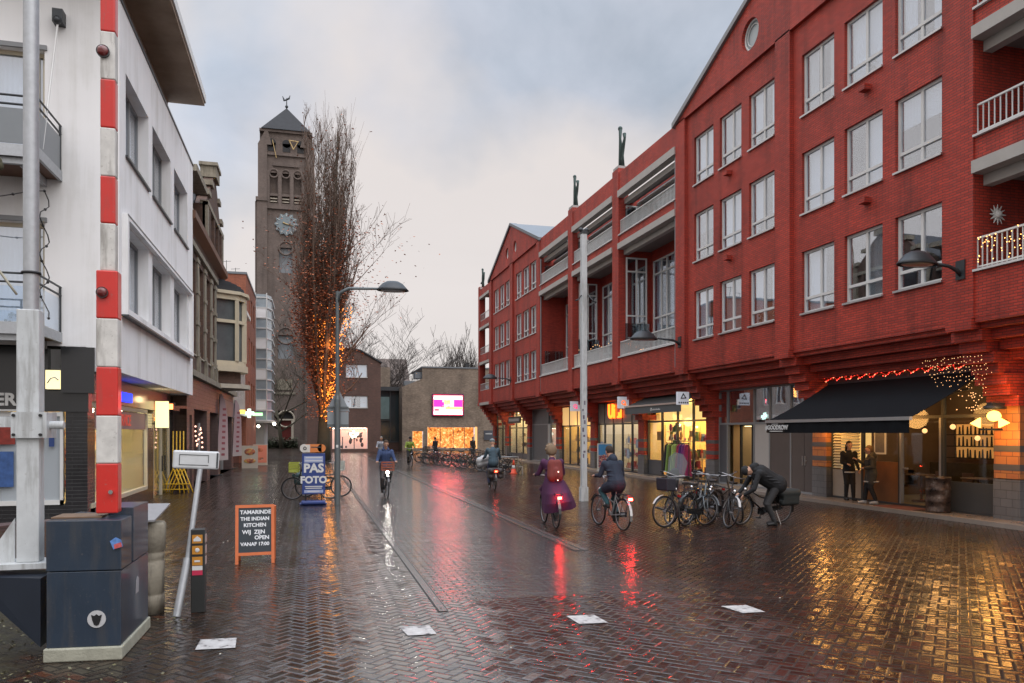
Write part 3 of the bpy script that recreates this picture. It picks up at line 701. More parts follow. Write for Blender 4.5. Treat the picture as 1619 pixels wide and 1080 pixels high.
b = MB(); b.box(XG - .01, XG + .015, 17.75, 18.2, 1.45, 2.2); po = b.build('menu_frame', FRAMEW, fr)
b = MB(); b.box(XG - .014, XG - .011, 17.8, 18.15, 1.5, 2.15); b.build('menu_sheet', mat('menu_grey', (.14, .14, .15), .5, var=.4, vs=20), po)
ri = room(fr, 14.2, 19.97, mat('restaurant_wall', (.16, .09, .05), .7, var=.3), 1.7, depth=4)
lb = MB()
for x, y, z in ((16.4, 15.2, 2.0), (17.2, 16.6, 1.9), (16.3, 16.5, 2.2), (17.8, 15.0, 1.8), (17.0, 18.2, 2.1), (16.4, 14.7, 1.5)): lb.ball((x, y, z), .07, 8, 6)
lb.build('pendant_lamp', emis('dim_pendant', (1, .5, .18), 2), ri)
tb = MB()
for y in (14.9, 16.0, 17.9, 19.0):
    tb.lathe((16.6, y, .12), [(.25, 0), (.25, .03), (.03, .05), (.03, .72), (.4, .73), (.4, .76)], 14)
    for dy in (-.5, .5): tb.box(16.45, 16.8, y + dy - .17, y + dy + .17, .5, .56); tb.box(16.76, 16.8, y + dy - .17, y + dy + .17, .56, .98)
tb.build('table_set', WOODD, ri)
b = MB(); b.box(19.3, 19.34, 14.6, 19.4, 1.3, 2.3); b.build('back_bar', emis('bar_glow', (1, .42, .10), .5), ri); b = MB(); r = random.Random(12)
for z in (1.3, 1.65, 2.0):
    b.box(19.0, 19.3, 14.5, 19.5, z - .03, z)
    for i in range(34): y = 14.6 + i * .142 + r.uniform(-.03, .03); b.tube((19.15, y, z), (19.15, y, z + r.uniform(.18, .29)), .035, .02, n=6)
b.box(18.4, 18.8, 14.6, 19.5, .12, 1.15); b.build('bar_shelf', mat('bottle_dark', (.05, .035, .02), .2, var=.6, vs=5), ri)
# bay 2: grey service doors, pale panel, recessed entrance
fr = frontage(2, (20.68, 22.05, 23.25, 24.2, 26.0, 26.6), (2.38,), FRAMEG)
panel(fr, 20.72, 21.34, .14, 2.34, DOORG, name='door'); panel(fr, 21.36, 22.02, .14, 2.34, DOORG, name='door'); panel(fr, 22.08, 23.2, .14, 2.34, DOORG, name='panel')
panel(fr, 23.28, 24.16, .14, 2.34, PANELL); panel(fr, 26.03, 26.58, .14, 2.34, PANELG); pane(fr, 20.7, 26.6, 2.42, 3.6, GLASS)
b = MB(); b.box(XG - .03, XG + .0, 21.27, 21.3, 1.0, 1.3); b.tube((XG - .03, 21.25, 1.15), (XG, 21.25, 1.15), .025); b.box(XG - .03, XG + .0, 21.4, 21.43, 1.0, 1.3); b.build('door_pull', ALU, fr)
pane(fr, 24.25, 25.95, .2, 2.34, SHOPG, d=.5, name='glass_door')
b = MB()
for y in (24.3, 25.1, 25.9): b.box(XG + .48, XG + .56, y - .04, y + .04, .12, 2.34)
b.box(XG + .48, XG + .56, 24.25, 25.95, 2.3, 2.36); b.build('door_frame', DMETAL, fr)
room(fr, 24.2, 26.6, mat('hall_wall', (.32, .24, .16), .7), 2.2, x0=XG + .6, depth=2.5, z1=2.36); 
b = MB(); b.box(XG + .5, XG + .55, 20.7, 26.6, 2.4, 3.6); b.build('transom_backing', mat('transom_dark', (.045, .045, .045), .5, var=.4, vs=1.2), fr)
# bay 3: bright clothing shop
fr = frontage(3, (27.3, 28.7, 30.1, 31.6, 33.05), (2.55,))
pane(fr, 27.3, 33, .2, 3.6); panel(fr, 31.65, 33.0, .14, .8, PANELG, name='stall_riser')
ri = room(fr, 27.3, 33.05, WARMWALL, 17, depth=2.6)
b = MB(); b.box(XG + 1.15, XG + 1.19, 27.4, 28.6, 1.0, 2.2); b.box(XG + .9, XG + .94, 31.7, 33.0, .9, 2.5); b.box(XG + .6, XG + .64, 27.35, 33.0, 2.62, 3.55); b.build('glowing_display_wall', emis('display_wall_glow', (1, .66, .22), 1.15), ri)  # sheets glow by themselves, standing in for brightly lit shop walls
CC = [(.45, .05, .04), (.55, .28, .05), (.05, .05, .06), (.5, .45, .4), (.12, .2, .35), (.2, .35, .12), (.35, .06, .2)]
pm_ = MB()
for y, z, s_ in ((31.9, 1.9, .4), (28.9, 2.0, .25)): pm_.box(XG + .0, XG + .012, y - s_ / 2, y + s_ / 2, z - s_ * .5, z + s_ * .5)
pm_.build_each('poster', mat('poster_warm', (.5, .30, .12), .5, var=.6, vs=5), fr)
goods('row of small hanging clothes close behind the glass of the yellow shop', 15.5, 15.75, 30.3, 31.5, 1.3, 2.4, 40, CC, 14)
goods('low stand of dark boots and bags close behind the glass of the yellow shop', 15.5, 15.8, 28.8, 30.0, .14, 1.2, 40, [(.03, .03, .03), (.2, .1, .05), (.4, .05, .05)], 15)
goods('red and orange clothes display inside the bright yellow shop', 16.0, 16.5, 28.9, 31.2, .14, 2.3, 60, CC, 3)
goods('shelves of dark and coloured goods in the near window of the yellow shop', 15.75, 16.1, 27.5, 28.6, .14, 2.1, 46, CC, 4)
# bay 4: shop with the orange letters
fr = frontage(4, (33.75, 34.9, 36.1, 37.3, 38.5, 39.4), (2.5,))
panel(fr, 33.8, 39.4, 2.55, 3.6, PANELT, name='fascia_panel'); pane(fr, 33.8, 39.4, .2, 2.45)
b = MB()
for y in (34.9, 36.1, 37.3, 38.5): b.box(XG - .03, XG - .002, y - .02, y + .02, 2.5, 3.62)
b.build('fascia_bar', FRAMED, fr)
room(fr, 33.8, 39.4, WHITEWALL, 6.5, depth=2.8)
pm_ = MB()
for y, z, s_ in ((34.3, 1.5, .3), (35.4, 1.0, .35), (35.3, 1.7, .25), (38.9, 1.3, .4)): pm_.box(XG + .0, XG + .012, y - s_ / 2, y + s_ / 2, z - s_ * .65, z + s_ * .65)
pm_.build_each('poster', mat('poster_mix', (.35, .40, .48), .5, var=.6, vs=6), fr)
goods('racks of white and orange goods behind the glass of the shop with orange letters', 15.9, 16.3, 34.2, 37.6, .14, 2.0, 70, [(.6, .55, .45), (.6, .25, .06), (.2, .22, .25), (.5, .1, .06)], 5)
so = thing('shop_sign', (15.2, 36.9, 3.1), 'glowing orange letters Ui.nl above the pale shop front', 'sign')
OR = emis('orange_neon', (1, .13, .01), 5.5)
text('letters', 'Ui', 1.0, face_M((15.2, 37.3, 3.12), (-1, 0, 0)), OR, so, .03, bold=.03); text('small_letters', '.nl', .55, face_M((15.2, 36.25, 2.98), (-1, 0, 0)), OR, so, .03, bold=.02)
# bay 5: yellow transoms
fr = frontage(5, (40.2, 41.5, 42.8, 44.2, 45.6), (2.45,))
pane(fr, 40.2, 45.6, .2, 2.4); panel(fr, 40.22, 45.58, 2.5, 3.58, emis('lit_transom', (1, .62, .24), .62), name='lit_transom'); room(fr, 40.2, 45.6, WARMWALL, 8, depth=2.6)
b = MB()
for y in (41.5, 42.8, 44.2): b.box(XG - .04, XG - .003, y - .03, y + .03, 2.45, 3.62)
b.build('transom_bar', FRAMED, fr)
goods('shelves of dark goods in the shop with lit yellow transoms', 15.8, 16.2, 40.6, 45.2, .14, 2.1, 90, [(.05, .05, .05), (.4, .25, .08), (.12, .16, .1), (.5, .4, .3)], 6)
# bay 6: grey panels and door
fr = frontage(6, (46.3, 48.0, 48.5, 52.2), (2.6,), FRAMEG)
panel(fr, 48.55, 52.2, .14, 3.6, PANELG); panel(fr, 46.35, 48.0, 2.65, 3.6, PANELG); pane(fr, 46.35, 48.0, .2, 2.55); room(fr, 46.35, 48, WHITEWALL, 2.5, depth=2)
b = MB(); b.box(XG - .05, XG - .003, 48.05, 48.17, .14, 2.6); b.box(XG - .05, XG - .003, 48.35, 48.47, .14, 2.6); b.build('white_post', FRAMEW, fr)
# bay 7 and 8: far lit shops
fr = frontage(7, (53, 54.8, 56.7, 58.7), (2.4, 3.0)); pane(fr, 53, 58.7, .5, 3.6); panel(fr, 53, 58.7, .14, .5, PANELG); room(fr, 53, 58.7, WHITEWALL, 16, depth=2)
goods('warm lit display of pale goods in the far end shop', 15.9, 16.3, 53.5, 58.2, .14, 2.4, 70, [(.6, .45, .25), (.1, .08, .06), (.6, .55, .5)], 8)
fr = frontage(8, (59.4, 61.0, 62.8), (2.4,)); pane(fr, 59.4, 62.8, .2, 3.6); room(fr, 59.4, 62.8, WHITEWALL, 4, depth=1.8)
so = thing('shop_sign', (14.9, 56, 2.75), 'dark name board with white lettering over the far end shop', 'sign')
b = MB(); b.box(14.95, 15.02, 54.3, 57.8, 2.75, 3.25); b.build('board', FRAMED, so)
b = MB()
for i in range(9): b.box(14.93, 14.948, 54.7 + i * .32, 54.9 + i * .32, 2.9, 3.12)
b.build('lettering', FRAMEW, so)
# awnings
AWN = mat('charcoal_awning', (.009, .010, .012), .9, var=.15, vs=2, bmp=.15, bs=5); AWNG = mat('grey_awning', (.085, .095, .10), .6, var=.1)
AWN.node_tree.nodes['Principled BSDF'].inputs['Specular IOR Level'].default_value = .1
aw = thing('awning', (15.1, 17.0, 3.5), 'large black sloping awning over the restaurant front', 'awning')
b = MB(); n = 10; pts = []
for i in range(n + 1):
    t = i / n; pts.append((15.08 - 2.12 * t, 3.52 - 1.13 * t - .05 * math.sin(math.pi * t)))
for i in range(n):
    (xa, za), (xb_, zb) = pts[i], pts[i + 1]
    b.prism([V(xa, 14.3, za), V(xb_, 14.3, zb), V(xb_, 14.3, zb - .012), V(xa, 14.3, za - .012)], (0, 5.5, 0))
b.build('canopy', AWN, aw)
b = MB(); m_ = 44
for i in range(m_):
    ya, yb = 14.3 + 5.5 * i / m_, 14.3 + 5.5 * (i + 1) / m_; xa, xb_ = 12.93 + .012 * math.sin(i * 1.3), 12.93 + .012 * math.sin((i + 1) * 1.3)
    b.prism([V(xa, ya, 2.04), V(xb_, yb, 2.04), V(xb_ + .004, yb, 2.34), V(xa + .004, ya, 2.34)], (.01, 0, 0))
b.build('valance', AWN, aw)
b = MB(); b.box(12.9, 12.98, 14.25, 19.85, 2.33, 2.41); b.build('front_bar', ALU, aw)
b = MB()
for y in (14.8, 19.3): b.tube((15.1, y, 3.1), (13.9, y + .3, 2.75), .03); b.tube((13.9, y + .3, 2.75), (12.98, y, 2.37), .03)
b.box(15.0, 15.12, 14.3, 19.8, 3.47, 3.6); b.build('folding_arm', DMETAL, aw)
pl = MB(); pl.box(12.905, 12.915, 18.9, 19.78, 2.05, 2.33); pb = pl.build('name_patch', BLACKP, aw)
text('lettering', '#GOODROW', .175, face_M((12.90, 19.28, 2.19), (-1, 0, 0)), FRAMEW, pb, .003, bold=.006)
pl = MB(); pl.box(12.895, 12.9, 19.2, 19.5, 2.285, 2.3); pl.box(12.895, 12.9, 18.98, 19.6, 2.08, 2.1); pl.build('small_print', FRAMEW, pb)
aw = thing('awning', (15.1, 30.2, 3.5), 'narrow grey awning over the bright clothing shop', 'awning')
b = MB(); b.prism([V(15.05, 27.4, 3.66), V(14.1, 27.4, 3.22), V(14.1, 27.4, 3.2), V(15.05, 27.4, 3.62)], (0, 5.5, 0)); b.build('canopy', AWNG, aw)
b = MB(); b.box(14.08, 14.1, 27.42, 32.9, 2.88, 3.2); vv = b.build('valance', AWNG, aw)
b = MB(); b.ring((14.07, 30.1, 3.03), .06, .015, 'x', 12, 4)
for i in range(7): b.box(14.065, 14.075, 29.9 - i * .11, 29.97 - i * .11, 2.99, 3.04 + .02 * (i % 2))
b.build('lettering', FRAMEW, vv)
b = MB(); b.box(14.05, 14.12, 27.38, 32.95, 3.19, 3.26); b.build('front_bar', ALU, aw)
b = MB()
for y in (28, 32.3): b.tube((15.1, y, 3.35), (14.12, y, 3.2), .025)
b.build('folding_arm', DMETAL, aw)
# blade signs
SIGNW = emis('pale_sign', (.62, .66, .74), .28)
def blade(x, y, z, s, label, mk):
    t = thing('blade_sign', (x, y, z), label, 'sign', 'square projecting shop signs'); b = MB(); b.box(x - s, x + s, y - .05, y + .05, z - s, z + s); b.build('sign_box', SIGNW, t)
    b = MB(); b.box(x + s, XG - .1, y - .015, y + .015, z + s * .7, z + s * .7 + .03); b.build('bracket', DMETAL, t)
    if mk == 'tri':
        b = MB()
        for k in range(3):
            a0, a1 = R(90 + 120 * k), R(90 + 120 * (k + 1)); b.tube((x + .13 * math.cos(a0), y - .06, z + .06 + .13 * math.sin(a0)), (x + .13 * math.cos(a1) * .8, y - .06, z + .06 + .13 * math.sin(a1) * .8), .02, n=5)
        for i in range(5): b.box(x - .2 + i * .09, x - .15 + i * .09, y - .06, y - .052, z - .2, z - .14)
        b.build('emblem', BLACKP, t)
    else:
        b = MB(); b.ring((x, y - .055, z), .09, .025, 'y', 12, 5); b.box(x + .02, x + .12, y - .06, y - .052, z - .14, z - .04); b.build('emblem', mk, t)
blade(14.0, 27.1, 3.38, .25, 'square pale sign with a triangle of arrows at the end of the grey awning', 'tri')
blade(14.15, 33.3, 3.45, .27, 'square pale sign with a small orange mark beside the orange letters', emis('mark_orange', (1, .2, .05), .9))
blade(14.15, 40.0, 3.5, .27, 'square pale sign with a pink mark right behind the white mast', emis('mark_pink', (1, .1, .25), .9))
# street lamps on brackets
def arm_lamp(x, y, z, label, L_=1.15, s=1.0):
    t = thing('wall_lamp', (x, y, z), label, 'street lamp', 'bracket lamps on the brick facade')
    b = MB(); b.box(x - .03, x, y - .12, y + .12, z - .22, z + .2); b.build('wall_plate', DMETAL, t)
    b = MB(); b.path([V(x, y, z - .12), V(x - .12, y, z - .02), V(x - .3, y, z + .05), V(x - L_ * .62, y, z + .1)], [.05, .05, .04, .035], 8); b.build('arm', DMETAL, t)
    lamp_head(t, x - L_, y, z + .05, s, -1)
    return t
def lamp_head(t, x, y, z, s, dx):
    h = MB(); nu = 16; prof = [(.02, .36), (.14, .34), (.25, .25), (.35, .08), (.40, 0.0), (.38, -.02)]
    vs = [];
    for r_, zz in prof:
        for j in range(nu): a = 2 * math.pi * j / nu; vs.append(V(x + r_ * 1.25 * s * math.cos(a), y + r_ * .72 * s * math.sin(a), z + zz * s * .8))
    fs = [(i * nu + j, i * nu + (j + 1) % nu, (i + 1) * nu + (j + 1) % nu, (i + 1) * nu + j) for i in range(len(prof) - 1) for j in range(nu)]; fs.append(tuple(range(nu)))
    h.add(vs, fs, True); ho = h.build('lamp_hood', DMETAL, t)
    b = MB(); b.ball((x, y, z - .005), (.40 * s, .22 * s, .035), 14, 6); b.build('lens', mat('lamp_lens', (.30, .29, .27), .2), ho)
arm_lamp(XF, 13.75, 5.62, 'curved grey bracket lamp nearest the camera on the brick facade')
arm_lamp(XF, 26.95, 5.55, 'curved grey bracket lamp between the tall balcony bay and the three-window bay', 1.5, 1.15)
arm_lamp(XF, 52.6, 5.8, 'small bracket lamp at the middle of the far gable', 1.5, 1.1)
# sculptures on the piers
BRZ = mat('bronze', (.045, .07, .065), .5, .6, var=.3, vs=6)
def sculpt(x, y, z, label, s=1.0, kind=0):
    t = thing('roof_sculpture', (x, y, z), label, 'sculpture', 'branching metal sculptures on the parapet piers')
    b = MB(); b.box(x - .28, x + .28, y - .3, y + .3, z, z + .14); b.build('plinth', CONC, t)
    b = MB(); q = [(-.12, 0), (-.16, .5), (-.05, 1.0), (-.14, 1.5), (-.1, 1.95)]; b.path([V(x, y - a * s, z + .14 + h * s) for a, h in q], [.09, .07, .10, .06, .09], 7)
    q = [(.12, 0), (.05, .6), (.1, 1.0), (.3, 1.35), (.26, 1.6)]; b.path([V(x + .05, y - a * s, z + .14 + h * s) for a, h in q], [.08, .06, .09, .06, .09], 7)
    if kind == 1: b.path([V(x, y, z + .6 * s), V(x, y + .5 * s, z + .9 * s), V(x, y + .8 * s, z + .8 * s)], [.06, .05, .07], 6)
    b.ball((x, y + .13 * s, z + .14 + 1.98 * s), .12 * s, 8, 6); b.build('figure', BRZ, t)
sculpt(XF + .3, 33.4, 14.28, 'tallest dark branching sculpture on the pier nearest the near gable', .95); sculpt(XF + .3, 39.8, 14.28, 'smaller dark forked sculpture on the middle parapet pier', .85); sculpt(XF + .3, 63.0, 14.05, 'spiky dark sculpture on the far corner of the brick building', .8, 1)
# fairy lights of the restaurant
def fairy(label, pts, m, r, wire=True, name='string_lights', group=None):
    t = thing(name, pts[0], label, 'string lights', group); b = MB()
    for p in pts: b.ball(p, r, 5, 4)
    b.build('bulbs', m, t, uv=False)
    return t
r = random.Random(5)
pts = [V(14.82 + r.uniform(-.03, .03), 14.5 + i * .068, 3.66 + .03 * math.sin(i * .9) - .012 * (i % 7)) for i in range(78)]
ft = fairy('red and white string of lights along the top edge of the black awning', pts, FAIRYR, .013)
b = MB(); b.path([p for p in pts[::2]], .007, 4); b.build('cable', mat('red_cable', (.4, .01, .01), .4, emit=(1, .03, .02), es=.8), ft)
b = MB()
for p in pts[::5]: b.ball(p + V(-.02, 0, -.02), .014, 5, 4)
b.build('white_bulbs', FAIRYW, ft)
pts = []
for i in range(20):
    y = 13.25 + i * .085
    for j in range(r.randint(4, 11)):
        zz = 3.72 - j * .095 - r.uniform(0, .05); pts.append(V(13.85 + (3.72 - zz) * .75 - .06 + r.uniform(-.02, .02), y + r.uniform(-.03, .03), zz))
fairy('curtain of tiny warm white lights hanging over the corbel of the lit column', pts, FAIRYW, .008, name='light_curtain')
pts = [V(15.0 + r.uniform(0, .25), 14.3 + r.uniform(0, .95), 2.55 + r.uniform(0, 1)) for _ in range(60)]
fairy('cluster of tiny white lights in the dark corner under the black awning', pts, FAIRYW, .012, name='light_cluster')
pts = [V(13.72 + r.uniform(0, .05), r.uniform(12.0, 13.3), 5.62 + r.uniform(0, .6)) for _ in range(60)]
fairy('warm string lights wound through the lowest balcony railing at the right edge', pts, FAIRY, .011)
pts = [V(13.95, 34.0 + i * .3, 6.35 + .12 * math.cos(i * .8)) for i in range(17)]
fairy('row of white fairy lights on the balcony behind the white mast', pts, FAIRYW, .02)
# star ornament
t = thing('star_ornament', (14.38, 13.4, 6.76), 'white star shaped ornament on the brick wall of the nearest balcony', 'ornament'); b = MB()
for i in range(12):
    a = 2 * math.pi * i / 12; b.tube((14.38, 13.38, 6.76), (14.38 + .22 * math.cos(a), 13.36, 6.76 + .22 * math.sin(a)), .045, .006, n=5)
b.ball((14.38, 13.36, 6.76), .09, 10, 7); b.build('star', FRAMEW, t)
# lantern on the lit column and its light
t = thing('wall_lantern', (15.0, 13.8, 2.45), 'glowing yellow lantern on the brick column at the right of the restaurant', 'lantern')
b = MB(); b.box(14.62, 15.08, 13.72, 13.88, 2.66, 2.72); b.lathe((14.75, 13.8, 2.58), [(.04, .14), (.22, .05), (.24, .0), (.22, -.01)], 14); b.box(14.55, 14.8, 13.62, 13.98, 2.10, 2.14); b.box(14.8, 15.1, 13.78, 13.82, 2.3, 2.34); b.build('bracket', DMETAL, t)
b = MB(); b.ball((14.75, 13.8, 2.42), (.13, .16, .12), 10, 7); b.prism([V(14.6, 13.55, 2.38), V(14.6, 13.3, 2.26), V(14.6, 13.55, 2.16)], (.05, 0, 0)); b.prism([V(14.6, 14.05, 2.38), V(14.6, 14.3, 2.26), V(14.6, 14.05, 2.16)], (.05, 0, 0)); b.build('lamp_glass', emis('lantern_glow', (1, .55, .10), 5), t)
def plight(name, loc, e, c, rad=.08, parent=None):
    d = bpy.data.lights.new(name, 'POINT'); d.energy = e; d.color = c; d.shadow_soft_size = rad; o = bpy.data.objects.new(name, d); col.objects.link(o); o.location = loc; return o
plight('lantern_light', (14.62, 13.7, 2.0), 30, (1, .46, .10), .2); plight('lantern_light_upper', (14.45, 13.2, 2.9), 26, (1, .48, .13), .2)
t = thing('wall_lantern', (15.0, 19.9, 2.3), 'small warm lamp shining on the brick column under the far end of the black awning', 'lantern'); b = MB(); b.lathe((14.9, 19.9, 2.36), [(.05, .1), (.07, 0), (.06, -.1)], 10); b.build('lamp_glass', WARML, t); b = MB(); b.box(14.95, 15.3, 19.88, 19.92, 2.42, 2.46); b.build('bracket', DMETAL, t)
plight('awning_light', (14.8, 19.75, 2.25), 22, (1, .46, .10), .15); plight('awning_light_middle', (14.5, 17.6, 2.45), 46, (1, .46, .12), .3); plight('awning_light_near', (14.6, 15.2, 2.5), 32, (1, .46, .12), .3)
b_ = [(15.0, 29.8, 2.5, 12), (15.0, 43, 2.5, 8)]
for k, (x, y, z, e) in enumerate(b_): plight('shop_front_light', (x, y, z), e, (1, .62, .25), .2)
# oil barrel, mat
def drum():
    t = thing('oil_barrel', (14.92, 15.55, .1), 'rusty dark steel barrel standing beside the restaurant door', 'barrel'); b = MB()
    pr = [(.27, 0), (.285, .02), (.285, .05), (.275, .07)]
    for z in (.28, .56): pr += [(.275, z - .03), (.293, z), (.275, z + .03)]
    pr += [(.275, .80), (.288, .82), (.288, .86), (.27, .87), (.26, .84), (.02, .84)]
    b.lathe((14.92, 15.55, .1), pr, 28)
    n = NT('rusty_steel'); f = n.noise(5, 6, .7); n.put(n.p.inputs['Base Color'], n.ramp(f, [(.35, (.03, .025, .024)), (.5, (.07, .045, .035)), (.62, (.16, .12, .10)), (.7, (.30, .28, .27))])); n.put(n.p.inputs['Roughness'], n.math('MULTIPLY', f, .7)); n.p.inputs['Metallic'].default_value = .5
    b.build('drum', n.m, t); b = MB(); b.ball((14.92 - .05, 15.55 - .1, .96), (.04, .04, .015), 8, 5); b.build('bung', STEEL, t)
drum()
b = MB(); b.box(14.5, 15.2, 16.0, 17.3, .102, .115); tag(b.build('door_mat', mat('red_mat', (.16, .05, .04), .8, var=.3)), 'worn reddish mat in front of the restaurant door', 'door mat')
# clothes outside the yellow shop
t = thing('clothes_rack', (14.9, 29.3, .1), 'rack of long purple and green dresses outside the yellow shop', 'clothes rack'); b = MB()
for y in (28.3, 30.3): b.tube((14.9, y, .1), (14.9, y, 1.65), .02); b.box(14.65, 15.15, y - .02, y + .02, .1, .14)
b.tube((14.9, 28.3, 1.6), (14.9, 30.3, 1.6), .02); b.build('rack_frame', DMETAL, t)
for i, c in enumerate([(.30, .03, .14), (.20, .04, .22), (.10, .03, .20), (.32, .03, .10), (.28, .42, .12), (.32, .48, .16), (.10, .13, .04), (.2, .32, .08), (.03, .03, .04)]):
    b = MB(); y = 28.42 + i * .22; b.prism([V(14.78, y, 1.5), V(14.9, y, 1.58), V(15.02, y, 1.5), V(15.12, y, .25 + .1 * (i % 2)), V(14.68, y, .25 + .1 * (i % 3))], (0, .1, 0)); b.build('dress', mat('dress_%d' % i, c, .8), t, bevel=.02)
t = thing('mannequin', (14.85, 27.75, .1), 'headless mannequin in a blue top outside the near end of the yellow shop', 'mannequin'); b = MB(); b.lathe((14.85, 27.75, .1), [(.16, 0), (.16, .02), (.015, .04), (.015, .9)], 12); b.build('stand', DMETAL, t)
b = MB(); b.cap((14.85, 27.75, 1.0), (14.85, 27.75, 1.45), .15, .17); b.cap((14.85, 27.58, 1.46), (14.85, 27.92, 1.46), .07, .07); b.cap((14.85, 27.55, 1.45), (14.83, 27.48, 1.05), .06, .05); b.cap((14.85, 27.95, 1.45), (14.83, 28.02, 1.05), .06, .05); meshobj('top', remesh(b, .03), mat('blue_top', (.10, .16, .30), .8), t)
t = thing('poster_board', (14.2, 37.2, .0), 'standing poster with a blue sky scene outside the shop with orange letters', 'poster board'); b = MB(); b.box(14.05, 14.85, 36.3, 36.36, .25, 1.5); b.box(14.05, 14.85, 36.26, 36.4, .1, .22); b.build('board_frame', FRAMEW, t)
pm = NT('beach_poster'); s_ = pm.new('ShaderNodeSeparateXYZ'); pm.L.new(pm.geo(), s_.inputs[0]); pm.put(pm.p.inputs['Base Color'], pm.mix(pm.math('GREATER_THAN', pm.math('ADD', s_.outputs[2], pm.math('MULTIPLY', pm.noise(7, 3), .5)), 1.15), pm.ramp(pm.noise(14, 3), [(.4, (.5, .45, .4)), (.5, (.45, .05, .04)), (.58, (.03, .05, .15))]), (.06, .28, .62)))
b = MB(); b.box(14.09, 14.81, 36.285, 36.298, .3, 1.46); b.build('poster', pm.m, t)
# white mast in the street
t = thing('white_mast', (7.95, 21.7, 0), 'tall worn white square mast with stickers in the middle of the street', 'mast')
b = MB(); b.box(7.84, 8.06, 21.59, 21.81, 0, .42); b.build('base', WHITEPAINT, t); b = MB(); b.box(7.865, 8.035, 21.615, 21.785, .42, 8.0); b.build('shaft', WHITEPAINT, t, bevel=.015)
b = MB(); r = random.Random(9)
for i in range(9): z = 1.3 + i * .2 + r.uniform(-.05, .05); x = 7.87 + r.uniform(0, .08); b.box(x, x + r.uniform(.03, .07), 21.610, 21.614, z, z + r.uniform(.05, .13))
b.build('stickers', mat('stickers', (.12, .10, .14), .4, var=.8, vs=30), t)
b = MB(); b.path([V(7.85, 21.6, 6.15), V(7.72, 21.55, 6.0), V(7.62, 21.5, 5.96)], .02, 5); b.path([V(8.05, 21.6, 6.15), V(8.18, 21.55, 6.0), V(8.28, 21.5, 5.93)], .02, 5); b.box(7.86, 8.04, 21.6, 21.8, 8.0, 8.08); b.ball((7.86, 21.7, 8.12), .07, 8, 6); b.ball((8.04, 21.7, 8.12), .07, 8, 6); b.build('fittings', DMETAL, t)
# ---------------------------------------------------------------- left side: white corner building
LW, LG, YF = -4.0, -4.65, 18.35
wb = thing('white_building', (-8, 23, 0), 'white plastered corner building with a wide flat roof over a row of small shops', 'building')
b = MB()
wsp = [(18.95, 21.5), (22.0, 24.75), (25.35, 28.0)]
holes = [(a, c, 8.3, 10.15) for a, c in wsp] + [(a, c, 4.82, 6.75) for a, c in wsp]
wall(b, 'x', LW, 1, YF, 29.25, 3.37, 11.5, holes, .32)
fh = [(-8.2, -5.45, 7.6, 10.18), (-8.2, -5.45, 4.1, 6.52)]
wall(b, 'y', YF, -1, -18, LW, 3.9, 11.5, fh, .25)
b.poly([V(LW, YF, 3.37), V(LW, YF, 3.9), V(LG, YF, 3.9), V(LG, YF, 3.37)])
b.poly([V(-18, 29.25, 3.37), V(LW, 29.25, 3.37), V(LW, 29.25, 11.5), V(-18, 29.25, 11.5)]); b.poly([V(-18, YF, 11.5), V(LW, YF, 11.5), V(LW, 29.25, 11.5), V(-18, 29.25, 11.5)])
b.poly([V(LW, YF, 3.37), V(LW, 29.25, 3.37), V(LG - .3, 29.25, 3.37), V(LG - .3, YF, 3.37)][::-1]); b.build('wall', PLASTER, wb)
b = MB(); b.box(LW - .3, LW + .03, YF - .03, 29.28, 11.5, 11.56); b.box(-18, LW, YF - .03, YF + .3, 11.503, 11.563); b.build('parapet_trim', FRAMED, wb)
for k, (a, c) in enumerate(wsp):
    window(wb, 'x', LW, 1, a, c, 8.3, 10.15, .32, FRAMEG, (.36, .62), (), .07, FRAMED, ('full', 0) if k != 1 else ('left', 0)); window(wb, 'x', LW, 1, a, c, 4.82, 6.75, .32, FRAMEG, (.36, .62), (), .07, None, ('right', 2) if k == 0 else None)
b = MB(); b.box(LW, LW + .12, 18.6, 28.6, 4.66, 4.8); b.box(LW, LW + .12, 18.6, 28.6, 6.78, 6.9); b.box(LW, LW + .12, 18.6, 18.75, 4.8, 6.78); b.box(LW, LW + .12, 28.35, 28.6, 4.8, 6.78); b.build('window_surround', PLASTER, wb)
b = MB(); b.box(LW + .12, LW + .125, 18.6, 28.6, 6.86, 6.9); b.box(LW, LW + .15, 18.55, 28.65, 4.62, 4.66); b.build('surround_flashing', FRAMED, wb)
b = MB(); b.box(-18, -4.32, YF + .5, 26.25, 11.5, 12.5); b.build('penthouse_wall', mat('penthouse_panel', (.33, .29, .24), .6, var=.1), wb)
PLY = NT('soffit_plywood'); PLY.put(PLY.p.inputs['Base Color'], PLY.ramp(PLY.noise(.9, 6, .65), [(.3, (.23, .17, .12)), (.7, (.40, .31, .23))])); PLY.p.inputs['Roughness'].default_value = .7
b = MB(); b.box(-18, -3.24, 17.0, 26.28, 12.5, 12.6); b.build('roof_soffit', PLY.m, wb); b = MB(); b.box(-18, -3.2, 16.96, 26.32, 12.603, 12.85); b.build('roof_edge', FRAMEW, wb)
for z0, z1 in ((7.6, 10.18), (4.1, 6.52)):
    window(wb, 'y', YF, -1, -8.2, -5.45, z0, z1, .25, CREAM, (.33, .62, .93), (), .08, None, ('full', 0))
    b = MB(); b.box(-8.3, -5.4, YF - .05, YF + .1, z1 + .003, z1 + .1); b.build('lintel', FRAMEG, wb)
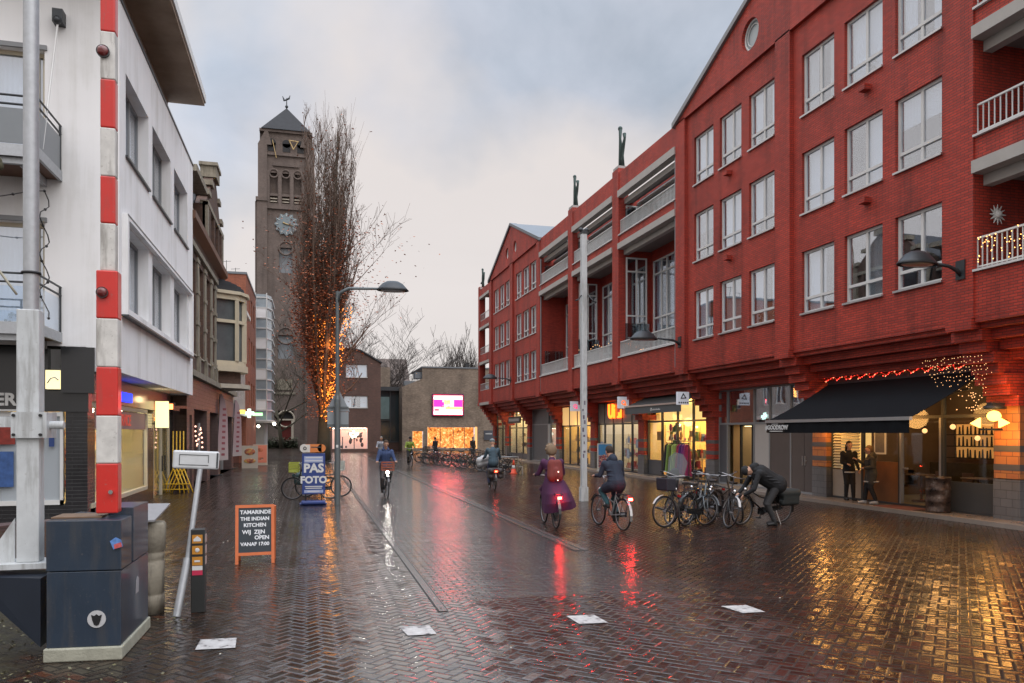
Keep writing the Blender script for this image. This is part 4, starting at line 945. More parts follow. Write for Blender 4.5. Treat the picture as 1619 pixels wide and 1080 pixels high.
# ground floor front
GREYD = mat('grey_blue_door', (.34, .38, .41), .4, var=.06)
b = MB(); b.box(-18, -5.42, YF + .1, YF + .3, 2.62, 3.88); b.box(-5.12, LG + .18, YF - .08, YF + .3, 2.9, 3.88); b.box(-18, LG + .03, YF + .06, YF + .32, 2.5, 2.95); b.build('black_fascia', BLACKP, wb)
b = MB(); b.box(-5.08, LG, YF + .1, YF + .7, 0, 2.5); b.box(-18, -5.08, YF + .1, YF + .3, 0, .5); b.build('tiled_pier', GRANITE, wb)
b = MB(); b.box(-18, -5.12, YF + .12, YF + .2, .56, 2.48); sf = b.build('shop_panel', GREYD, wb)
b = MB()
for x in (-5.15, -5.55, -6.35, -8): b.box(x - .03, x + .03, YF + .07, YF + .14, .5, 2.5)
b.box(-18, -5.12, YF + .07, YF + .14, .5, .6); b.box(-18, -5.12, YF + .068, YF + .139, 2.4, 2.49); b.build('panel_frame', FRAMEW, sf)
b = MB(); b.box(-6.55, -6.05, YF + .04, YF + .06, .9, 1.65); b.build('notice', mat('blue_notice', (.04, .10, .28), .4, var=.7, vs=9), sf)
b = MB(); b.box(-6.6, -6.02, YF + .04, YF + .06, 1.8, 2.38); b.build('notice', mat('red_notice', (.25, .03, .02), .4, var=.8, vs=7), sf)
b = MB(); b.box(-5.38, -5.28, YF + .04, YF + .06, 1.75, 2.2); b.build('notice', mat('blue_sticker', (.02, .05, .18), .4), sf)
t = thing('letter_sign', (-6, YF, 3), 'white letters ER on the black fascia at the left edge', 'sign'); text('letters', 'ER', .36, face_M((-6.2, YF + .05, 3.12 - .38), (0, -1, 0)), FRAMEW, t, .02, bold=.012); b = MB(); b.box(-7, -5.6, YF - .02, YF + .05, 2.50, 2.54); b.build('ledge', FRAMEW, t)
t = thing('light_box', (-5.26, YF, 3.2), 'small lit yellowish sign box beside the black fascia block', 'light box'); b = MB(); b.box(-5.42, -5.13, YF - .05, YF + .1, 2.98, 3.38); b.build('sign_face', emis('cream_light', (1, .86, .45), 1.1), t)
b = MB(); b.path([V(-5.38, YF - .06, 3.1), V(-5.32, YF - .06, 3.2), V(-5.24, YF - .06, 3.23), V(-5.17, YF - .06, 3.17)], .012, 4); b.build('emblem', mat('emblem_blue', (.1, .15, .4), .4), t)
# ground floor side
b = MB(); b.box(LG - .4, LG, 24.75, 25.75, 0, 2.62); b.box(LG - .4, LG, 28.62, 29.25, 0, 3.3); b.box(LG - .1, LG, 18.7, 24.75, 0, .4); b.box(LG - .35, LG - .001, 18.7, 18.85, .4, 2.6); b.build_each('dark_pier', GRANITE, wb)
b = MB(); b.box(LG - .3, LG + .02, 18.66, 28.62, 2.74, 3.36); b.build('side_fascia', mat('brown_fascia', (.10, .045, .035), .3, var=.2, coat=.3), wb)
b = MB(); b.box(LG - .05, LG + .03, 18.7, 24.7, .38, .48); b.box(LG - .05, LG + .03, 18.7, 24.7, 2.62, 2.72); b.box(LG - .05, LG + .03, 24.62, 24.72, .48, 2.62); sf = b.build('shop_window_frame', CREAM, wb)
b = MB(); b.box(LG - .03, LG - .015, 18.8, 24.65, .48, 2.62); b.build('pane', SHOPG, sf)
b = MB(); b.box(LG - 2.2, LG - 2.15, 18.9, 24.7, .4, 2.7); b.box(LG - 2.2, LG - .1, 24.68, 24.72, .4, 2.7); b.box(LG - 2.2, LG - .1, 18.9, 24.7, 2.7, 2.74); b.box(LG - 2.2, LG - .06, 18.9, 24.7, .38, .42); ri = b.build('shop_interior', WARMWALL, sf)
b = MB(); b.box(LG - 1.8, LG - .4, 21.3, 21.5, 2.62, 2.66); b.box(LG - 1.8, LG - .4, 23.3, 23.5, 2.62, 2.66); b.build('ceiling_light', emis('soft_warm_window', (1, .86, .60), 30), ri)
t = thing('letter_sign', (LG, 21.5, 2.4), 'red letters SERVICE across the top of the left shop window', 'sign'); text('letters', 'SERVICE', .42, face_M((LG - .0, 21.9, 2.36), (1, 0, 0)), mat('red_letters', (.45, .05, .05), .4, emit=(1, .1, .08), es=.25), t, .006, bold=.006)
b = MB(); b.box(LG - .012, LG - .008, 19.0, 24.6, 2.14, 2.6); b.build('letter_band', mat('pink_band', (.35, .22, .22), .5), t)
t = thing('light_box', (LG, 20.9, 3), 'glowing blue strip sign under the white overhang', 'light box'); b = MB(); b.box(LG + .02, LG + .09, 20.2, 22.4, 2.84, 3.08); b.build('sign_face', emis('blue_neon', (.01, .05, 1), 1.6), t)
t = thing('light_box', (LG, 25.9, 2.8), 'upright pale yellow lit sign beside the glass shop doors', 'light box'); b = MB(); b.box(LG + .05, LG + .42, 25.75, 25.85, 2.2, 3.02); b.build('sign_face', emis('cream_light2', (1, .84, .42), 1.4), t); b = MB(); b.box(LG, LG + .05, 25.78, 25.82, 2.3, 2.36); b.build('bracket', DMETAL, t)
t = thing('heater_lamp', (LG + .2, 27.7, 3), 'small orange glowing lamp under the white overhang', 'lamp'); b = MB(); b.box(LG + .03, LG + .3, 27.5, 27.8, 2.95, 3.05); b.build('housing', DMETAL, t); b = MB(); b.box(LG + .05, LG + .28, 27.46, 27.49, 2.82, 3.0); b.build('lamp_glass', emis('orange_glow', (1, .28, .08), 5), t)
plight('overhang_light', (-4.3, 25.2, 3.05), 3.5, (1, .72, .38), .1)
b = MB()
for y in (25.8, 27.15, 28.55): b.box(LG - .08, LG - .0, y - .05, y + .05, .02, 2.6)
b.box(LG - .078, LG - .003, 25.8, 28.6, 2.52, 2.7); df = b.build('door_frame', CREAM, wb); b = MB(); b.box(LG - .05, LG - .035, 25.85, 28.5, .05, 2.52); b.build('glass_door', SHOPG, df)
b = MB(); 
for y in (26.9, 27.4): b.tube((LG + .05, y, .8), (LG + .05, y, 1.3), .02)
b.build('door_handle', DMETAL, df)
b = MB(); b.box(LG - 1.9, LG - 1.85, 25.8, 28.6, .02, 2.7); b.box(LG - 1.9, LG - .1, 28.57, 28.6, .02, 2.7); b.box(LG - 1.9, LG - .1, 25.8, 25.83, .02, 2.7); b.box(LG - 1.9, LG, 25.8, 28.6, 2.7, 2.73); ri = b.build('hall_interior', WARMWALL, df); b = MB(); b.box(LG - 1.5, LG - .6, 27, 27.3, 2.6, 2.63); b.build('ceiling_light', emis('soft_warm', (1, .82, .5), 9), ri)
b = MB(); b.box(LG - 5, LG - 2.3, 18.7, 29.2, 0, 3.3); b.build('inner_core', DARK, wb)
goods('shelves of small spectacles boxes and dark goods on the back wall of the left shop', LG - 2.1, LG - 1.8, 19.6, 24.4, .5, 2.4, 90, [(.10, .07, .05), (.5, .45, .35), (.25, .05, .04), (.06, .08, .12)], 16)
# spectacle display stand in the window
t = thing('display_stand', (LG - .6, 21.6, .42), 'thin metal display stand with round mirrors in the left shop window', 'display stand'); b = MB(); r = random.Random(3)
for y in (20.4, 21.3, 22.4, 23.4):
    b.tube((LG - .5, y, .42), (LG - .5, y, 1.9), .022, n=5)
    for j in range(5): z = .6 + j * .28; b.tube((LG - .5, y - .25, z), (LG - .5, y + .25, z + r.uniform(-.05, .05)), .012, n=5); b.ball((LG - .5, y + r.uniform(-.25, .25), z + .06), (.03, .06, .05), 7, 5)
b.build('stand', DMETAL, t); b = MB()
for y, z in ((20.9, 1.95), (22.0, 1.5), (23.0, 1.8)): b.ball((LG - .45, y, z), (.04, .12, .12), 10, 7)
b.build('mirror', CHROME, t)
# balconies
BALG = mat('balcony_panel', (.20, .22, .235), .4, var=.1)
for z, lab, glz in ((7.45, 'upper balcony with dark grey panels on the white front', 0), (4.0, 'lower balcony with clear glass panels on the white front', 1)):
    t = thing('balcony', (-7, YF, z), lab, 'balcony', 'balconies on the white front'); b = MB(); b.box(-9.5, -5.18, 16.9, YF - .003, z, z + .1); b.build('deck', WOODD, t)
    b = MB(); b.box(-9.5, -5.12, 16.86, 16.9, z - .03, z + .2); b.box(-5.17, -5.11, 16.9, YF - .003, z - .03, z + .18); b.box(-9.4, -5.3, 16.95, 17.05, z - .15, z - .003); b.box(-5.5, -5.4, 17.06, YF - .003, z - .17, z - .01); b.build('edge_beam', STEEL, t)
    b = MB()
    for zz in (z + 1.15, z + .98):
        b.tube((-9.5, 16.88, zz), (-5.14, 16.88, zz), .022, n=6); b.tube((-5.14, 16.88, zz), (-5.14, YF, zz), .022, n=6)
    for x, y in ((-5.14, 16.88), (-5.14, YF - .05), (-6.5, 16.88), (-8, 16.88)): b.tube((x, y, z + .1), (x, y, z + 1.15), .025, n=6)
    b.build('railing', DMETAL, t)
    b = MB(); b.box(-9.5, -5.17, 16.87, 16.89, z + .22, z + .9); b.box(-5.145, -5.135, 16.92, YF - .08, z + .2, z + .9); b.build('infill_panel', BALG if not glz else SHOPG, t)
t = thing('support_rod', (-5.2, YF, 9), 'white tie rod holding the upper balcony from a bracket on the wall', 'tie rod'); b = MB(); b.tube((-5.14, YF - .2, 10.75), (-5.15, 17.2, 7.7), .022, n=6); b.build('rod', FRAMEW, t); b = MB(); b.box(-5.24, -5.04, YF - .25, YF, 10.72, 11.0); b.ball((-5.14, YF - .25, 10.75), .09, 8, 6); b.build('bracket', DMETAL, t)
pts = [V(-8 + i * .16, 17.0, 6.85 - .28 * math.sin(min(1, i / 18) * math.pi)) for i in range(18)] + [V(-5.14, 17.3 + .3 * math.sin(i), 6.9 - i * .12) for i in range(22)]
t = thing('dark_string_lights', pts[0], 'unlit dark string lights hanging between the two balconies', 'string lights'); b = MB(); b.path(pts, .012, 4)
for p in pts[::3]: b.ball(p, .03, 5, 4)
b.build('cable', BLACK, t)
# ---------------------------------------------------------------- old brick house with bay window
GX = -4.2
ob = thing('victorian_house', (-7, 37, 0), 'ornate old dark brick house with a cream bay window and stone bands', 'house')
b = MB(); gh = [(29.9, 30.5, 0, 2.7), (31.0, 34.8, 0, 2.95), (35.8, 38.9, 0, 2.95), (39.8, 45.5, 0, 3.4)]
wall(b, 'x', GX, 1, 29.27, 46.5, 0, 4.1, gh, .5); b.build('ground_floor_wall', TILEB, ob)
b = MB(); b.box(GX - 1.5, GX - 1.4, 29.4, 39, 0, 3); b.build('porch_back', mat('porch_brown', (.09, .045, .035), .5, var=.3), ob)
b = MB(); wn = [(30.2, 31.4), (32.4, 33.6), (34.6, 35.8), (36.6, 37.4)]
oh = [(a, c, 5.0, 8.6) for a, c in wn] + [(42.9, 43.6, 4.9, 8.2)]
wall(b, 'x', GX, 1, 29.27, 46.5, 4.1, 9.7, oh, .2)
# gable block
b.box(GX - 5, GX, 34.2, 40.2, 9.7, 11.6); b.prism([V(GX, 34.2, 11.6), V(GX, 40.2, 11.6), V(GX, 38.6, 13.3), V(GX, 37.6, 13.9), V(GX, 36.6, 13.3)], (-.4, 0, 0)); b.box(GX - 3, GX - .5, 31.2, 34.1, 9.7, 12.0)
b.poly([V(GX - 6, 29.27, 3), V(GX, 29.27, 3), V(GX, 29.27, 9.7), V(GX - 6, 29.27, 9.7)]); b.build('brick_wall', OLDB, ob)
for a, c in wn: window(ob, 'x', GX, 1, a, c, 5.0, 8.6, .2, CREAM, (.5,), (.66,), .08, STONE, None)
b = MB()
for y in (29.6, 31.9, 34.1, 36.2, 37.7): 
    for z in (5.0, 6.2, 7.4, 8.6): b.box(GX - .05, GX + .07, y - .35, y + .35, z, z + .18)
    b.box(GX - .05, GX + .12, y - .18, y + .18, 4.35, 5.0); b.box(GX - .04, GX + .045, y - .25, y + .25, 5.18, 8.6)
b.box(GX, GX + .22, 29.3, 46.5, 4.1, 4.32); b.box(GX, GX + .12, 29.3, 38, 8.9, 9.1)
for y in (34.4, 40.0): b.box(GX - .1, GX + .12, y - .2, y + .2, 9.9, 11.7)
b.box(GX - 3.1, GX + .1, 31.1, 34.15, 11.95, 12.2); b.box(GX - 3.05, GX - .2, 31.1, 34.15, 10.7, 10.85); b.box(GX - .2, GX + .14, 34.2, 40.2, 11.55, 11.75)
for y, z in ((36.2, 12.9), (39.0, 12.9), (35.2, 12.2), (40.0, 12.2)): b.box(GX - .5, GX + .1, y - .35, y + .35, z, z + .22)
b.box(GX - .55, GX + .14, 37.0, 38.3, 13.6, 14.1); b.box(GX - .6, GX + .2, 36.9, 38.4, 14.103, 14.25); b.build('stone_trim', OLDSTONE, ob)
b = MB()
for y in (34.9, 36.4, 38.0, 39.2): b.box(GX + .01, GX + .14, y - .12, y + .12, 9.95, 11.5)
b.build_each('gable_pilaster', OLDB, ob)
b = MB()
for a in (35.2, 36.7, 38.4): b.box(GX + .003, GX + .03, a, a + .9, 10.0, 11.3)
b.box(GX - .49, GX - .47, 31.8, 33.6, 10.9, 11.8); b.build('gable_window', mat('dark_pane', (.03, .035, .04), .1), ob)
b = MB(); b.prism([V(GX + .0, 29.2, 9.5), V(GX + .3, 29.2, 9.7), V(GX + .3, 29.2, 9.95), V(GX, 29.2, 9.95)], (0, 11.2, 0)); b.prism([V(GX + .0, 41, 8.9), V(GX + .3, 41, 9.05), V(GX + .3, 41, 9.3), V(GX, 41, 9.3)], (0, 5.5, 0)); b.build('eaves_cornice', WOODD, ob)
b = MB(); b.prism([V(GX, 29.2, 9.95), V(GX - 3, 29.2, 11.6), V(GX - 6, 29.2, 9.95)], (0, 5, 0)); b.prism([V(GX - .45, 34, 11.5), V(GX - .45, 37.6, 13.7), V(GX - .45, 40.4, 11.5)], (-4, 0, 0)); b.build('slate_roof', SLATE, ob)
b = MB(); b.lathe((GX - .8, 41.3, 11.2), [(.5, 0), (.45, .6), (.38, 1.1), (.42, 1.15), (.3, 1.25), (.1, 1.3), (.04, 1.6), (.02, 3.1)], 8); b.box(GX - 1.2, GX - .4, 40.9, 41.7, 9.5, 11.25); b.build('turret', OLDSTONE, ob)
# bay window: half octagon
def octo(r, y, dx=.0): return [(0, -r), (r * .62, -r * .62 + dx), (r * .80, -r * .2), (r * .80, r * .2), (r * .62, r * .62), (0, r)]
yb_ = 39.7
def band(mb, r, z0, z1): mb.prism([V(GX - .02 + a, yb_ + c, z0) for a, c in octo(r, 0)], (0, 0, z1 - z0))
b = MB(); band(b, 1.62, 4.95, 5.25); band(b, 1.5, 5.25, 5.45); band(b, 1.55, 8.35, 8.6); band(b, 1.7, 8.6, 8.75); band(b, 1.52, 7.25, 7.4)
o8 = octo(1.45, 0)
for a, c in o8[1:5]: b.box(GX - .12 + a, GX + .05 + a, yb_ + c - .11, yb_ + c + .11, 5.45, 8.35)
b.build('bay_frame', CREAM, ob); b = MB(); band(b, 1.35, 5.45, 8.35); b.build('bay_glass', mat('bay_pane', (.10, .115, .12), .06, var=.4, vs=1.5), ob)
b = MB(); band(b, 1.2, 4.4, 4.95); b.build('bay_base', OLDB, ob); b = MB(); band(b, 1.75, 4.15, 4.35); b.build('bay_ledge', STONE, ob)
b = MB()
for i in range(6): r0 = 1.45 * math.cos(i * .27); b.prism([V(GX - .02 + a, yb_ + c, 8.75 + i * .12) for a, c in octo(r0, 0)], (0, 0, .12))
b.build('bay_dome', SLATE, ob)
# timber windows next to the bay
b = MB()
for i in range(6): b.box(GX + .02, GX + .14, 41.9 + i * .9, 42.0 + i * .9, 4.5, 8.6)
for z in (4.5, 5.4, 6.2, 7.0, 8.5): b.box(GX + .017, GX + .137, 41.9, 46.4, z, z + .1)
for i in range(8): b.tube((GX + .1, 42.0 + i * .55, 7.1), (GX + .1, 42.5 + i * .55, 8.4), .035, n=4); b.tube((GX + .1, 42.5 + i * .55, 7.1), (GX + .1, 42.0 + i * .55, 8.4), .035, n=4)
b.build('timber_frame', FRAMEW, ob); b = MB(); b.box(GX + .0, GX + .015, 41.9, 46.4, 4.5, 8.6); b.build('timber_glass', mat('dark_pane', (.03, .035, .04), .1), ob)
b = MB(); b.box(GX - .6, GX - .5, 39.9, 45.4, 0, 3.4); b.build('shop_glass', mat('dark_pane', (.03, .035, .04), .1), ob)
b = MB(); b.box(GX + .02, GX + .1, 39.6, 46.2, 2.9, 3.7); b.build('shop_fascia', PANELG, ob); b = MB(); 
for y in (39.9, 41.8, 43.6, 45.3): b.box(GX - .5, GX - .42, y - .05, y + .05, 0, 3.4)
b.build('shop_mullion', ALU, ob)
# next houses up the left side
nh = thing('narrow_house', (-7, 50, 0), 'narrow pale rendered house past the bay window', 'house'); b = MB(); hs = [(47.2 + i * 1.9, 48.4 + i * 1.9, z, z + 1.9) for i in range(4) for z in (4.2, 7.0)]
wall(b, 'x', GX, 1, 46.53, 55.0, 3.2, 9.6, hs, .2); b.poly([V(GX - 6, 46.53, 8), V(GX, 46.53, 8), V(GX, 46.53, 9.6), V(GX - 6, 46.53, 9.6)]); b.build('wall', mat('pale_render', (.36, .33, .31), .8, var=.15), nh)
for h in hs: window(nh, 'x', GX, 1, *h, .2, FRAMEW, (.5,), (), .08, None, ('full', 2))
b = MB(); b.box(GX, GX + .35, 46.5, 55.0, 9.6, 9.85); b.box(GX - .1, GX + .2, 46.6, 55, 3.1, 3.4); b.build_each('cornice', FRAMEW, nh); b = MB(); b.box(GX - .5, GX - .4, 46.6, 55, 0, 3.1); b.build('shop_glass', mat('dark_pane', (.03, .035, .04), .1), nh)
b = MB(); b.box(GX - .38, GX - .3, 48.3, 49.6, 0, 2.9); b.build('lit_shop', emis('orange_shop', (1, .42, .1), .5), nh)
rb_ = thing('brick_block', (-8, 60, 0), 'plain orange brick block rising above the old houses', 'building'); b = MB()
hs = [(57.2 + i * 2.4, 58.4 + i * 2.4, z, z + 1.7) for i in range(3) for z in (4, 7.1, 10.1)]
wall(b, 'x', GX + .05, 1, 55.05, 64.8, 0, 12.8, hs, .15); b.poly([V(-16, 55.05, 0), V(GX + .05, 55.05, 0), V(GX + .05, 55.05, 12.8), V(-16, 55.05, 12.8)]); b.build('wall', ORANGEB, rb_)
for h in hs: window(rb_, 'x', GX + .05, 1, *h, .15, FRAMEG, (.5,), (), .07, None, None)
b = MB(); b.box(-16, GX + .1, 55.0, 64.8, 12.8, 12.95); b.build('roof_edge', ZINC, rb_)
b = MB()
for x, h_ in ((-5.6, 1.2), (-6.4, .8), (-5.0, .7)): b.tube((x, 57, 12.9), (x, 57, 12.9 + h_), .02, n=5); b.tube((x - .3, 57, 12.8 + h_), (x + .3, 57, 12.85 + h_), .015, n=5)
b.build('aerial', DMETAL, rb_)
gt = thing('glass_tower', (-3.9, 68, 0), 'narrow stair tower clad in bands of pale glass', 'building')
b = MB(); b.prism([V(-4.22, 66.06, 3), V(-3.42, 66.06, 3), V(-3.05, 67.2, 3), V(-3.05, 72, 3), V(-4.22, 72, 3)], (0, 0, 10.4)); b.build('glazing', mat('band_glass', (.30, .36, .40), .08, var=.3, vs=.9, coat=.5), gt)
b = MB()
for i in range(13): z = 3.0 + i * .84; b.prism([V(-4.28, 66.0, z), V(-3.36, 66.0, z), V(-2.97, 67.15, z), V(-2.97, 72, z), V(-4.28, 72, z)], (0, 0, .1))
for x in (-4.28, -3.42): b.box(x, x + .08, 65.99, 66.05, 3.0, 13.5)
b.build('white_band', FRAMEW, gt); b = MB()
for i in (1, 4, 7, 10): b.box(-4.2, -3.44, 66.02, 66.055, 3.1 + i * .84, 3.84 + i * .84)
b.build_each('curtained_pane', CURT[0], gt); b = MB(); b.box(-4.5, -2.7, 65.5, 68, 2.85, 3.0); b.box(-4.5, -3.6, 66.5, 72, 0, 2.85); b.build('canopy', CONC, gt)
# ---------------------------------------------------------------- church tower
tw = thing('church_tower', (-3.05, 112, 0), 'tall brown brick church tower with a clock and pyramid roof', 'church tower')
TX0, TX1, TY = -6.75, .7, 108.0; TM = (TX0 + TX1) / 2 + .05
b = MB(); tri = [(TM - 2.15 + i * 1.55, TM - 1.15 + i * 1.55, 34.2, 37.0) for i in range(3)]
b2 = [(a, c, 32.9, 33.9) for a, c, _, _ in tri]
door = (-4.05, -2.05, 0, 5.0)
wall(b, 'y', TY, -1, TX0 + 1.2, TX1 - 1.2, 0, 42.4, tri + b2 + [(TM - .95, TM + .75, 23.6, 27.0), door, (TM - 1.1, TM + .9, 12.0, 15.2)], .6)
for x0, x1 in ((TX0, TX0 + 1.3), (TX1 - 1.3, TX1)):
    b.box(x0, x1, TY - .45, TY + 8, 0, 33.0); b.box(x0 + .12, x1 - .02, TY - .35, TY + 8, 33.0, 40.6)
b.box(TX0 + .3, TX1 - .3, TY + .7, TY + 8, 0, 42.4); b.box(TX0 - .25, TX0 + .05, TY - .1, TY + 8, 0, 33)
b.box(TX0 - .15, TX0 + 1.35, TY - .6, TY + 1.2, 33.0, 33.5); b.box(TX1 - 1.35, TX1 + .15, TY - .6, TY + 1.2, 33.0, 33.5)
b.prism([V(TX0 + .1, TY - .35, 40.6), V(TX0 + 1.9, TY - .35, 40.6), V(TX0 + 1.4, TY - .35, 42.4), V(TX0 + 1.0, TY - .35, 42.4)], (0, 2, 0)); b.prism([V(TX1 - .1, TY - .35, 40.6), V(TX1 - 1.9, TY - .35, 40.6), V(TX1 - 1.4, TY - .35, 42.4), V(TX1 - 1.0, TY - .35, 42.4)], (0, 2, 0))
b.box(TX0 + 2.0, TX1 - 2.0, TY - .2, TY, 37.9, 38.4)
b.build('wall', TOWERB, tw)
b = MB()
for i in range(4): x = TM - 2.6 + i * 1.55 ; b.box(x, x + .4, TY - .12, TY + .1, 32.5, 37.3)
for i in range(3):
    x0 = TM - 2.15 + i * 1.55; b.ring((x0 + .5, TY - .02, 36.9), .55, .13, 'y', 16, 5)
b.box(TM - 2.8, TM + 2.8, TY - .3, TY - .01, 32.1, 32.5); b.box(TM - 2.5, TM + 2.4, TY - .25, TY - .01, 39.3, 39.6); b.build('louvre_surround', TOWERB, tw)
b = MB()
for i in range(3):
    for z in (33.1, 33.5, 34.1): b.box(TM - 2.1 + i * 1.55, TM - 1.2 + i * 1.55, TY + .05, TY + .3, z, z + .12)
b.build('stone_louvre', STONE, tw)
b = MB()
for z, n_ in ((40.6, 3),):
    for i in range(3): b.tube((TM - 1.9 + i * 1.9, TY - .01, 41.0), (TM - 1.9 + i * 1.9, TY - .05, 41.0), .55, n=16); b.box(TM - 2.4 + i * 1.9, TM - 1.4 + i * 1.9, TY - .05, TY - .01, 39.9, 41.0)
b.build('belfry_opening', DARK, tw)
b = MB(); b.box(TX0 + .3, TX1 - .3, TY - .3, TY + 7.6, 42.4, 42.75); b.build('cornice', TOWERB, tw)
b = MB(); cx_, cy_ = (TX0 + TX1) / 2, TY + 3.6; q = [V(TX0 + .55, TY - .5, 42.75), V(TX1 - .55, TY - .5, 42.75), V(TX1 - .55, TY + 7.8, 42.75), V(TX0 + .55, TY + 7.8, 42.75)]; ap = V(cx_, TY + 2.6, 46.9)
b.add(q + [ap], [(0, 1, 4), (1, 2, 4), (2, 3, 4), (3, 0, 4)]); b.build('roof', SLATE, tw)
b = MB(); b.tube((cx_, TY + 2.6, 46.6), (cx_, TY + 2.6, 48.3), .1, .04); b.ball((cx_, TY + 2.6, 47.1), .22, 8, 6); b.tube((cx_ - .3, TY + 2.6, 47.9), (cx_ + .35, TY + 2.6, 48.3), .09, .14, 6); b.tube((cx_ + .35, TY + 2.6, 48.3), (cx_ + .45, TY + 2.6, 48.7), .08, .05, 6); b.tube((cx_ - .3, TY + 2.6, 47.9), (cx_ - .55, TY + 2.6, 48.5), .16, .04, 6); b.build('weathercock', DMETAL, tw)
# clock
cz, ccx = 30.1, TM
b = MB(); pts = []
for i in range(48):
    a = 2 * math.pi * i / 48; rr = 1.42 + .16 * math.cos(12 * a); pts.append(V(ccx + rr * math.cos(a), TY - .25, cz + rr * math.sin(a)))
b.prism(pts, (0, .1, 0)); ck = b.build('clock_face', mat('clock_blue', (.17, .21, .23), .6, var=.2, vs=2), tw)
b = MB()
for i in range(12):
    a = R(30 * i); b.tube((ccx + 1.05 * math.cos(a), TY - .28, cz + 1.05 * math.sin(a)), (ccx + 1.4 * math.cos(a), TY - .28, cz + 1.4 * math.sin(a)), .06, n=4)
b.build('hour_marks', mat('mark_white', (.5, .52, .5), .5), ck)
GOLD = mat('gilding', (.45, .33, .16), .5, .5, var=.1)
b = MB(); b.tube((ccx - .1, TY - .33, cz + .05), (ccx + .95, TY - .33, cz - .2), .09, .04, 5); b.tube((ccx - .45, TY - .33, cz + .2), (ccx, TY - .33, cz), .12, .08, 5); b.build('hand', GOLD, ck)
b = MB(); b.tube((TM + .3, TY - .35, 41.4), (TM + 1.6, TY - .35, 41.3), .08); b.tube((TM + .4, TY - .35, 41.3), (TM + .9, TY - .35, 40.2), .08); b.tube((TM + 1.5, TY - .35, 41.3), (TM + .9, TY - .35, 40.2), .06); b.tube((TM - 1.8, TY - .3, 41.3), (TM - 1.3, TY - .3, 38.9), .05); b.build('gilded_ornament', GOLD, tw)
b = MB(); b.box(TM - .95, TM + .75, TY + .5, TY + .55, 23.6, 27); b.box(TM - 1.1, TM + .9, TY + .5, TY + .55, 12, 15.2); b.build_each('window_pane', mat('grey_pane', (.2, .22, .24), .3), tw)
b = MB(); b.ring((TM - .1, TY - .02, 26.9), .9, .14, 'y', 20, 5); b.ring((TM - .1, TY - .02, 15.1), 1.1, .14, 'y', 20, 5); b.build('arch_trim', TOWERB, tw)
b = MB(); b.box(-4.05, -3.75, TY - .1, TY + .6, 0, 3.7); b.box(-2.35, -2.05, TY - .1, TY + .6, 0, 3.7); b.box(-4.05, -2.05, TY - .1, TY + .5, 3.7, 3.9); b.ring((-3.05, TY - .04, 3.9), 1.1, .12, 'y', 20, 5); b.build('door_surround', STONE, tw)
b = MB(); b.box(-3.75, -2.35, TY + .3, TY + .4, 0, 3.7); b.build('door', mat('dark_red_door', (.12, .015, .012), .4), tw); b = MB(); b.box(-3.95, -2.15, TY + .45, TY + .5, 3.9, 5.0); b.build('fanlight', DARK, tw)
b = MB(); b.box(-4.6, -1.8, TY - .12, TY - .01, 7.2, 7.5); b.box(-4.2, -2.2, TY - .1, TY - .01, 7.8, 9.2); b.build('relief', OLDSTONE, tw)
# low churchyard wall and hedge
b = MB(); b.box(-9, 3.2, 106.2, 106.6, 0, 1.0); tag(b.build('garden_wall', TOWERB), 'low brown brick wall in front of the church tower', 'wall')
b = MB(); b.box(1.2, 14, 110, 120, 0, 9); b.prism([V(1.2, 110, 9), V(14, 110, 9), V(14, 115, 13), V(1.2, 115, 13)], (0, .2, 0)); t = thing('church_nave', (7, 114, 0), 'brown brick nave behind the big tree', 'church'); b.build('wall', TOWERB, t)
# ---------------------------------------------------------------- buildings across the far end
bh = thing('brown_house', (3, 86, 0), 'brown brick house with a shallow gable and a bright shop window', 'house')
BY = 82.0; b = MB(); hs = [(3.7, 5.9, 7.85, 9.2), (3.5, 5.95, 4.66, 5.9), (1.2, 2.6, 4.66, 5.9), (2.3, 5.95, .35, 2.55)]
wall(b, 'y', BY, -1, -.2, 7.3, 0, 9.34, hs, .25); b.poly([V(-.2, BY, 9.34), V(7.3, BY, 9.34), V(5.2, BY, 10.6), V(4.4, BY, 10.75), V(-.2, BY, 10.75)]); b.poly([V(7.3, BY, 0), V(7.3, 95, 0), V(7.3, 95, 9.34), V(7.3, BY, 9.34)]); b.build('wall', BROWNB, bh)
b = MB(); b.prism([V(7.4, BY - .15, 9.36), V(5.2, BY - .15, 10.62), V(4.4, BY - .15, 10.77), V(-.3, BY - .15, 10.77), V(-.3, BY - .15, 10.9), V(4.4, BY - .15, 10.9), V(5.25, BY - .15, 10.75), V(7.5, BY - .15, 9.46)], (0, 12, 0)); b.build('roof', SLATE, bh)
for h in hs[:3]: window(bh, 'y', BY, -1, *h, .25, FRAMEW, (.5,), (), .07, FRAMEW, ('full', 0) if h[2] > 6 else ('sides', 0))
b = MB(); b.box(2.3, 5.95, BY + 1.6, BY + 1.65, .3, 2.6); b.box(2.3, 5.95, BY + .25, BY + 1.6, 2.56, 2.6); b.box(5.9, 5.95, BY + .25, BY + 1.6, .3, 2.56); ri = b.build('shop_interior', emis('pinkish_shop', (1, .62, .5), .42), bh); b = MB(); b.box(2.4, 5.8, BY + .6, BY + .8, 2.48, 2.52); b.build('ceiling_light', emis('panel_14', (1, .8, .6), 14), ri)
b = MB(); b.box(2.3, 5.95, BY + .1, BY + .12, .35, 2.55); b.build('shop_window', SHOPG, bh)
t = thing('shop_display', (4.5, BY + .9, .35), 'dark and bright figures in the lit window of the brown house', 'shop display'); b = MB(); rr_ = random.Random(2)
for i in range(16): b.ball((3.2 + rr_.uniform(0, 2.3), BY + .8, .5 + rr_.uniform(0, 1.6)), (rr_.uniform(.08, .2), .1, rr_.uniform(.1, .3)), 7, 5)
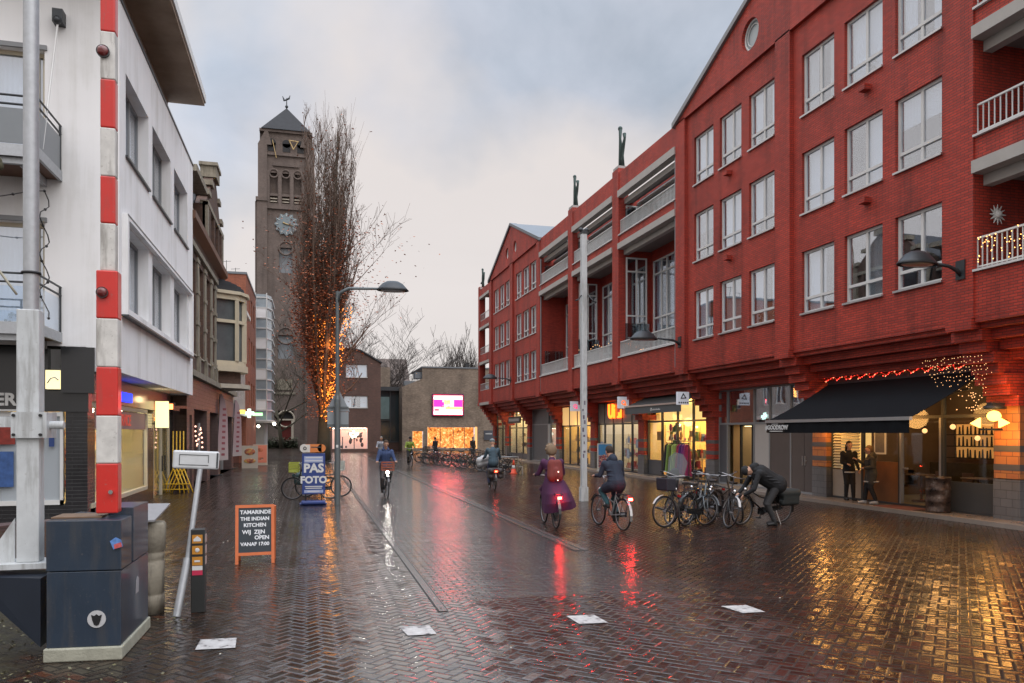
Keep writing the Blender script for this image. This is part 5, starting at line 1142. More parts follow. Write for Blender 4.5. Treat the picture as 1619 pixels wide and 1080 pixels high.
b.tube((4.6, BY + .9, .35), (4.6, BY + .9, 2), .05); b.tube((3.4, BY + .9, .35), (3.4, BY + .9, 1.6), .05); b.build('figures', mat('display_dark', (.12, .08, .07), .6, var=.6, vs=3), t); b = MB()
for x, z in ((4.2, 1.9), (4.5, 2.1), (4.9, 1.9), (4.4, 1.6), (4.7, 1.7)): b.ball((x, BY + .6, z), .17, 8, 6)
b.build('globe_lamp', emis('globe', (1, .88, .62), 3.0), t)
lk = thing('glass_link', (9.2, 92, 0), 'dark glazed link building between the brown house and the beige building', 'building'); b = MB(); b.box(7.35, 10.1, 90, 96, .9, 6.9); b.build('dark_glazing', mat('dark_glass_wall', (.03, .045, .05), .1, var=.4, vs=.5), lk)
b = MB(); b.box(7.35, 10.3, 89.9, 96, 0, .9); b.build('base_wall', BROWNB, lk); b = MB(); b.box(7.35, 10.3, 89.5, 90, 6.9, 7.35); b.box(7.35, 10.3, 89.85, 89.95, .9, 1.05); b.box(7.35, 9.1, 89.88, 89.96, 3.4, 3.5); b.box(9.05, 9.15, 89.88, 89.96, 1, 6.9); b.build('roof_edge', FRAMED, lk)
b = MB(); b.box(7.6, 9.0, 89.9, 89.98, 3.6, 6.2); b.build('teal_pane', mat('teal_glass', (.16, .24, .24), .15, var=.4, vs=1), lk); b = MB(); b.box(8.1, 9.3, 92, 97, 7, 9.8); b.build('rear_block', BEIGEB, lk)
bb = thing('beige_building', (16, 91, 0), 'beige brick building with a bright advertising screen and a warm shop window', 'building'); BY = 86.6
b = MB(); hs = [(13.0, 18.6, .25, 2.65), (11.3, 12.5, .3, 2.2)]
wall(b, 'y', BY, -1, 10.1, 30, 0, 7.2, hs, .3); b.poly([V(10.1, BY, 7.2), V(30, BY, 7.2), V(30, BY, 9.4), V(12.35, BY, 9.4), V(12.35, BY, 8.15)]); b.poly([V(10.1, BY, 0), V(10.1, BY, 7.2), V(10.1, 98, 7.2), V(10.1, 98, 0)]); b.build('wall', BEIGEB, bb)
b = MB(); b.box(12.3, 30, BY - .08, BY + 10, 9.4, 9.55); b.box(11.6, 12.5, BY + .4, BY + 2, 8.2, 8.9); b.box(10.4, 11.6, BY + .5, BY + 2, 7.4, 7.9); b.build('roof_edge', ZINC, bb); b = MB(); b.box(17.6, 18.0, BY + 1, BY + 1.4, 9.5, 10.1); b.build('chimney', DARK, bb)
WF = NT('display_glow'); WF.p.inputs['Base Color'].default_value = (.3, .15, .05, 1); wv_ = WF.noise(3.4, 6, .8)
WF.put(WF.p.inputs['Emission Color'], WF.ramp(wv_, [(.36, (.10, .03, .01)), (.45, (.5, .12, .02)), (.54, (1, .34, .06)), (.62, (1, .75, .35))])); WF.p.inputs['Emission Strength'].default_value = 1.5  # patchy glow painted on the back sheet in place of a lit interior
b = MB(); b.box(13.0, 18.6, BY + 1.5, BY + 1.55, .25, 2.65); b.box(11.3, 12.5, BY + 1, BY + 1.05, .25, 2.2); b.build('glowing_display', WF.m, bb)
b = MB(); b.box(12.96, 13.02, BY - .02, BY + .1, .2, 2.7); b.box(18.45, 18.7, BY - .05, BY + .1, .2, 2.7); b.box(11.26, 11.32, BY - .02, BY + .1, .2, 2.2); b.build('window_frame', emis('frame_glow', (1, .5, .18), .7), bb); b = MB()  # frame made to glow itself, imitating window light falling on it
for x in (14.4, 15.9, 17.2): b.box(x, x + .05, BY + .02, BY + .1, .25, 2.65)
b.build_each('mullion', FRAMED, bb)
t = thing('wall_sign', (20, BY, 1.8), 'dark square name plate on the beige wall', 'sign'); b = MB(); b.box(19.5, 20.6, BY - .1, BY - .003, 1.2, 2.3); b.build('plate', mat('slate_plate', (.06, .065, .08), .4), t); b = MB()
for i in range(6): b.box(19.7 + i * .13, 19.78 + i * .13, BY - .11, BY - .101, 1.85, 1.98)
b.build('lettering', FRAMEW, t)
# advertising screen
t = thing('advertising_screen', (15.3, BY, 5.2), 'bright pink and yellow advertising screen on the beige wall', 'screen'); b = MB(); b.box(13.45, 17.1, BY - .25, BY - .003, 3.95, 6.45); b.build('housing', mat('purple_housing', (.12, .02, .10), .4), t)
scp = MB(); scp.box(13.6, 16.95, BY - .28, BY - .253, 4.08, 6.28); so = scp.build('screen_face', emis('screen_pink', (1, .07, .07), 14), t)
for nm, cc, s_, rects in (('magenta_band', (1, .015, .20), 3.2, [(13.62, 14.6, 4.98, 5.78), (15.95, 16.93, 4.98, 5.78), (14.6, 14.8, 5.1, 5.5)]), ('yellow_lettering', (1, .55, .10), 2.4, [(14.85, 15.0, 5.3, 5.75), (15.08, 15.22, 5.25, 5.7), (15.3, 15.45, 5.3, 5.75), (15.05, 15.5, 5.5, 5.6), (15.0, 16.9, 4.75, 4.93)]), ('white_picture', (1, .60, .66), 3.0, [(13.62, 16.93, 5.84, 6.1), (15.55, 15.8, 5.2, 5.7), (13.62, 16.93, 4.10, 4.45)]), ('dark_lettering', (.25, .02, .12), .6, [(14.5, 14.8, 4.95, 5.03), (15.2, 15.45, 4.93, 5.0), (13.75, 14.2, 4.55, 4.7)])):
    q = MB()
    for a, c, z0, z1 in rects: q.box(a, c, BY - .284 - .003 * len(nm) / 14, BY - .281, z0, z1)
    q.build_each(nm, emis('screen_' + nm, cc, s_), so)
t = thing('wall_lamp', (20.5, BY, 5.9), 'pale bracket lamp reaching over the beige wall beside the brick building', 'street lamp'); b = MB(); b.tube((20.9, 70, 6.5), (20.0, 70, 6.5), .04) if False else b.tube((20.5, BY, 6.9), (19.6, BY - 1.6, 7.0), .06); b.build('arm', DMETAL, t); lamp_head(t, 19.2, BY - 1.8, 6.95, 1.6, -1)
# ---------------------------------------------------------------- trees
def grow(mb, r, p, d, L_, rad, depth, up, spread, tips, nseg=4, minr=.006):
    pts = [p.copy()]; rs = [rad]; q = p.copy(); dd = d.normalized()
    for i in range(nseg):
        dd = (dd + V(r.uniform(-1, 1), r.uniform(-1, 1), r.uniform(-.6, 1)) * .13 + V(0, 0, up)).normalized(); q = q + dd * (L_ / nseg); pts.append(q.copy()); rs.append(max(minr, rad * (1 - .72 * (i + 1) / nseg)))
    mb.path(pts, rs, 6 if rad > .08 else 4 if rad > .03 else 3)
    if depth == 0: tips.append((q, dd)); return
    nb = 5 if depth > 1 else 4
    for k in range(nb):
        t = .25 + .75 * (k + r.random()) / nb; i = min(nseg - 1, int(t * nseg)); f = t * nseg - i; bp = pts[i].lerp(pts[i + 1], f)
        a = r.uniform(0, 2 * math.pi); side = V(math.cos(a), math.sin(a), 0); nd = (dd * (1 - spread) + side * spread + V(0, 0, up)).normalized()
        grow(mb, r, bp, nd, L_ * r.uniform(.42, .68), max(minr, rs[i] * .5), depth - 1, up, spread, tips, 3 if depth > 1 else 2, minr)
def leafmb(r, pts, s): 
    mb = MB()
    for c in pts:
        a, e = r.uniform(0, 6.28), r.uniform(-1, 1); u = V(math.cos(a), math.sin(a), e * .5).normalized() * s * r.uniform(.6, 1.3); v = u.cross(V(r.uniform(-1, 1), r.uniform(-1, 1), 1)).normalized() * s * .6
        mb.add([c - u, c + v, c + u, c - v], [(0, 1, 2, 3)])
    return mb
r = random.Random(21)
t = thing('poplar_tree', (1.1, 59.5, 0), 'tall narrow bare tree with orange lights wound round its lower branches', 'tree')
tk = MB(); tk.path([V(1.0, 59.5, 0), V(1.05, 59.5, 1.5), V(1.15, 59.5, 4), V(1.3, 59.5, 7), V(1.6, 59.5, 12), V(1.9, 59.5, 19), V(2.1, 59.5, 25)], [.62, .48, .44, .38, .26, .12, .02], 12); tk.build('trunk', BARKG, t)
cr_ = MB(); tips = []; low = []; base = V(1.05, 59.5, 0)
for k in range(40):
    z0 = 1.9 + (k % 20) * .42 + r.uniform(0, .5); a = k * 2.4 + r.uniform(-.3, .3); hz_ = 16 + r.uniform(-3, 8)
    sp_ = r.uniform(.12, .60); p = V(.95 + .03 * z0, 59.5, z0); d = V(math.cos(a) * sp_ * r.uniform(.5, 1.1), math.sin(a) * sp_, 1)
    Lk = (26.4 - z0) * max(.38, 1.12 - 1.1 * sp_);
    pts = [p]; q = p.copy(); dd = d.normalized(); rad = .15 - .0045 * (k % 20); rs = [rad]
    for i in range(7):
        dd = V(dd.x * .74, dd.y * .74, dd.z); dd = (dd + V(r.uniform(-1, 1), r.uniform(-1, 1), 0) * .05 + V(0.0065, 0, .03)).normalized(); q = q + dd * Lk / 7; pts.append(q.copy()); rs.append(max(.02, rad * (1 - .85 * (i + 1) / 7)))
    cr_.path(pts, rs, 5)
    for m in range(24):
        tt = .06 + .94 * (m + r.random()) / 24; i = min(6, int(tt * 7)); bp = pts[i].lerp(pts[i + 1], tt * 7 - i); aa = r.uniform(0, 6.28)
        grow(cr_, r, bp, V(math.cos(aa) * .5, math.sin(aa) * .5, 1), r.uniform(1.3, 2.6) * (1.15 - .6 * tt), .030, 2, .14, .38, tips, 3, .0065)
for k in range(12):
    z0 = 13 + k * .9; a = k * 2.4; bx_ = 1.62 + (z0 - 12) * .043; grow(cr_, r, V(bx_, 59.5, z0), V(math.cos(a) * .16, math.sin(a) * .16, 1), (25.4 - z0) * .62 + .5, .05, 2, .14, .26, tips, 5, .0065)
# the low limb reaching right
for p, d, L_ in ((V(1.3, 59.5, 4.2), V(.9, 0, .45), 3.6), (V(1.3, 59.5, 6), V(.6, 0, .8), 5.5), (V(1.7, 59.5, 10), V(.42, 0, .9), 6), (V(1.0, 59.5, 9), V(-.45, .1, .9), 5), (V(1.8, 59.5, 13), V(.34, 0, .9), 5)): grow(cr_, r, p, d, L_, .13, 3, .06, .45, tips, 5, .010)
cr_.build('crown', mat('twig_bark', (.125, .082, .060), .85, var=.3), t, uv=False)
lp = [q + V(r.uniform(-.12, .12), r.uniform(-.12, .12), r.uniform(-.12, .12)) for q, d in tips]
lowt = [q for q in lp if q.z < 13 + r.gauss(0, 2.5)]; hight = [q for q in lp if q.z >= 13]
lf = [r.choice(lowt) + V(r.gauss(0, .3), r.gauss(0, .3), r.gauss(0, .35)) for _ in range(13000)] + [r.choice(hight) for _ in range(900)]
ax = lambda z: 1.05 + .05 * z
lf += [V(ax(z) + r.gauss(0, .25 + .12 * z), 59.5 + r.gauss(0, .25 + .12 * z), z) for z in [r.uniform(3, 18) for _ in range(3500)]]
lf = [q + V(-.5 * max(0, 1 - abs(q.z - 9) / 6), 0, 0) for q in lf]
leafmb(r, lf, .10).build('leaves', mat('rusty_leaves', (.36, .11, .045), .7, var=.5, vs=2), t, uv=False)
fl = MB(); n_ = 0
while n_ < 1000:
    z = 2.1 + 9.5 * r.random() ** 1.6; w_ = .32 + .14 * (z - 2) ; a = r.uniform(0, 6.28); rr_ = w_ * math.sqrt(r.uniform(.15, 1)); q = V(ax(z) + rr_ * math.cos(a), 59.5 - abs(rr_ * math.sin(a)), z)
    fl.ball(q, .038, 4, 3); n_ += 1
fl.build('string_lights', emis('tree_fairy', (1, .28, .035), 3.6), t, uv=False)
for z, e in ((3.4, 55), (5.5, 55), (8.5, 60)): plight('tree_light', (ax(z), 57.9, z), e, (1, .40, .08), .4)
def bare(name, label, x, y, H, spread, up, seed, trunk=.3, depth=4, lean=(0, 0), group=None, m=BARK, minr=.014, nl=7):
    r = random.Random(seed); t = thing(name, (x, y, 0), label, 'tree', group); b = MB(); tp = []
    b.path([V(x, y, 0), V(x + lean[0] * .3, y, H * .15), V(x + lean[0], y, H * .33)], [trunk, trunk * .8, trunk * .6], 8); b.build('trunk', m, t); b = MB()
    for k in range(nl):
        a = k * 2.4 + r.random(); z = H * (.14 + .2 * k / nl); grow(b, r, V(x + lean[0] * z / (H * .33), y, z), V(math.cos(a) * spread, math.sin(a) * spread, .7) + V(lean[0] * .1, 0, 0), H * r.uniform(.42, .62), trunk * .4, depth, up, .5, tp, 4, minr)
    b.build('crown', m, t, uv=False); return t
bare('bare_tree', 'bare spreading tree rising behind the roof of the brown house', 7.6, 100, 16.5, 1.1, .05, 5, .4, 4)
bare('bare_tree', 'thin bare tree climbing in front of the church tower wall', -3.4, 101, 14.5, 1.2, .06, 8, .28, 3, (-.6, 0), m=BARKG)
bare('poplar_tree', 'left of two narrow bare poplars standing behind the beige building', 20.6, 112, 13.2, .16, .34, 11, .2, 3, group='bare poplars behind the beige building', minr=.02)
bare('poplar_tree', 'right of two narrow bare poplars standing behind the beige building', 23.4, 114, 13.2, .16, .34, 12, .2, 3, group='bare poplars behind the beige building', minr=.02)
# hedge and shrubs by the church
r = random.Random(4); b = leafmb(r, [V(r.uniform(-6.5, -1.5), 105.5 + r.uniform(-.4, .4), r.uniform(.1, 1.5) * (.7 + .3 * math.sin(i))) for i in range(1500)], .16); tag(b.build('shrubbery', mat('dark_leaf', (.045, .055, .03), .7, var=.5), uv=False), 'dark low shrubs below the church door', 'shrubs', kind='stuff')
# ---------------------------------------------------------------- foreground: raised barrier with cabinet
t = thing('barrier_cabinet', (-2.0, 8.0, 0), 'dark blue metal cabinet on a mossy concrete foot, holding the barrier machinery', 'cabinet')
A, B_, C_ = V(-2.27, 7.69, 0), V(-1.65, 7.63, 0), V(-1.63, 8.74, 0); D_ = V(-2.2, 8.85, 0)
def quad(mb, pts, z0, z1, s=0):
    c = sum(pts, V(0, 0, 0)) / len(pts); pp = [c + (p - c) * (1 + s) for p in pts]; mb.prism([V(p.x, p.y, z0) for p in pp], (0, 0, z1 - z0)); return mb
b = MB(); quad(b, [A, B_, C_, D_], 0, .12, .06); b.build('foot', mat('mossy_concrete', (.30, .30, .24), .8, var=.35, vs=7, bmp=.5), t, bevel=.012)
b = MB(); quad(b, [A, B_, C_, D_], .12, .80, 0); b.build('lower_case', NAVY, t, bevel=.006)
b = MB(); quad(b, [A, B_, B_.lerp(C_, .35), A.lerp(D_, .75)], .806, 1.26, .012); b.build('upper_case', NAVY, t, bevel=.008)
b = MB(); quad(b, [B_.lerp(C_, .42) + V(-.22, 0, 0), B_.lerp(C_, .42), C_, C_ + V(-.25, 0, 0)], .806, 1.33, 0); b.build('rear_case', NAVY, t, bevel=.008)
b = MB(); b.prism([V(-2.42, 7.95, .78), V(-2.42, 7.68, .78), V(-2.42, 7.62, .78)], (.1, 0, 0)) if False else None
b = MB(); b.prism([V(-2.335, 7.75, .74), V(-2.86, 7.95, .74), V(-2.84, 7.95, .55), V(-2.335, 7.75, .12)], (0, .45, 0)); b.build('bracket', NAVYD, t)
fn = V(-.086, -.996, 0); bx = (B_ - A).normalized()
def onf(u, z, o=.0): return A + bx * u + fn * (.004 + o) + V(0, 0, z)
MF = lambda u, z, o=0: face_M(onf(u, z, o), fn)
b = MB(); c = onf(.42, .37); b.tube(c, c + fn * .004, .078, n=28); eb = b.build('emblem_disc', mat('emblem_white', (.45, .46, .47), .4, var=.2, vs=20), t)
b = MB(); c = onf(.42, .37, .005); up_ = V(0, 0, 1)
b.prism([c + bx * x + up_ * z for x, z in ((-.045, .04), (-.02, .03), (0, .045), (.02, .03), (.045, .04), (.035, -.01), (.02, -.05), (0, -.06), (-.02, -.05), (-.035, -.01))], fn * .003); b.build('emblem_shield', BLACKP, eb)
b = MB(); c = onf(.585, 1.05, .012); b.prism([c + bx * x + up_ * z for x, z in ((-.05, .02), (.0, .055), (.045, .03), (.06, -.03), (-.02, -.055))], fn * .003); b.build('sticker', mat('blue_sticker2', (.10, .22, .5), .4, var=.6, vs=40), t)
b = MB(); b.prism([c + fn * .004 + bx * x + up_ * z for x, z in ((-.015, -.01), (.045, .01), (.055, -.03), (-.01, -.05))], fn * .002); b.build('sticker', mat('red_sticker', (.5, .10, .10), .4, var=.5, vs=40), t)
sn = V(.9998, -.018, 0); c = B_.lerp(C_, .55) + V(0, 0, .55) + sn * .003; sx = (C_ - B_).normalized(); b = MB(); b.prism([c + sx * x + up_ * z for x, z in ((-.07, -.07), (.05, -.07), (.07, .06), (0, .09), (-.06, .05))], sn * .003); b.build('sticker', mat('grey_label', (.3, .3, .32), .5), t)
b = MB(); b.box(-2.28, -1.86, 7.85, 8.2, 1.262, 1.275); b.build('rusty_lid', mat('rusty_lid', (.16, .10, .06), .6, var=.5, vs=9), t)
t = thing('barrier_boom', (-1.81, 7.93, 1.26), 'raised barrier boom painted in red and white bands standing on the blue cabinet', 'barrier')
b1, b2_ = MB(), MB(); zb = [1.27, 1.77, 2.26, 2.745, 3.25, 3.54]
# lower, thicker sleeve
bands = [(1.28, 1.92, 'r', .105), (1.92, 2.39, 'w', .105), (2.39, 2.87, 'r', .105), (2.87, 3.35, 'w', .105), (3.35, 3.58, 'r', .105)]
b = MB()
vz = [812, 692, 657 - 0] 
def zz(v): return 2.05 + (684 - v) / 1214 * 7.11
edges = [812, 733, 657, 580, 503, 427]; colr = 'rwrwr'; hw = .092
for i in range(5):
    (b1 if colr[i] == 'r' else b2_).box(-1.815 - hw, -1.815 + hw, 7.84, 8.0, zz(edges[i]) + (0 if i else .0), zz(edges[i + 1]))
ed2 = [427, 351, 276, 199, 122, 46, -30, -110, -200]; colr = 'wrwrwrwr'; hw2 = .064
for i in range(8): (b1 if colr[i] == 'r' else b2_).box(-1.815 - hw2, -1.815 + hw2, 7.87, 7.99, zz(ed2[i]), zz(ed2[i + 1]))
b1.build_each('red_band', REDP, t, bevel=.012); b2_.build_each('white_band', WHITEP, t, bevel=.012)
for v, rr_ in ((80, .05), (463, .045)):
    b = MB(); z = zz(v); y = 7.87 if v < 400 else 7.84; b.tube((-1.85, y, z), (-1.85, y - .03, z), rr_ * 1.15, n=16); lo = b.build('lamp_rim', BLACKP, t); b = MB(); b.ball((-1.85, y - .03, z), (rr_, .025, rr_), 14, 8); b.build('warning_lamp', mat('dark_red_lens', (.12, .01, .01), .15, coat=.5), lo)
b = MB(); b.tube((-1.775, 7.83, 1.5), (-1.775, 7.80, 1.5), .02, n=10); b.build('bolt', CHROME, t)
# galvanised mast on its plate
t = thing('light_mast', (-2.55, 8.1, 0), 'grey mast with a square painted foot and round steel tube, beside the barrier boom', 'mast')
b = MB(); b.box(-3.1, -2.335, 7.98, 8.35, .79, .84); b.prism([V(-2.66, 8.12, .84), V(-2.92, 8.12, .84), V(-2.66, 8.12, 1.25)], (0, .02, 0)); b.build('foot_plate', WHITEPAINT, t)
b = MB(); b.box(-2.63, -2.44, 8.06, 8.22, .84, 3.2); b.build('square_post', WHITEPAINT, t, bevel=.01)
b = MB(); b.tube((-2.53, 8.14, 3.2), (-2.53, 8.14, 6.9), .066, n=20); b.build('steel_tube', STEEL, t)
b = MB(); b.box(-2.66, -2.39, 8.02, 8.05, 2.00, 2.24); b.box(-2.39, -2.36, 8.0, 8.3, 2.0, 2.24); b.tube((-2.36, 8.1, 2.12), (-2.24, 8.1, 2.12), .04, n=10); b.box(-3.3, -2.66, 8.04, 8.1, 2.1, 2.2); b.build('clamp', WHITEPAINT, t)
b = MB()
for x in (-2.635, -2.415):
    for z in (2.03, 2.21): b.tube((x, 8.02, z), (x, 8.0, z), .014, n=8)
b.ring((-2.53, 8.14, 3.55), .075, .012, 'z', 16, 5); b.build_each('bolts', BLACK, t)
t = thing('hanging_branch', (-3.0, 8.2, 3.6), 'mossy brown lump of old cable duct strapped to the grey mast', 'duct'); b = MB(); b.cap((-3.2, 8.2, 3.66), (-2.85, 8.18, 3.62), .09, .10); b.cap((-2.85, 8.18, 3.62), (-2.68, 8.16, 3.52), .10, .12); b.cap((-2.7, 8.16, 3.6), (-2.64, 8.16, 3.45), .08, .1); meshobj('duct', remesh(b, .02), mat('mossy_brown', (.07, .065, .035), .85, var=.5, vs=12, bmp=.5, bs=30), t); b = MB(); b.path([V(-2.95, 8.06, 3.68), V(-2.8, 8.05, 3.6), V(-2.68, 8.05, 3.42), V(-2.62, 8.05, 3.33)], .012, 5); b.build('cable', mat('pale_cable', (.35, .33, .26), .6), t)
# concrete pier and tilted board
t = thing('concrete_pier', (-1.68, 9.5, 0), 'short round pier of stacked mossy concrete rings behind the blue cabinet', 'pier'); b = MB()
b.lathe((-1.81, 9.55, 0), [(.20, 0), (.205, .2), (.19, .215), (.20, .23), (.205, .58), (.19, .6), (.20, .62), (.205, .68), (.19, .70), (.215, .72), (.22, 1.0), (.20, 1.03)], 20); b.build('rings', OLDSTONE, t)
t = thing('lid_board', (-1.75, 9.4, 1.1), 'grey tilted metal lid lying on the concrete pier', 'lid'); b = MB(); b.prism([V(-2.1, 9.3, 1.06), V(-1.66, 9.25, 1.06), V(-1.58, 9.75, 1.2), V(-2.05, 9.8, 1.2)], (0, 0, .02)); b.build('lid', mat('wet_grey_lid', (.25, .25, .26), .25, var=.3), t); b = MB(); b.tube((-1.85, 9.5, .9), (-1.85, 9.5, 1.1), .05); b.build('stem', BLACK, t)
# leaning street sign
t = thing('leaning_sign', (-1.42, 9.3, 0), 'white blank box sign on a leaning galvanised pole', 'sign'); b = MB(); b.tube((-1.43, 9.22, 0), (-1.34, 9.4, .62), .042, n=12); b.tube((-1.34, 9.4, .6), (-1.235, 9.62, 1.62), .03, n=12); b.build('pole', STEEL, t)
Ms = Matrix.Translation(V(-1.28, 9.64, 1.73)) @ Matrix.Rotation(R(14), 4, 'Z') @ Matrix.Rotation(R(3), 4, 'Y'); b = MB(); b.box(-.25, .25, -.05, .06, -.105, .105, Ms); b.build('sign_box', mat('dirty_white', (.55, .57, .58), .4, var=.15, vs=8), t, bevel=.02)
b = MB()
for x0, x1, z0, z1 in ((-.19, .13, .055, .062), (-.19, .13, -.062, -.055), (-.19, -.183, -.06, .06), (.123, .13, -.03, .06), (.215, .235, -.09, .09)): b.box(x0, x1, -.054, -.05, z0, z1, Ms)
b.build('worn_outline', FRAMED, t)
# information bollard
t = thing('cycle_bollard', (-1.22, 9.42, 0), 'slim black bollard with three orange symbol plates and a white and red sticker', 'bollard'); b = MB(); b.box(-1.30, -1.15, 9.35, 9.5, 0, .95); b.build('post', mat('black_post', (.02, .022, .022), .45, var=.3, coat=.2), t, bevel=.008)
PL = mat('orange_plate', (.50, .22, .03), .4, var=.1); b = MB()
for z in (.84, .715, .59): b.box(-1.285, -1.175, 9.343, 9.35, z - .048, z + .048)
pl = b.build('plate', PL, t); b = MB(); b.box(-1.285, -1.175, 9.343, 9.349, .43, .485); b.build('red_sticker', mat('sticker_crimson', (.5, .03, .08), .4), t); b = MB(); b.box(-1.285, -1.175, 9.343, 9.349, .486, .535); b.build('white_sticker', FRAMEW, t)
b = MB(); b.prism([V(-1.27, 9.34, .815), V(-1.19, 9.34, .815), V(-1.19, 9.34, .84), V(-1.23, 9.34, .875), V(-1.27, 9.34, .84)], (0, .003, 0)); b.ball((-1.23, 9.341, .715), (.025, .003, .025), 10, 6); b.box(-1.26, -1.20, 9.339, 9.342, .58, .60); b.build('symbol', FRAMEW, pl)
b = MB()
for z in (.84, .715, .59): b.box(-1.15, -1.144, 9.37, 9.48, z - .045, z + .045)
b.build('side_plate', mat('side_plate', (.4, .3, .28), .5), t)
# chalkboard
t = thing('chalkboard', (-.82, 12.6, 0), 'orange framed chalkboard easel with white handwriting on the wet paving', 'chalkboard')
Mc = Matrix.Translation(V(-.82, 12.62, 0)) @ Matrix.Scale(.94, 4) @ Matrix.Rotation(R(4), 4, 'Z') @ Matrix.Rotation(R(-9), 4, 'X')
b = MB(); b.box(-.31, -.26, -.02, .02, 0, .98, Mc); b.box(.26, .31, -.02, .02, 0, .98, Mc); b.box(-.31, .31, -.021, .021, .93, .98, Mc); b.box(-.26, .26, -.015, .015, .14, .19, Mc); b.build('front_frame', ORANGEW, t)
Mc2 = Matrix.Translation(V(-.82, 13.05, 0)) @ Matrix.Scale(.94, 4) @ Matrix.Rotation(R(4), 4, 'Z') @ Matrix.Rotation(R(14), 4, 'X'); b = MB(); b.box(-.31, -.26, -.02, .02, 0, .97, Mc2); b.box(.26, .31, -.02, .02, 0, .97, Mc2); b.box(-.26, .26, -.015, .015, .14, .19, Mc2); b.build('rear_frame', ORANGEW, t)
b = MB(); b.box(-.26, .26, -.008, .008, .19, .93, Mc); bd = b.build('board', mat('slate_board', (.025, .035, .045), .35, var=.3, vs=5), t)
CHK = mat('chalk', (.70, .73, .76), .8, var=.1)
for s_, x, z, sz in (('TAMARINDE', .01, .855, .088), ('THE INDIAN', .0, .745, .082), ('KITCHEN', .0, .64, .085), ('WIJ  ZIJN', -.02, .525, .09), ('OPEN', .11, .43, .09), ('VANAF 17:00', .0, .325, .080)):
    text('handwriting', s_, sz, Mc @ Matrix.Translation(V(x, -.0085, z)) @ Matrix.Rotation(R(90), 4, 'X'), CHK, bd, .001, bold=.0025)
# lamp post on the left with the back of a traffic sign
t = thing('street_lamp', (.78, 22.55, 0), 'grey street lamp with one curved arm standing left of the lane', 'street lamp'); GP = mat('grey_post', (.13, .15, .155), .45, .3, var=.2)
b = MB(); b.tube((.78, 22.55, 0), (.78, 22.55, 3.0), .085, n=16); b.tube((.78, 22.55, 3.0), (.78, 22.55, 3.12), .085, .06, 16); b.tube((.78, 22.55, 3.12), (.78, 22.55, 6.1), .06, .05, 16); b.build('pole', GP, t)
b = MB(); b.path([V(.78, 22.55, 5.75), V(.84, 22.53, 6.05), V(1.1, 22.46, 6.18), V(2.0, 22.3, 6.18)], [.05, .05, .045, .035], 8); b.build('arm', GP, t); lamp_head(t, 2.32, 22.24, 6.14, .95, 1)
b = MB(); b.box(.74, .80, 22.46, 22.47, 1.62, 1.70); b.build('sticker', FRAMEW, t)
t = thing('traffic_sign', (.8, 22.4, 2.8), 'back of a grey traffic sign, triangle above a rectangle, clamped to the lamp post', 'traffic sign'); GS = mat('sign_back', (.26, .29, .31), .45, .3, var=.1)
b = MB(); b.prism([V(.47, 22.70, 2.66), V(1.13, 22.68, 2.66), V(1.10, 22.68, 2.74), V(.83, 22.69, 3.28), V(.77, 22.69, 3.28), V(.50, 22.70, 2.74)], (0, .02, 0)); b.build('triangle_plate', GS, t); b = MB(); b.box(.50, 1.10, 22.68, 22.7, 2.20, 2.645); b.build('lower_plate', GS, t); b = MB(); b.box(.5, 1.1, 22.645, 22.68, 2.76, 2.80); b.box(.5, 1.1, 22.645, 22.68, 2.25, 2.29); b.build('clamp_rail', GP, t)
# PAS FOTO stand
t = thing('pavement_sign', (.1, 22.55, 0), 'blue pavement stand reading PAS FOTO under an orange header', 'sign'); BL = mat('royal_blue', (.018, .045, .20), .35, var=.1, coat=.2)
b = MB(); b.box(-.22, .44, 22.35, 22.75, .03, .12); b.box(-.27, .49, 22.42, 22.68, .0, .06); b.build('base', BL, t, bevel=.03); b = MB(); b.tube((-.1, 22.55, .1), (-.1, 22.55, .32), .02); b.tube((.34, 22.55, .1), (.34, 22.55, .32), .02); b.build('spring', BLACK, t)
b = MB(); b.box(-.20, .44, 22.53, 22.57, .30, 1.46); bp = b.build('board', BL, t, bevel=.01)
b = MB(); b.box(-.14, .38, 22.524, 22.53, .34, .42); b.box(-.14, .38, 22.524, 22.53, 1.20, 1.38); b.build_each('pale_panel', mat('pale_blue', (.30, .36, .55), .4), bp)
text('lettering', 'PAS', .34, face_M((.12, 22.528, 1.03), (0, -1, 0)), FRAMEW, bp, .004, bold=.014); text('lettering', 'FOTO', .27, face_M((.12, 22.528, .70), (0, -1, 0)), FRAMEW, bp, .004, bold=.012)
b = MB()
for z, x0, x1 in ((.52, -.12, .36), (.47, -.1, .34), (.385, -.05, .28), (1.34, -.1, .34), (1.25, -.12, .36)): b.box(x0, x1, 22.522, 22.524, z - .012, z + .012)
b.build('small_print', FRAMEW, bp)
b = MB(); b.box(-.14, .34, 22.52, 22.58, 1.49, 1.72); b.tube((.34, 22.52, 1.605), (.34, 22.58, 1.605), .115, n=20); hd = b.build('header', mat('header_orange', (.62, .20, .05), .4), t); b = MB(); b.tube((-.14, 22.515, 1.605), (-.14, 22.585, 1.605), .118, n=24); b.box(-.12, .02, 22.517, 22.583, 1.49, 1.71); b.build('round_badge', mat('badge_cream', (.6, .58, .54), .4), hd); b = MB(); b.ring((-.12, 22.51, 1.605), .04, .012, 'y', 12, 4); b.box(.05, .32, 22.515, 22.52, 1.62, 1.65); b.build('badge_mark', FRAMED, hd)
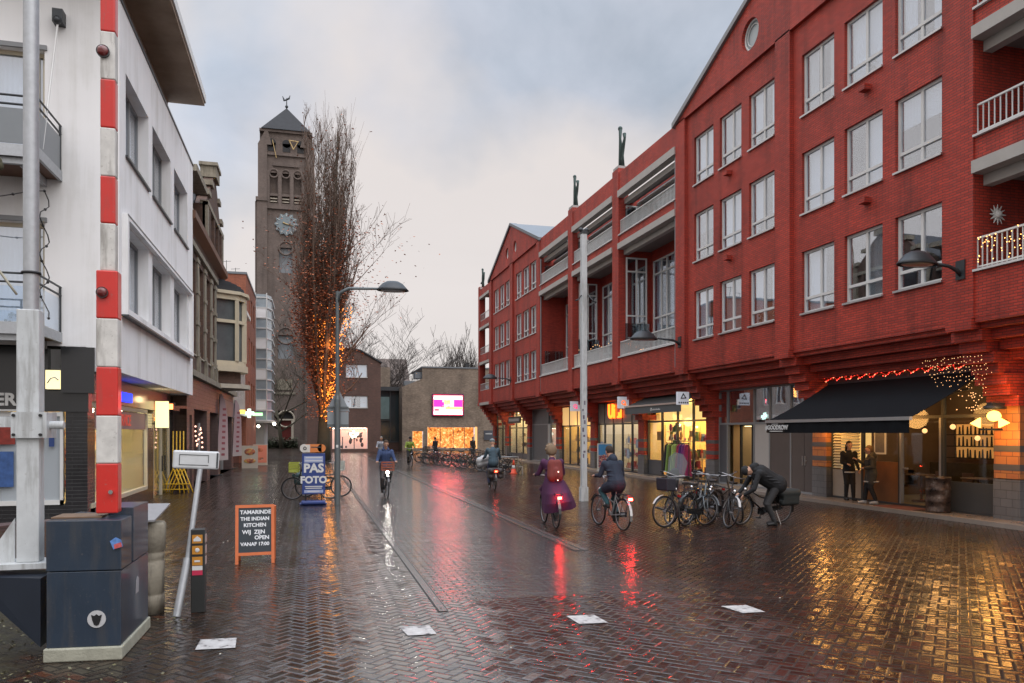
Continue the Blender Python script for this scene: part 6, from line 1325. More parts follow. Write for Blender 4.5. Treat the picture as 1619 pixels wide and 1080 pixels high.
# menu boards and beach flags further up
def aboard(x, y, label, c1, rz=0):
    t = thing('menu_board', (x, y, 0), label, 'menu board', 'menu boards by the left shops'); b = MB(); b.box(x - .44, x + .44, y - .03, y + .03, .0, 1.3); b.build('board', mat('board_cream', (.45, .40, .33), .5), t)
    n = NT('food_picture'); n.put(n.p.inputs['Base Color'], n.ramp(n.noise(5, 4, .6), [(.38, c1), (.5, (.45, .12, .06)), (.6, (.12, .05, .04)), (.7, (.5, .45, .35))])); b = MB(); b.ball((x, y - .035, .95), (.3, .02, .2), 16, 8); b.ball((x, y - .035, .42), (.33, .02, .14), 16, 8); b.build('food_picture', n.m, t)
aboard(-3.3, 46.5, 'cream menu board with two round food pictures by the left shops', (.5, .35, .1)); aboard(-3.0, 51, 'salmon pink menu board standing behind the cream one', (.55, .2, .1))
b = MB(); b.box(-3.42, -2.6, 50.95, 50.963, .15, 1.25); b.build('pink_face', mat('salmon', (.60, .20, .13), .5), bpy.data.objects['menu_board.001'])
def flag(x, y, label):
    t = thing('beach_flag', (x, y, 0), label, 'flag', 'tall feather flags by the left shops'); b = MB(); b.tube((x - .3, y, 0), (x - .12, y, 3.9), .02, n=6); b.tube((x - .3, y, 0), (x - .3, y, .05), .3, n=12); b.build('pole', DMETAL, t)
    n = NT('flag_cloth'); s = n.new('ShaderNodeSeparateXYZ'); n.L.new(n.geo(), s.inputs[0]); sv = n.math('MULTIPLY', n.math('ADD', s.outputs[2], n.math('MULTIPLY', n.noise(2, 2), .2)), .27); n.put(n.p.inputs['Base Color'], n.ramp(sv, [(.2, (.52, .48, .47)), (.5, (.50, .36, .38)), (.8, (.44, .32, .34))]))
    b = MB(); pr = [(-.25, .7), (.25, .75), (.22, 2.8), (.1, 3.6), (-.05, 3.9), (-.13, 3.85)]; b.prism([V(x + a, y, z) for a, z in pr], (0, .02, 0)); f = b.build('cloth', n.m, t)
    b = MB()
    for i in range(9): b.box(x - .06 + .008 * i, x + .09 + .008 * i, y - .006, y - .002, .95 + i * .27, 1.06 + i * .27)
    b.build('lettering', mat('flag_red', (.32, .09, .11), .6), f)
flag(-4.0, 39.0, 'tall pink and white feather flag nearest the camera by the left shops'); flag(-3.95, 46.0, 'second feather flag further along the left shops')
# yellow stand by the shop doors
t = thing('yellow_stand', (-4.3, 28.3, 0), 'stack of yellow tube frames leaning by the glass shop doors', 'rack'); b = MB()
for i in range(4):
    x = -4.5 + i * .11; b.path([V(x - .2 - .05 * i, 28.2, 0), V(x - .18, 28.25, .35), V(x, 28.3, .8), V(x, 28.35, 2.1)], .022, 6); b.path([V(x + .25 + .03 * i, 28.1, 0), V(x + .2, 28.2, .35), V(x + .02, 28.3, .8)], .022, 6)
for z in (.12, .3): b.tube((-4.75, 28.15, z), (-3.95, 28.1, z), .018, n=6)
b.build('tube_frame', mat('yellow_paint', (.62, .38, .02), .4), t)
t = thing('christmas_tree', (-4.0, 31, 0), 'thin lit ornament post beside the brown shop front', 'ornament'); b = MB(); b.tube((-4.0, 30.8, 0), (-4.0, 30.8, 2.4), .05); b.build('post', FRAMEG, t); b = MB()
for i in range(14): a = i * 2.2; b.ball((-4.0 + .12 * math.cos(a), 30.8 + .12 * math.sin(a), 1.5 + i * .06), .035, 6, 4)
b.build('bulbs', emis('ornament_glow', (1, .55, .4), 2.5), t)
for x, y, z, s_, c, lab in ((-3.9, 47.3, 3.25, .28, (1, .7, .1), 'round yellow lit sign on the old house'), (-3.8, 53, 3.3, .3, (.7, 1, .85), 'white and green glowing cross sign'), (-3.7, 60, 3.4, .34, (.35, 1, .35), 'wide green glowing sign further along the left shops')):
    t = thing('projecting_sign', (x, y, z), lab, 'sign'); b = MB(); b.box(x - s_, x + s_, y - .05, y + .05, z - .1, z + .12)
    if s_ == .3: b.box(x - .1, x + .1, y - .053, y + .053, z - .28, z + .3)
    b.build('sign_face', emis('sign_%g' % s_, c, 2.2), t); b = MB(); b.box(GX, x - s_, y - .02, y + .02, z, z + .04); b.build('bracket', DMETAL, t)
t = thing('canopy_lamp', (-2.9, 65.4, 2.7), 'small white lamp at the tip of the canopy below the glass tower', 'lamp'); b = MB(); b.ball((-2.75, 65.3, 2.75), .13, 8, 6); b.build('globe', WHITEL, t)
t = thing('canopy_lamp', (-4.0, 60, 2.5), 'small white wall lamp beside the green sign', 'lamp'); b = MB(); b.ball((-3.9, 64, 2.55), .12, 8, 6); b.build('globe', WHITEL, t)
t = thing('traffic_cone', (7.2, 31, 0), 'small orange and white traffic cone near the far shops', 'traffic cone'); b = MB(); cxx, cyy = 9.85, 37; b.lathe((cxx, cyy, 0), [(.2, 0), (.2, .03), (.14, .04), (.1, .25)], 12); b.lathe((cxx, cyy, 0), [(.075, .42), (.03, .68)], 12); b.build('cone', mat('cone_red', (.7, .08, .03), .5), t); b = MB(); b.lathe((cxx, cyy, 0), [(.1, .25), (.075, .42)], 12); b.build('white_ring', FRAMEW, t)
# low wall and slope at far left
t = thing('low_brick_wall', (-4.5, 10, 0), 'low curved dark brick wall with a brown coping at the left edge', 'wall'); b = MB(); c = MB(); n = 10
for i in range(n):
    a0, a1 = R(200 - i * 8), R(200 - (i + 1) * 8); cc = V(-2.6, 9.2, 0); p0, p1 = [cc + V(1.5 * math.cos(a) * 1.2, 2.2 * math.sin(a) + 1.2, 0) for a in (a0, a1)]; q0, q1 = [cc + V(1.8 * math.cos(a) * 1.2, 2.5 * math.sin(a) + 1.2, 0) for a in (a0, a1)]
    b.prism([p0, p1, q1, q0], (0, 0, .72)); c.prism([p0 + V(0, 0, .72), p1 + V(0, 0, .72), q1 + V(0, 0, .72), q0 + V(0, 0, .72)], (0, 0, .07))
b.build('wall_body', OLDB, t); c.build('coping', TILEB, t)
b = MB(); r = random.Random(8)
bpts = [V(r.uniform(-4.2, -1.2), r.uniform(6.3, 9.9), .01) for _ in range(500)]
bpts = [p for p in bpts if not (-2.4 < p.x < -1.45 and 7.5 < p.y < 8.8)]
leafmb(r, bpts, .02).build('fallen_leaves', mat('wet_leaf', (.10, .09, .04), .5, var=.6, vs=8), None, uv=False); tag(bpy.data.objects['fallen_leaves'], 'scattered wet leaves and crumbs around the foot of the blue cabinet', 'leaves', kind='stuff')

# litter
r = random.Random(77); leafmb(r, [V(r.uniform(-3, 13), r.uniform(6.2, 26), .014) for _ in range(420)], .014).build('litter', mat('pale_litter', (.35, .33, .28), .6, var=.5, vs=3), None, uv=False); tag(bpy.data.objects['litter'], 'tiny leaves and bits of litter scattered over the paving', 'litter', kind='stuff')
HBAR = mat('brushed_bar', (.34, .34, .35), .35, .8, var=.1)
RIM = mat('dull_rim', (.22, .22, .23), .4, .7, var=.2)
# ---------------------------------------------------------------- bicycles (built at the origin, rolling towards +y)
def bicycle(label, fc, cat='bicycle', front=None, rear=None, lit=None, group=None, steer=0., tyre=None, seatz=.95, stand=True, guard=None):
    t = thing('bicycle', (0, 0, 0), label, cat, group); F = mat('bike_%d_%d_%d' % tuple(int(q * 99) for q in fc), fc, .3, .2, var=.1, coat=.5)
    W = .345; ry, fy = -.46, .64; hd0, hd1 = V(0, .46, .62), V(0, .37, .93); bb = V(0, .02, .29); st = V(0, -.20, seatz - .06)
    S = Matrix.Translation(hd0) @ Matrix.Rotation(steer, 4, (hd1 - hd0).normalized()) @ Matrix.Translation(-hd0)
    b = MB(); b.tube(bb, V(0, -.165, .72), .017, n=7); b.tube(V(0, -.165, .72), st, .013, n=7); b.tube(bb, hd0, .020, n=7); b.path([V(0, -.13, .55), V(0, .15, .62), hd0 + V(0, -.02, .16)], .015, 6); b.tube(hd0, hd1, .019, n=7)
    for s in (-1, 1): b.tube(bb + V(s * .03, 0, 0), V(s * .055, ry, W), .010, n=5); b.tube(V(s * .02, -.165, .70), V(s * .055, ry, W), .008, n=5)
    b.build('frame', F, t)
    b = MB()
    for s in (-1, 1): b.path([S @ (hd0 + V(s * .045, 0, 0)), S @ V(s * .055, fy - .1, .5), S @ V(s * .055, fy, W)], .011, 5)
    b.build('fork', F, t)
    def wheel(c, M, lab):
        b = MB(); b.ring((0, 0, 0), W - .02, .019, 'x', 30, 6); b.v = [tuple(M @ (V(*v) + c)) for v in b.v]; wo = b.build('wheel', tyre or BLACK, t)
        b = MB(); b.ring((0, 0, 0), W - .045, .010, 'x', 30, 5); b.tube((-.045, 0, 0), (.045, 0, 0), .022, n=8)
        for i in range(16): a = 2 * math.pi * i / 16; b.tube((.02 * (-1) ** i, 0, 0), (0, (W - .045) * math.cos(a), (W - .045) * math.sin(a)), .0022, n=3, caps=False)
        b.v = [tuple(M @ (V(*v) + c)) for v in b.v]; b.build('rim', RIM, wo)
        g_ = MB(); pts = [M @ (c + V(0, (W + .022) * math.cos(a), (W + .022) * math.sin(a))) for a in [R(q) for q in (range(12, 215, 18) if lab else range(-5, 150, 18))]]
        if lab: pts = [M @ (c + V(0, (W + .022) * math.cos(a), (W + .022) * math.sin(a))) for a in [R(q) for q in range(35, 215, 18)]]
        else: pts = [M @ (c + V(0, (W + .022) * math.cos(a), (W + .022) * math.sin(a))) for a in [R(q) for q in range(30, 190, 18)]]
        for i in range(len(pts) - 1):
            u = M.to_3x3() @ V(.028, 0, 0); g_.add([pts[i] - u, pts[i] + u, pts[i + 1] + u, pts[i + 1] - u], [(0, 1, 2, 3)])
        g_.build('mudguard', guard or F, t)
    wheel(V(0, ry, W), Matrix.Identity(4), 1); wheel(V(0, fy, W), S, 0)
    b = MB(); q = [V(0, .37, .93), V(0, .37, 1.06), V(0, .42, 1.10)]; b.path([S @ p for p in q], .014, 6); hb_ = [V(-.30, .22, 1.10), V(-.27, .34, 1.12), V(-.12, .44, 1.10), V(0, .44, 1.09), V(.12, .44, 1.10), V(.27, .34, 1.12), V(.30, .22, 1.10)]; b.path([S @ p for p in hb_], .012, 6); ho = b.build('handlebar', HBAR, t)
    b = MB()
    for s in (-1, 1): b.tube(S @ V(s * .30, .20, 1.098), S @ V(s * .285, .31, 1.115), .018, n=7)
    b.build('grip', BLACK, ho)
    b = MB(); b.lathe((0, 0, 0), [(.001, 0), (.001, 0)], 3) if False else None
    pr = [(-.09, -.13), (-.10, -.05), (-.06, .05), (-.02, .14), (.02, .14), (.06, .05), (.10, -.05), (.09, -.13)]; b.prism([V(x, -.21 + y, seatz - .05) for x, y in pr], (0, 0, .05)); b.build('saddle', SAD, t, bevel=.015)
    b = MB(); b.tube(bb + V(.03, 0, 0), bb + V(.036, 0, 0), .09, n=18); b.tube(bb + V(-.08, 0, 0), bb + V(.08, 0, 0), .014, n=6); b.tube(bb + V(.07, 0, 0), V(.09, .05, .13), .010, n=5); b.tube(bb + V(-.07, 0, 0), V(-.09, -.01, .45), .010, n=5); b.box(.08, .17, .01, .09, .115, .14); b.box(-.17, -.08, -.05, .03, .44, .465); b.build('crankset', DMETAL, t)
    b = MB(); b.prism([V(.045, bb.y + .11, .36), V(.045, bb.y + .11, .22), V(.045, ry - .06, .30), V(.045, ry - .06, .40)], (.025, 0, 0)); b.build('chain_case', BLACKP, t)
    b = MB()
    for s in (-1, 1): b.tube((s * .07, -.25, .76), (s * .07, -.75, .76), .008, n=5); b.tube((s * .06, ry, W), (s * .07, -.62, .76), .007, n=5)
    for y in (-.3, -.45, -.6, -.74): b.tube((-.07, y, .76), (.07, y, .76), .006, n=5)
    b.build('rear_rack', BLACKP, t)
    if stand: b = MB(); b.tube((-.04, -.30, .30), (-.17, -.33, .01), .010, n=5); b.build('kickstand', ALU, t)
    b = MB(); b.ball(S @ V(0, .56, .80), (.04, .045, .045), 10, 7); b.build('headlight', emis('white_headlight', (1, .97, .88), 120) if lit in ('both', 'front') else CHROME, t)
    b = MB(); b.box(-.04, .04, -.80, -.775, .66, .71); b.build('rear_light', (emis('bike_red', (1, .015, .01), 150) if lit in ('both', 'rear') else emis('bike_red_far', (1, .05, .02), 30) if lit == 'rear_dim' else mat('red_reflector', (.3, .01, .01), .2)), t)
    if front:
        kind, cc = front; b = MB(); m = mat('carrier_%d_%d_%d' % tuple(int(q * 99) for q in cc), cc, .7, var=.3, vs=14)
        if kind == 'crate':
            x, y0, y1, z0, z1 = .2, .44, .74, .86, 1.10
            for z in (z0, z0 + .08, z0 + .16, z1): 
                b.box(-x, x, y0, y0 + .012, z, z + .035); b.box(-x, x, y1 - .012, y1, z, z + .035); b.box(-x, -x + .012, y0, y1, z, z + .035); b.box(x - .012, x, y0, y1, z, z + .035)
            b.box(-x + .002, x - .002, y0 + .002, y1 - .002, z0, z0 + .01)
            for sx in (-x, x - .02):
                for yy in (y0 + .001, y1 - .021): b.box(sx, sx + .02, yy, yy + .02, z0, z1 + .03)
            b.v = [tuple(S @ V(*v)) for v in b.v]; b.build('front_crate', m, t)
        elif kind == 'bag': b.prism([V(-.18, .46, .78), V(-.18, .72, .80), V(-.18, .74, 1.08), V(-.18, .46, 1.06)], (.36, 0, 0)); b.v = [tuple(S @ V(*v)) for v in b.v]; b.build('front_bag', m, t, bevel=.03)
        elif kind == 'screen':
            b.prism([V(-.2, .40, 1.0), V(-.24, .30, 1.45), V(-.1, .26, 1.60), V(.1, .26, 1.60), V(.24, .30, 1.45), V(.2, .40, 1.0)], (0, .008, 0)); b.v = [tuple(S @ V(*v)) for v in b.v]; b.build('windscreen', SCRG, t)
            c = MB(); c.cap((0, .30, .92), (0, .25, 1.15), .12, .11); c.box(-.11, .11, .30, .36, .75, .95); meshobj('child_seat', remesh(c, .025), mat('seat_dark', (.03, .03, .035), .6), t)
    if rear:
        cc = rear; b = MB(); 
        for s in (-1, 1): b.cap((s * .17, -.36, .50), (s * .17, -.72, .50), .085, .085); b.cap((s * .16, -.34, .70), (s * .16, -.76, .70), .10, .10); b.box(s * .09, s * .25, -.78, -.32, .46, .72)
        b.box(-.12, .12, -.74, -.34, .74, .80); me = remesh(b, .022, 3); meshobj('pannier', me, mat('pannier_%d' % int(cc[0] * 999), cc, .55, var=.25, vs=8, bmp=.3, bs=14), t)
    return t
def place(t, x, y, rz, z=0., lean=0.): t.location = (x, y, z); t.rotation_euler = (0, R(lean), R(rz)); return t
# ---------------------------------------------------------------- people (same frame: facing +y)
SKIN = mat('skin', (.50, .29, .20), .55, var=.08, vs=12)
def hand(mb, w, f, n, sgn, s=1.0):
    f = f.normalized(); n = (n - f * n.dot(f)).normalized(); sd = f.cross(n).normalized(); p = w + f * .045 * s
    for k in (-1.2, -.4, .4, 1.2): mb.cap(w + sd * k * .006, p + f * .02 + sd * k * .022, .019 * s, .014 * s)
    for k, L_ in zip((-1.5, -.5, .5, 1.5), (.85, 1.0, .95, .72)):
        a = p + f * .028 + sd * k * .0205; b_ = a + f * .030 * L_ + n * .012; c = b_ + n * .026 * L_ + f * .004; e = c + n * .012 * L_ - f * .016 * L_
        mb.cap(a, b_, .0100, .0092); mb.cap(b_, c, .0092, .0085); mb.cap(c, e, .0085, .0075)
    a = w + f * .02 + sd * sgn * .028; b_ = a + f * .03 + sd * sgn * .016 + n * .012; mb.cap(a, b_, .013, .011); mb.cap(b_, b_ + f * .022 + n * .016 - sd * sgn * .004, .011, .009)
def person(label, J, top, leg, hair, headdir=V(0, 1, 0), coat=None, hat=None, hood=None, vox=.011, hairlen=0, fat=1.0, shoe=None, skin=None, group=None, scarf=None):
    t = thing('person', (0, 0, 0), label, 'person', group); sk = skin or SKIN
    J = {k: V(*v) for k, v in J.items()}; hd = headdir.normalized(); H = J['head']; upv = (H - J['neck']).normalized(); side = hd.cross(upv).normalized(); hd = upv.cross(side).normalized()
    HM = Matrix((side, hd, upv)).transposed()
    def hp(x, y, z): return H + HM @ V(x, y, z)
    b = MB(); ch = J['neck'] - upv * .10
    b.cap(J['pel'], J['pel'].lerp(J['neck'], .45), .135 * fat, .125 * fat); b.cap(J['pel'].lerp(J['neck'], .4), J['neck'] - (J['neck'] - J['pel']).normalized() * .12, .125 * fat, .135 * fat)
    for s in 'LR':
        sg = 1 if s == 'R' else -1
        b.cap(J['neck'] - (J['neck'] - J['pel']).normalized() * .10, J['sh' + s] - V(0, 0, .015), .060, .048); b.cap(J['sh' + s], J['el' + s], .050, .038); b.cap(J['el' + s], J['ha' + s], .038, .024)
        f = J['ha' + s] - J['el' + s]; hand(b, J['ha' + s], J.get('hf' + s, f), J.get('hn' + s, V(0, 0, -1)), -sg)
        b.cap(J['hip' + s], J['kn' + s], .085, .055); b.cap(J['kn' + s], J['kn' + s].lerp(J['an' + s], .35), .054, .056); b.cap(J['kn' + s].lerp(J['an' + s], .35), J['an' + s], .056, .034)
        b.cap(J['an' + s], J['an' + s] + V(0, 0, -.04), .035, .035); b.cap(J['an' + s] + V(0, 0, -.045), J['to' + s], .032, .028)
    b.cap(J['neck'] - upv * .05, H - upv * .06, .056, .050)
    b.ball(H, (.076, .095, .112), 18, 14, HM); b.ball(hp(0, .025, -.055), (.056, .068, .062), 14, 10, HM); b.cap(hp(0, .088, .0), hp(0, .108, -.022), .010, .013); b.ball(hp(0, .080, -.088), (.025, .02, .018), 8, 6, HM)
    b.ball(hp(0, .088, -.052), (.024, .012, .007), 8, 5, HM)
    for s in (-1, 1): b.ball(hp(s * .078, 0, -.005), (.012, .022, .032), 8, 6, HM); b.ball(hp(s * .045, .062, -.02), (.022, .02, .02), 8, 6, HM)
    meshobj('body', remesh(b, vox, 1), sk, t)
    e = MB()
    for s in (-1, 1): e.ball(hp(s * .031, .084, .008), .011, 8, 6)
    e.build('eye', mat('eye_dark', (.03, .025, .02), .15), t, uv=False)
    # hair, hat or hood
    h = MB()
    if hat is None or hairlen:
        h.ball(hp(0, -.016, .018), (.086, .100, .112), 16, 12, HM)
        if hairlen:
            for s in (-1, 0, 1): h.cap(hp(s * .045, -.06, -.02), hp(s * .05, -.075, -.05 - hairlen), .045, .035)
        me = remesh(h, .012, 1); bm = bmesh.new(); bm.from_mesh(me)
        inv = HM.inverted(); dl = [v for v in bm.verts if (lambda q: q.y > .052 - (.0 if q.z > .06 else .03) and q.z < .066)(inv @ (v.co - H))]; bmesh.ops.delete(bm, geom=dl, context='VERTS'); bm.to_mesh(me); bm.free(); meshobj('hair', me, hair, t)
    if hat:
        h = MB(); h.ball(hp(0, -.008, .045), (.094, .108, .092), 16, 12, HM)
        if hat[1] == 'helmet': h.ball(hp(0, .0, .06), (.102, .128, .085), 16, 12, HM); h.ball(hp(0, .09, .045), (.07, .05, .014), 10, 6, HM)
        if hat[1] == 'fur': 
            h = MB(); h.ball(hp(0, -.05, -.01), (.115, .085, .135), 16, 12, HM)
            for a in range(10): h.ball(hp(.105 * math.cos(a * .628), .01, .015 + .125 * math.sin(a * .628)), .038, 8, 6)
        me = remesh(h, .012, 1); bm = bmesh.new(); bm.from_mesh(me); inv = HM.inverted()
        if hat[1] != 'fur': dl = [v for v in bm.verts if (inv @ (v.co - H)).z < .012 and (inv @ (v.co - H)).y > -.06]; bmesh.ops.delete(bm, geom=dl, context='VERTS')
        bm.to_mesh(me); bm.free(); meshobj('hood_fur' if hat[1] == 'fur' else 'hat', me, hat[0], t)
    if hood is not None: h = MB(); h.cap(J['neck'] - hd * .06 + upv * .02, J['neck'] - hd * .09 - upv * .03, .095, .085); h.cap(J['neck'] + side * .07, J['neck'] - side * .07, .06, .06); meshobj('hood', remesh(h, .016, 2), hood, t)
    # jacket
    k = MB(); ax = (J['neck'] - J['pel']).normalized(); wl = J['pel'].lerp(J['neck'], .28)
    k.cap(J['pel'] - ax * .02, wl, .172 * fat, .152 * fat); k.cap(wl, J['neck'] - ax * .15, .155 * fat, .162 * fat); k.cap(J['neck'] - ax * .1, J['neck'] - ax * .02, .11, .075)
    for s in 'LR':
        sg = 1 if s == 'R' else -1; k.cap(J['pel'] + V(sg * .06, 0, -.03), wl + V(sg * .05, 0, 0), .13 * fat, .12 * fat); k.cap(J['pel'].lerp(J['neck'], .6) + V(sg * .05, 0, 0), J['sh' + s] - ax * .02, .125 * fat, .082)
        m_ = J['sh' + s].lerp(J['el' + s], .5); k.cap(J['sh' + s], J['el' + s], .068, .053); k.cap(J['el' + s], J['ha' + s].lerp(J['el' + s], .10), .054, .039)
        if coat and coat != 'skirt':
            q = J['kn' + s] if coat == 'long' else J['hip' + s].lerp(J['kn' + s], .55); k.cap(J['pel'] + V(sg * .07, 0, -.05), q, .14, .115)
            if coat == 'long': k.cap(J['pel'], (J['knL'] + J['knR']) / 2, .15, .13)
    for m_ in range(7):   # soft folds
        z = .1 + m_ * .11; c = J['pel'].lerp(J['neck'], z); k.ball(c + side * (.04 if m_ % 2 else -.04), (.155 * fat, .15 * fat, .022), 12, 6)
    meshobj('jacket', remesh(k, .013 if vox < .015 else .02, 1), top, t)
    l = MB()
    for s in 'LR':
        l.cap(J['pel'] - ax * .02, J['hip' + s], .14 * fat, .105); l.cap(J['hip' + s], J['kn' + s], .103, .070); l.cap(J['kn' + s], J['an' + s] + V(0, 0, .02), .070, .050)
    for s in 'LR':
        for f_ in (.25, .55, .8): q_ = J['kn' + s].lerp(J['an' + s], f_); l.ball(q_, (.074 - .014 * f_, .074 - .014 * f_, .02), 10, 6)
        q_ = J['kn' + s]; l.ball(q_, (.082, .082, .03), 10, 6)
    meshobj('trousers', remesh(l, .014, 1), leg, t)
    l = MB()
    for s in 'LR': l.cap(J['an' + s] + V(0, -.015, -.03), J['to' + s], .044, .036); l.cap(J['an' + s], J['an' + s] + V(0, -.02, -.05), .046, .042)
    meshobj('shoes', remesh(l, .013, 1), shoe or BLACK, t)
    return t
def rider(lean=.10, sh=1.50, pz=1.0, flip=1, wide=.30, hand_=(.2, 1.13), **o):
    J = dict(pel=(0, -.20, pz), neck=(0, -.20 + lean + .02, sh), head=(0, -.20 + lean * 1.35 + .06, sh + .19))
    for s, sg in (('L', -1), ('R', 1)):
        up_leg = (sg * flip) < 0
        J['sh' + s] = (sg * .185, -.20 + lean, sh - .06); J['el' + s] = (sg * (.27), -.02 + lean * .3, sh - .32); J['ha' + s] = (sg * .292, hand_[0], hand_[1] - .0); J['hip' + s] = (sg * .09, -.16, pz - .05)
        J['kn' + s] = (sg * .13, .24 if up_leg else .17, .80 if up_leg else .60); J['an' + s] = (sg * .125, -.03 if up_leg else .02, .53 if up_leg else .235); J['to' + s] = (sg * .13, .11 if up_leg else .15, .49 if up_leg else .165)
        J['hf' + s] = (0, 1, .05)
    J.update(o); return J
def cl(name, c, v=.15, r_=.85): return mat(name, c, r_, var=v, vs=9, bmp=.25, bs=18)
# cyclist coming towards the camera
t = bicycle('bicycle with a reddish front crate and bright headlamp ridden towards the camera', (.03, .03, .035), lit='front', front=('crate', (.32, .09, .05)), stand=False); place(t, 2.38, 24.9, 180)
t = person('cyclist in a blue hooded sweater riding towards the camera down the middle of the street', rider(.14), cl('blue_sweater', (.045, .075, .17)), cl('dark_trousers', (.03, .028, .03)), cl('brown_hair', (.06, .035, .02)), hood=cl('blue_sweater', (.045, .075, .17)), scarf=1); place(t, 2.38, 24.9, 180)
# far cyclist in green
t = bicycle('dark bicycle ridden by the far cyclist in a green jacket', (.02, .02, .022), stand=False); place(t, 5.85, 46.2, 182)
t = person('far cyclist in a bright green jacket', rider(.16), cl('green_jacket', (.22, .30, .05)), cl('black_cloth', (.018, .018, .02)), cl('black_hair', (.015, .012, .01)), vox=.02, hat=(cl('black_cloth', (.018, .018, .02)), 'cap')); place(t, 5.85, 46.2, 182)
t = bicycle('distant bicycle just left of the cyclist in blue', (.03, .03, .03), stand=False); place(t, 4.35, 48.5, 180)
t = person('distant cyclist in a pale grey coat just left of the cyclist in blue', rider(.16), cl('pale_coat', (.30, .32, .36)), cl('navy_cloth', (.02, .03, .06)), cl('grey_hair', (.25, .24, .22)), vox=.02); place(t, 4.35, 48.5, 180)
# grey-blue cyclist with helmet riding away
t = bicycle('bicycle with dark panniers ridden away by the cyclist in the grey helmet', (.03, .03, .03), lit='rear_dim', rear=(.04, .035, .035), stand=False); place(t, 6.4, 27.0, -4)
t = person('cyclist with a grey helmet and slate blue jacket riding away', rider(.12, flip=-1), cl('slate_jacket', (.055, .09, .115)), cl('jeans', (.05, .06, .11)), cl('grey_hair', (.25, .24, .22)), hat=(mat('helmet_grey', (.20, .24, .25), .35), 'helmet')); place(t, 6.4, 27.0, -4)
t = thing('carrier_bag', (0, 0, 0), 'pale rolled bag carried in front of the cyclist with the helmet', 'bag'); b = MB(); b.cap((-.42, .42, 1.02), (-.08, .52, 1.12), .13, .15); b.cap((-.4, .42, .90), (-.1, .5, .95), .12, .12); meshobj('bag_body', remesh(b, .02, 2), mat('silver_bag', (.42, .42, .42), .3, var=.2), t); place(t, 6.4, 27.0, -4)
# purple coat
t = bicycle('black bicycle with a glowing red tail light ridden by the woman in the purple coat', (.03, .03, .03), lit='rear', stand=False); place(t, 5.1, 16.0, -4)
PUR = cl('purple_coat', (.060, .012, .050)); t = person('woman in a long purple coat with a fur hood and red backpack riding away', rider(.08, sh=1.48), PUR, PUR, cl('blond_hair', (.3, .2, .1)), hat=(cl('hood_fur', (.17, .115, .07), .4), 'fur'), coat='skirt')
b = MB(); n_ = 26; prev = None; rings = []
for zi, (z, rx, ryf, ryb) in enumerate(((1.08, .17, .16, .17), (.95, .24, .22, .24), (.75, .30, .26, .40), (.55, .34, .26, .46), (.36, .37, .24, .40))):
    rings.append([V(rx * math.cos(a) * (1 + .07 * math.sin(5 * a + zi * .4)) + .03 * zi, -.22 + (ryf if math.sin(a) > 0 else ryb) * math.sin(a) * (1 + .06 * math.cos(6 * a)), z + .03 * math.sin(3 * a) * (zi / 4) + (.12 * max(0, math.cos(a)) * zi / 4)) for a in [2 * math.pi * i / n_ for i in range(n_)]])
for i in range(4): b.add(rings[i] + rings[i + 1], [(k, (k + 1) % n_, n_ + (k + 1) % n_, n_ + k) for k in range(n_)], True)
b.build('coat_skirt', PUR, t, uv=False); place(t, 5.1, 16.0, -4)
t = thing('backpack', (0, 0, 0), 'dark red backpack with two small reflectors on the back of the woman in purple', 'backpack'); b = MB(); b.cap((-.06, -.40, 1.12), (-.06, -.36, 1.38), .12, .10); b.cap((.06, -.40, 1.12), (.06, -.36, 1.38), .12, .10); b.cap((0, -.46, 1.14), (0, -.45, 1.24), .085, .08); meshobj('pack_body', remesh(b, .016, 1), cl('red_pack', (.16, .03, .025)), t)
b = MB(); b.ball((.03, -.555, 1.22), .014, 8, 6); b.ball((.03, -.51, 1.04), .012, 8, 6); b.build('reflector', emis('reflector_glint', (1, .6, .5), 4), t); place(t, 5.1, 16.0, -4)  # glint of the reflectors put in as emission
# navy cyclist
t = bicycle('silver bicycle with a red tail light under the cyclist in the navy coat', (.30, .32, .33), lit='rear', stand=False, guard=CHROME); place(t, 6.25, 15.3, 6)
NAV = cl('navy_coat', (.014, .022, .040)); t = person('cyclist in a dark navy coat with the hood down riding away beside the parked bicycles', rider(.20, sh=1.46), NAV, cl('dark_teal', (.015, .07, .085)), cl('dark_hair', (.03, .02, .015)), hood=NAV, coat='short', fat=1.06); place(t, 6.25, 15.3, 6)
# standing pair by the restaurant
J = dict(pel=(0, 0, .92), neck=(0, .01, 1.42), head=(0.0, .03, 1.59), shL=(-.17, 0, 1.36), shR=(.17, 0, 1.36), elL=(-.22, -.02, 1.10), elR=(.21, .02, 1.10), haL=(-.27, .06, .88), haR=(.12, .16, 1.06), hipL=(-.08, 0, .88), hipR=(.08, 0, .88), knL=(-.09, .06, .49), knR=(.07, .02, .49), anL=(-.10, .08, .09), anR=(.06, -.06, .09), toL=(-.11, .22, .04), toR=(.06, .08, .04), hfL=(-.1, .1, -1), hnL=(1, 0, 0), hfR=(-.6, .6, -.2), hnR=(0, 0, -1))
t = person('slim woman in black with a handbag walking past the shutter of the restaurant', J, cl('black_wool', (.012, .012, .014)), cl('black_cloth', (.018, .018, .02)), cl('dark_hair', (.03, .02, .015)), hairlen=.12, coat=None, fat=.86)
b = MB(); b.lathe((0, -.005, .80), [(.165, 0), (.17, .02), (.165, .035)], 16); b.build('shirt_hem', mat('white_hem', (.5, .5, .5), .8), t); place(t, 14.98, 18.85, 165, .1)
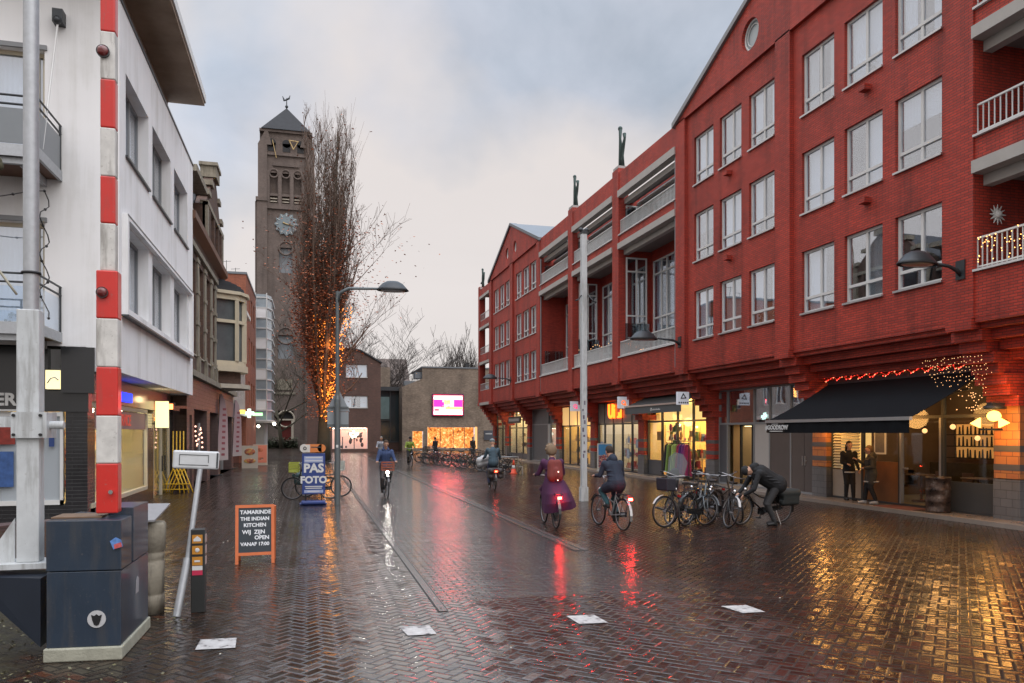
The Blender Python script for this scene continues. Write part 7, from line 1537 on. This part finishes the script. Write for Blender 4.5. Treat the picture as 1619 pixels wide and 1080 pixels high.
J = dict(pel=(0, 0, .86), neck=(0, .03, 1.32), head=(0.0, .06, 1.48), shL=(-.17, .02, 1.26), shR=(.17, .02, 1.26), elL=(-.24, .02, 1.02), elR=(.26, .12, 1.08), haL=(-.12, .2, .98), haR=(.24, .32, 1.20), hipL=(-.08, 0, .83), hipR=(.08, 0, .83), knL=(-.10, .04, .46), knR=(.10, .10, .47), anL=(-.10, -.10, .09), anR=(.12, .14, .09), toL=(-.11, .04, .04), toR=(.13, .28, .04), hfL=(.8, .6, .1), hfR=(0, .8, .6))
t = person('youth in an olive grey parka standing in front of the restaurant window', J, cl('olive_parka', (.060, .055, .045)), cl('black_cloth', (.018, .018, .02)), cl('light_hair', (.16, .10, .05)), hood=cl('olive_parka', (.060, .055, .045)), coat='short', fat=.92, shoe=mat('white_sneaker', (.4, .4, .4), .6))
b = MB(); b.lathe((0, 0, .60), [(.19, 0), (.2, .02), (.19, .03)], 16); b.build('shirt_hem', mat('white_hem', (.5, .5, .5), .8), t); place(t, 14.82, 17.75, 62, .1)
# man bending over his bicycle
J = dict(pel=(0, -.25, .92), neck=(0, .24, 1.22), head=(0, .40, 1.21), shL=(-.18, .20, 1.17), shR=(.18, .20, 1.17), elL=(-.25, .34, .82), elR=(.24, .38, .84), haL=(-.12, .52, .68), haR=(.12, .56, .70), hipL=(-.1, -.22, .87), hipR=(.1, -.22, .87), knL=(-.14, .0, .48), knR=(.14, -.08, .48), anL=(-.14, -.16, .09), anR=(.15, -.26, .09), toL=(-.14, -.02, .04), toR=(.15, -.12, .04), hfL=(.5, .4, -.7), hfR=(-.5, .4, -.7))
BLK = cl('black_jacket', (.012, .013, .015)); t = person('man in black with a cap bending down over his bicycle beside the parked bicycles', J, BLK, cl('charcoal_trousers', (.03, .03, .032)), cl('black_hair', (.015, .012, .01)), headdir=V(0, .5, -.8), hood=BLK, hat=(cl('black_cloth', (.018, .018, .02)), 'cap'), fat=1.28); place(t, 9.72, 14.95, 78)
# parked bicycles near the centre right
PK = 'bicycles parked in the group beside the bending man'
specs = [
 ('black bicycle with a childs seat and clear windscreen, leftmost of the parked group', (.02, .02, .024), dict(front=('screen', (.1, .1, .1)), steer=.5), 8.02, 16.2, 152, -7),
 ('dark bicycle with a front bag and silver handlebar beside the windscreen bicycle', (.025, .022, .03), dict(front=('bag', (.02, .02, .03)), steer=-.4, guard=mat('white_guard', (.5, .5, .5), .4)), 7.9, 15.55, 128, -6),
 ('bicycle with a pale blue grey frame in the middle of the parked group', (.18, .21, .23), dict(steer=.6), 8.62, 15.95, 160, -8),
 ('black bicycle leaning behind the pale framed one in the parked group', (.014, .014, .016), dict(steer=-.3), 8.95, 16.3, 120, -6),
 ('black bicycle with white front fork nearest the bending man', (.02, .02, .02), dict(steer=.5, guard=mat('white_guard', (.5, .5, .5), .4)), 9.0, 15.3, 148, -7),
 ('dark bicycle wedged with its rear wheel outward between the pale framed one and its neighbour', (.025, .025, .03), dict(steer=.2), 8.35, 15.5, 300, 5),
 ('brown black bicycle at the back of the parked group under the steel hoop', (.05, .03, .02), dict(steer=-.2), 9.25, 16.0, 185, 6),
 ('black bicycle with bulging dark panniers that the man in black bends over', (.018, .018, .018), dict(rear=(.022, .028, .028), steer=.15), 9.85, 15.2, 98, -3),
]
for lab, fc, kw, x, y, rz, ln in specs: place(bicycle(lab, fc, group=PK, **kw), x, y, rz, 0, ln)
t = thing('bicycle_rack', (8.3, 15.4, 0), 'low dark steel hoop and sloping bar of a bicycle rack by the parked bicycles', 'bicycle rack'); b = MB(); b.path([V(7.35, 15.6, .42), V(7.85, 15.2, .24)], .022, 6); b.path([V(7.8, 15.25, 0), V(7.8, 15.25, .27)], .022, 6); b.path([V(9.0, 16.6, 0), V(9.0, 16.6, .7), V(9.4, 16.5, .8), V(9.7, 16.4, .7), V(9.7, 16.4, 0)], .022, 6); b.build('hoop', DMETAL, t)
# bicycle behind the PAS FOTO stand
place(bicycle('black bicycle with a yellow green front crate parked behind the blue pavement stand', (.02, .02, .022), front=('crate', (.35, .38, .06))), .15, 24.3, 86, 0, -4)
place(bicycle('grey bicycle standing behind the black one at the foot of the blue pavement stand', (.2, .2, .2), front=('crate', (.45, .47, .42)), rear=(.02, .05, .05)), .35, 25.2, 262, 0, 4)
# the long rack of far bicycles
RK = 'bicycles in the long rack in front of the beige building'
kinds = [('black roadster bicycle', (.02, .02, .02), None), ('silver grey bicycle', (.30, .30, .31), None), ('dark green bicycle', (.02, .05, .03), None), ('dark blue bicycle with black crate', (.02, .03, .09), ('crate', (.03, .03, .03))), ('maroon bicycle', (.12, .02, .03), None), ('pale cream bicycle', (.42, .40, .34), None)]
proto = [bicycle('x', c, front=f, group=RK) for _, c, f in kinds]
places = []
N_ = 17
kmap = {}
for c in bpy.data.objects:
    if c.parent: kmap.setdefault(c.parent.name, []).append(c)
rr_ = random.Random(31); used = set(); ordw = ['nearest', 'second', 'third', 'fourth', 'fifth', 'sixth', 'seventh', 'eighth', 'ninth', 'tenth', 'eleventh', 'twelfth', 'thirteenth', 'fourteenth', 'fifteenth', 'sixteenth', 'farthest']
for i in range(N_):
    k = (i * 5 + i // 3) % 6; o = proto[k]
    if k in used: o = copy_tree(proto[k], None, kmap)
    used.add(k); f = i / (N_ - 1); place(o, 9.75 - 2.1 * f + rr_.uniform(-.15, .15), 37.6 + 15.5 * f, rr_.choice((68, 82, 96, 250, 262)) + rr_.uniform(-8, 8), 0, rr_.uniform(-6, 6)); o['label'] = '%s, %s from the camera in the long rack' % (kinds[k][0], ordw[i])
t = thing('bicycle_rack', (9.9, 38, 0), 'long low steel rail with end hoops holding the far row of bicycles', 'bicycle rack'); b = MB(); b.tube((10.25, 36.8, .35), (8.1, 53.5, .35), .025, n=6)
for i in range(8): f = i / 7; x, y = 10.25 - 2.15 * f, 36.8 + 16.7 * f; b.tube((x, y, 0), (x, y, .35), .03, n=6)
b.path([V(9.0, 36.7, 0), V(9.0, 36.7, .85), V(10.0, 36.7, .85), V(10.0, 36.7, 0)], .03, 6); b.build('rail', STEEL, t)
for x, y, rz, c, lab in ((9.35, 58.5, 30, (.02, .02, .025), 'distant dark figure at the left end of the warm shop window'), (12.6, 60, 200, (.03, .028, .03), 'distant dark figure at the right end of the warm shop window')):
    J = dict(pel=(0, 0, .92), neck=(0, .01, 1.42), head=(0, .03, 1.59), shL=(-.17, 0, 1.36), shR=(.17, 0, 1.36), elL=(-.22, -.02, 1.10), elR=(.22, .02, 1.10), haL=(-.2, .12, .92), haR=(.2, .14, .95), hipL=(-.08, 0, .88), hipR=(.08, 0, .88), knL=(-.09, .06, .49), knR=(.09, .02, .49), anL=(-.10, .08, .09), anR=(.1, -.06, .09), toL=(-.11, .22, .04), toR=(.1, .08, .04), hfL=(0, .2, -1), hfR=(0, .2, -1))
    place(person(lab, J, cl('far_coat_%g' % x, c), cl('black_cloth', (.018, .018, .02)), cl('black_hair', (.015, .012, .01)), vox=.022, coat='long'), x, y, rz)
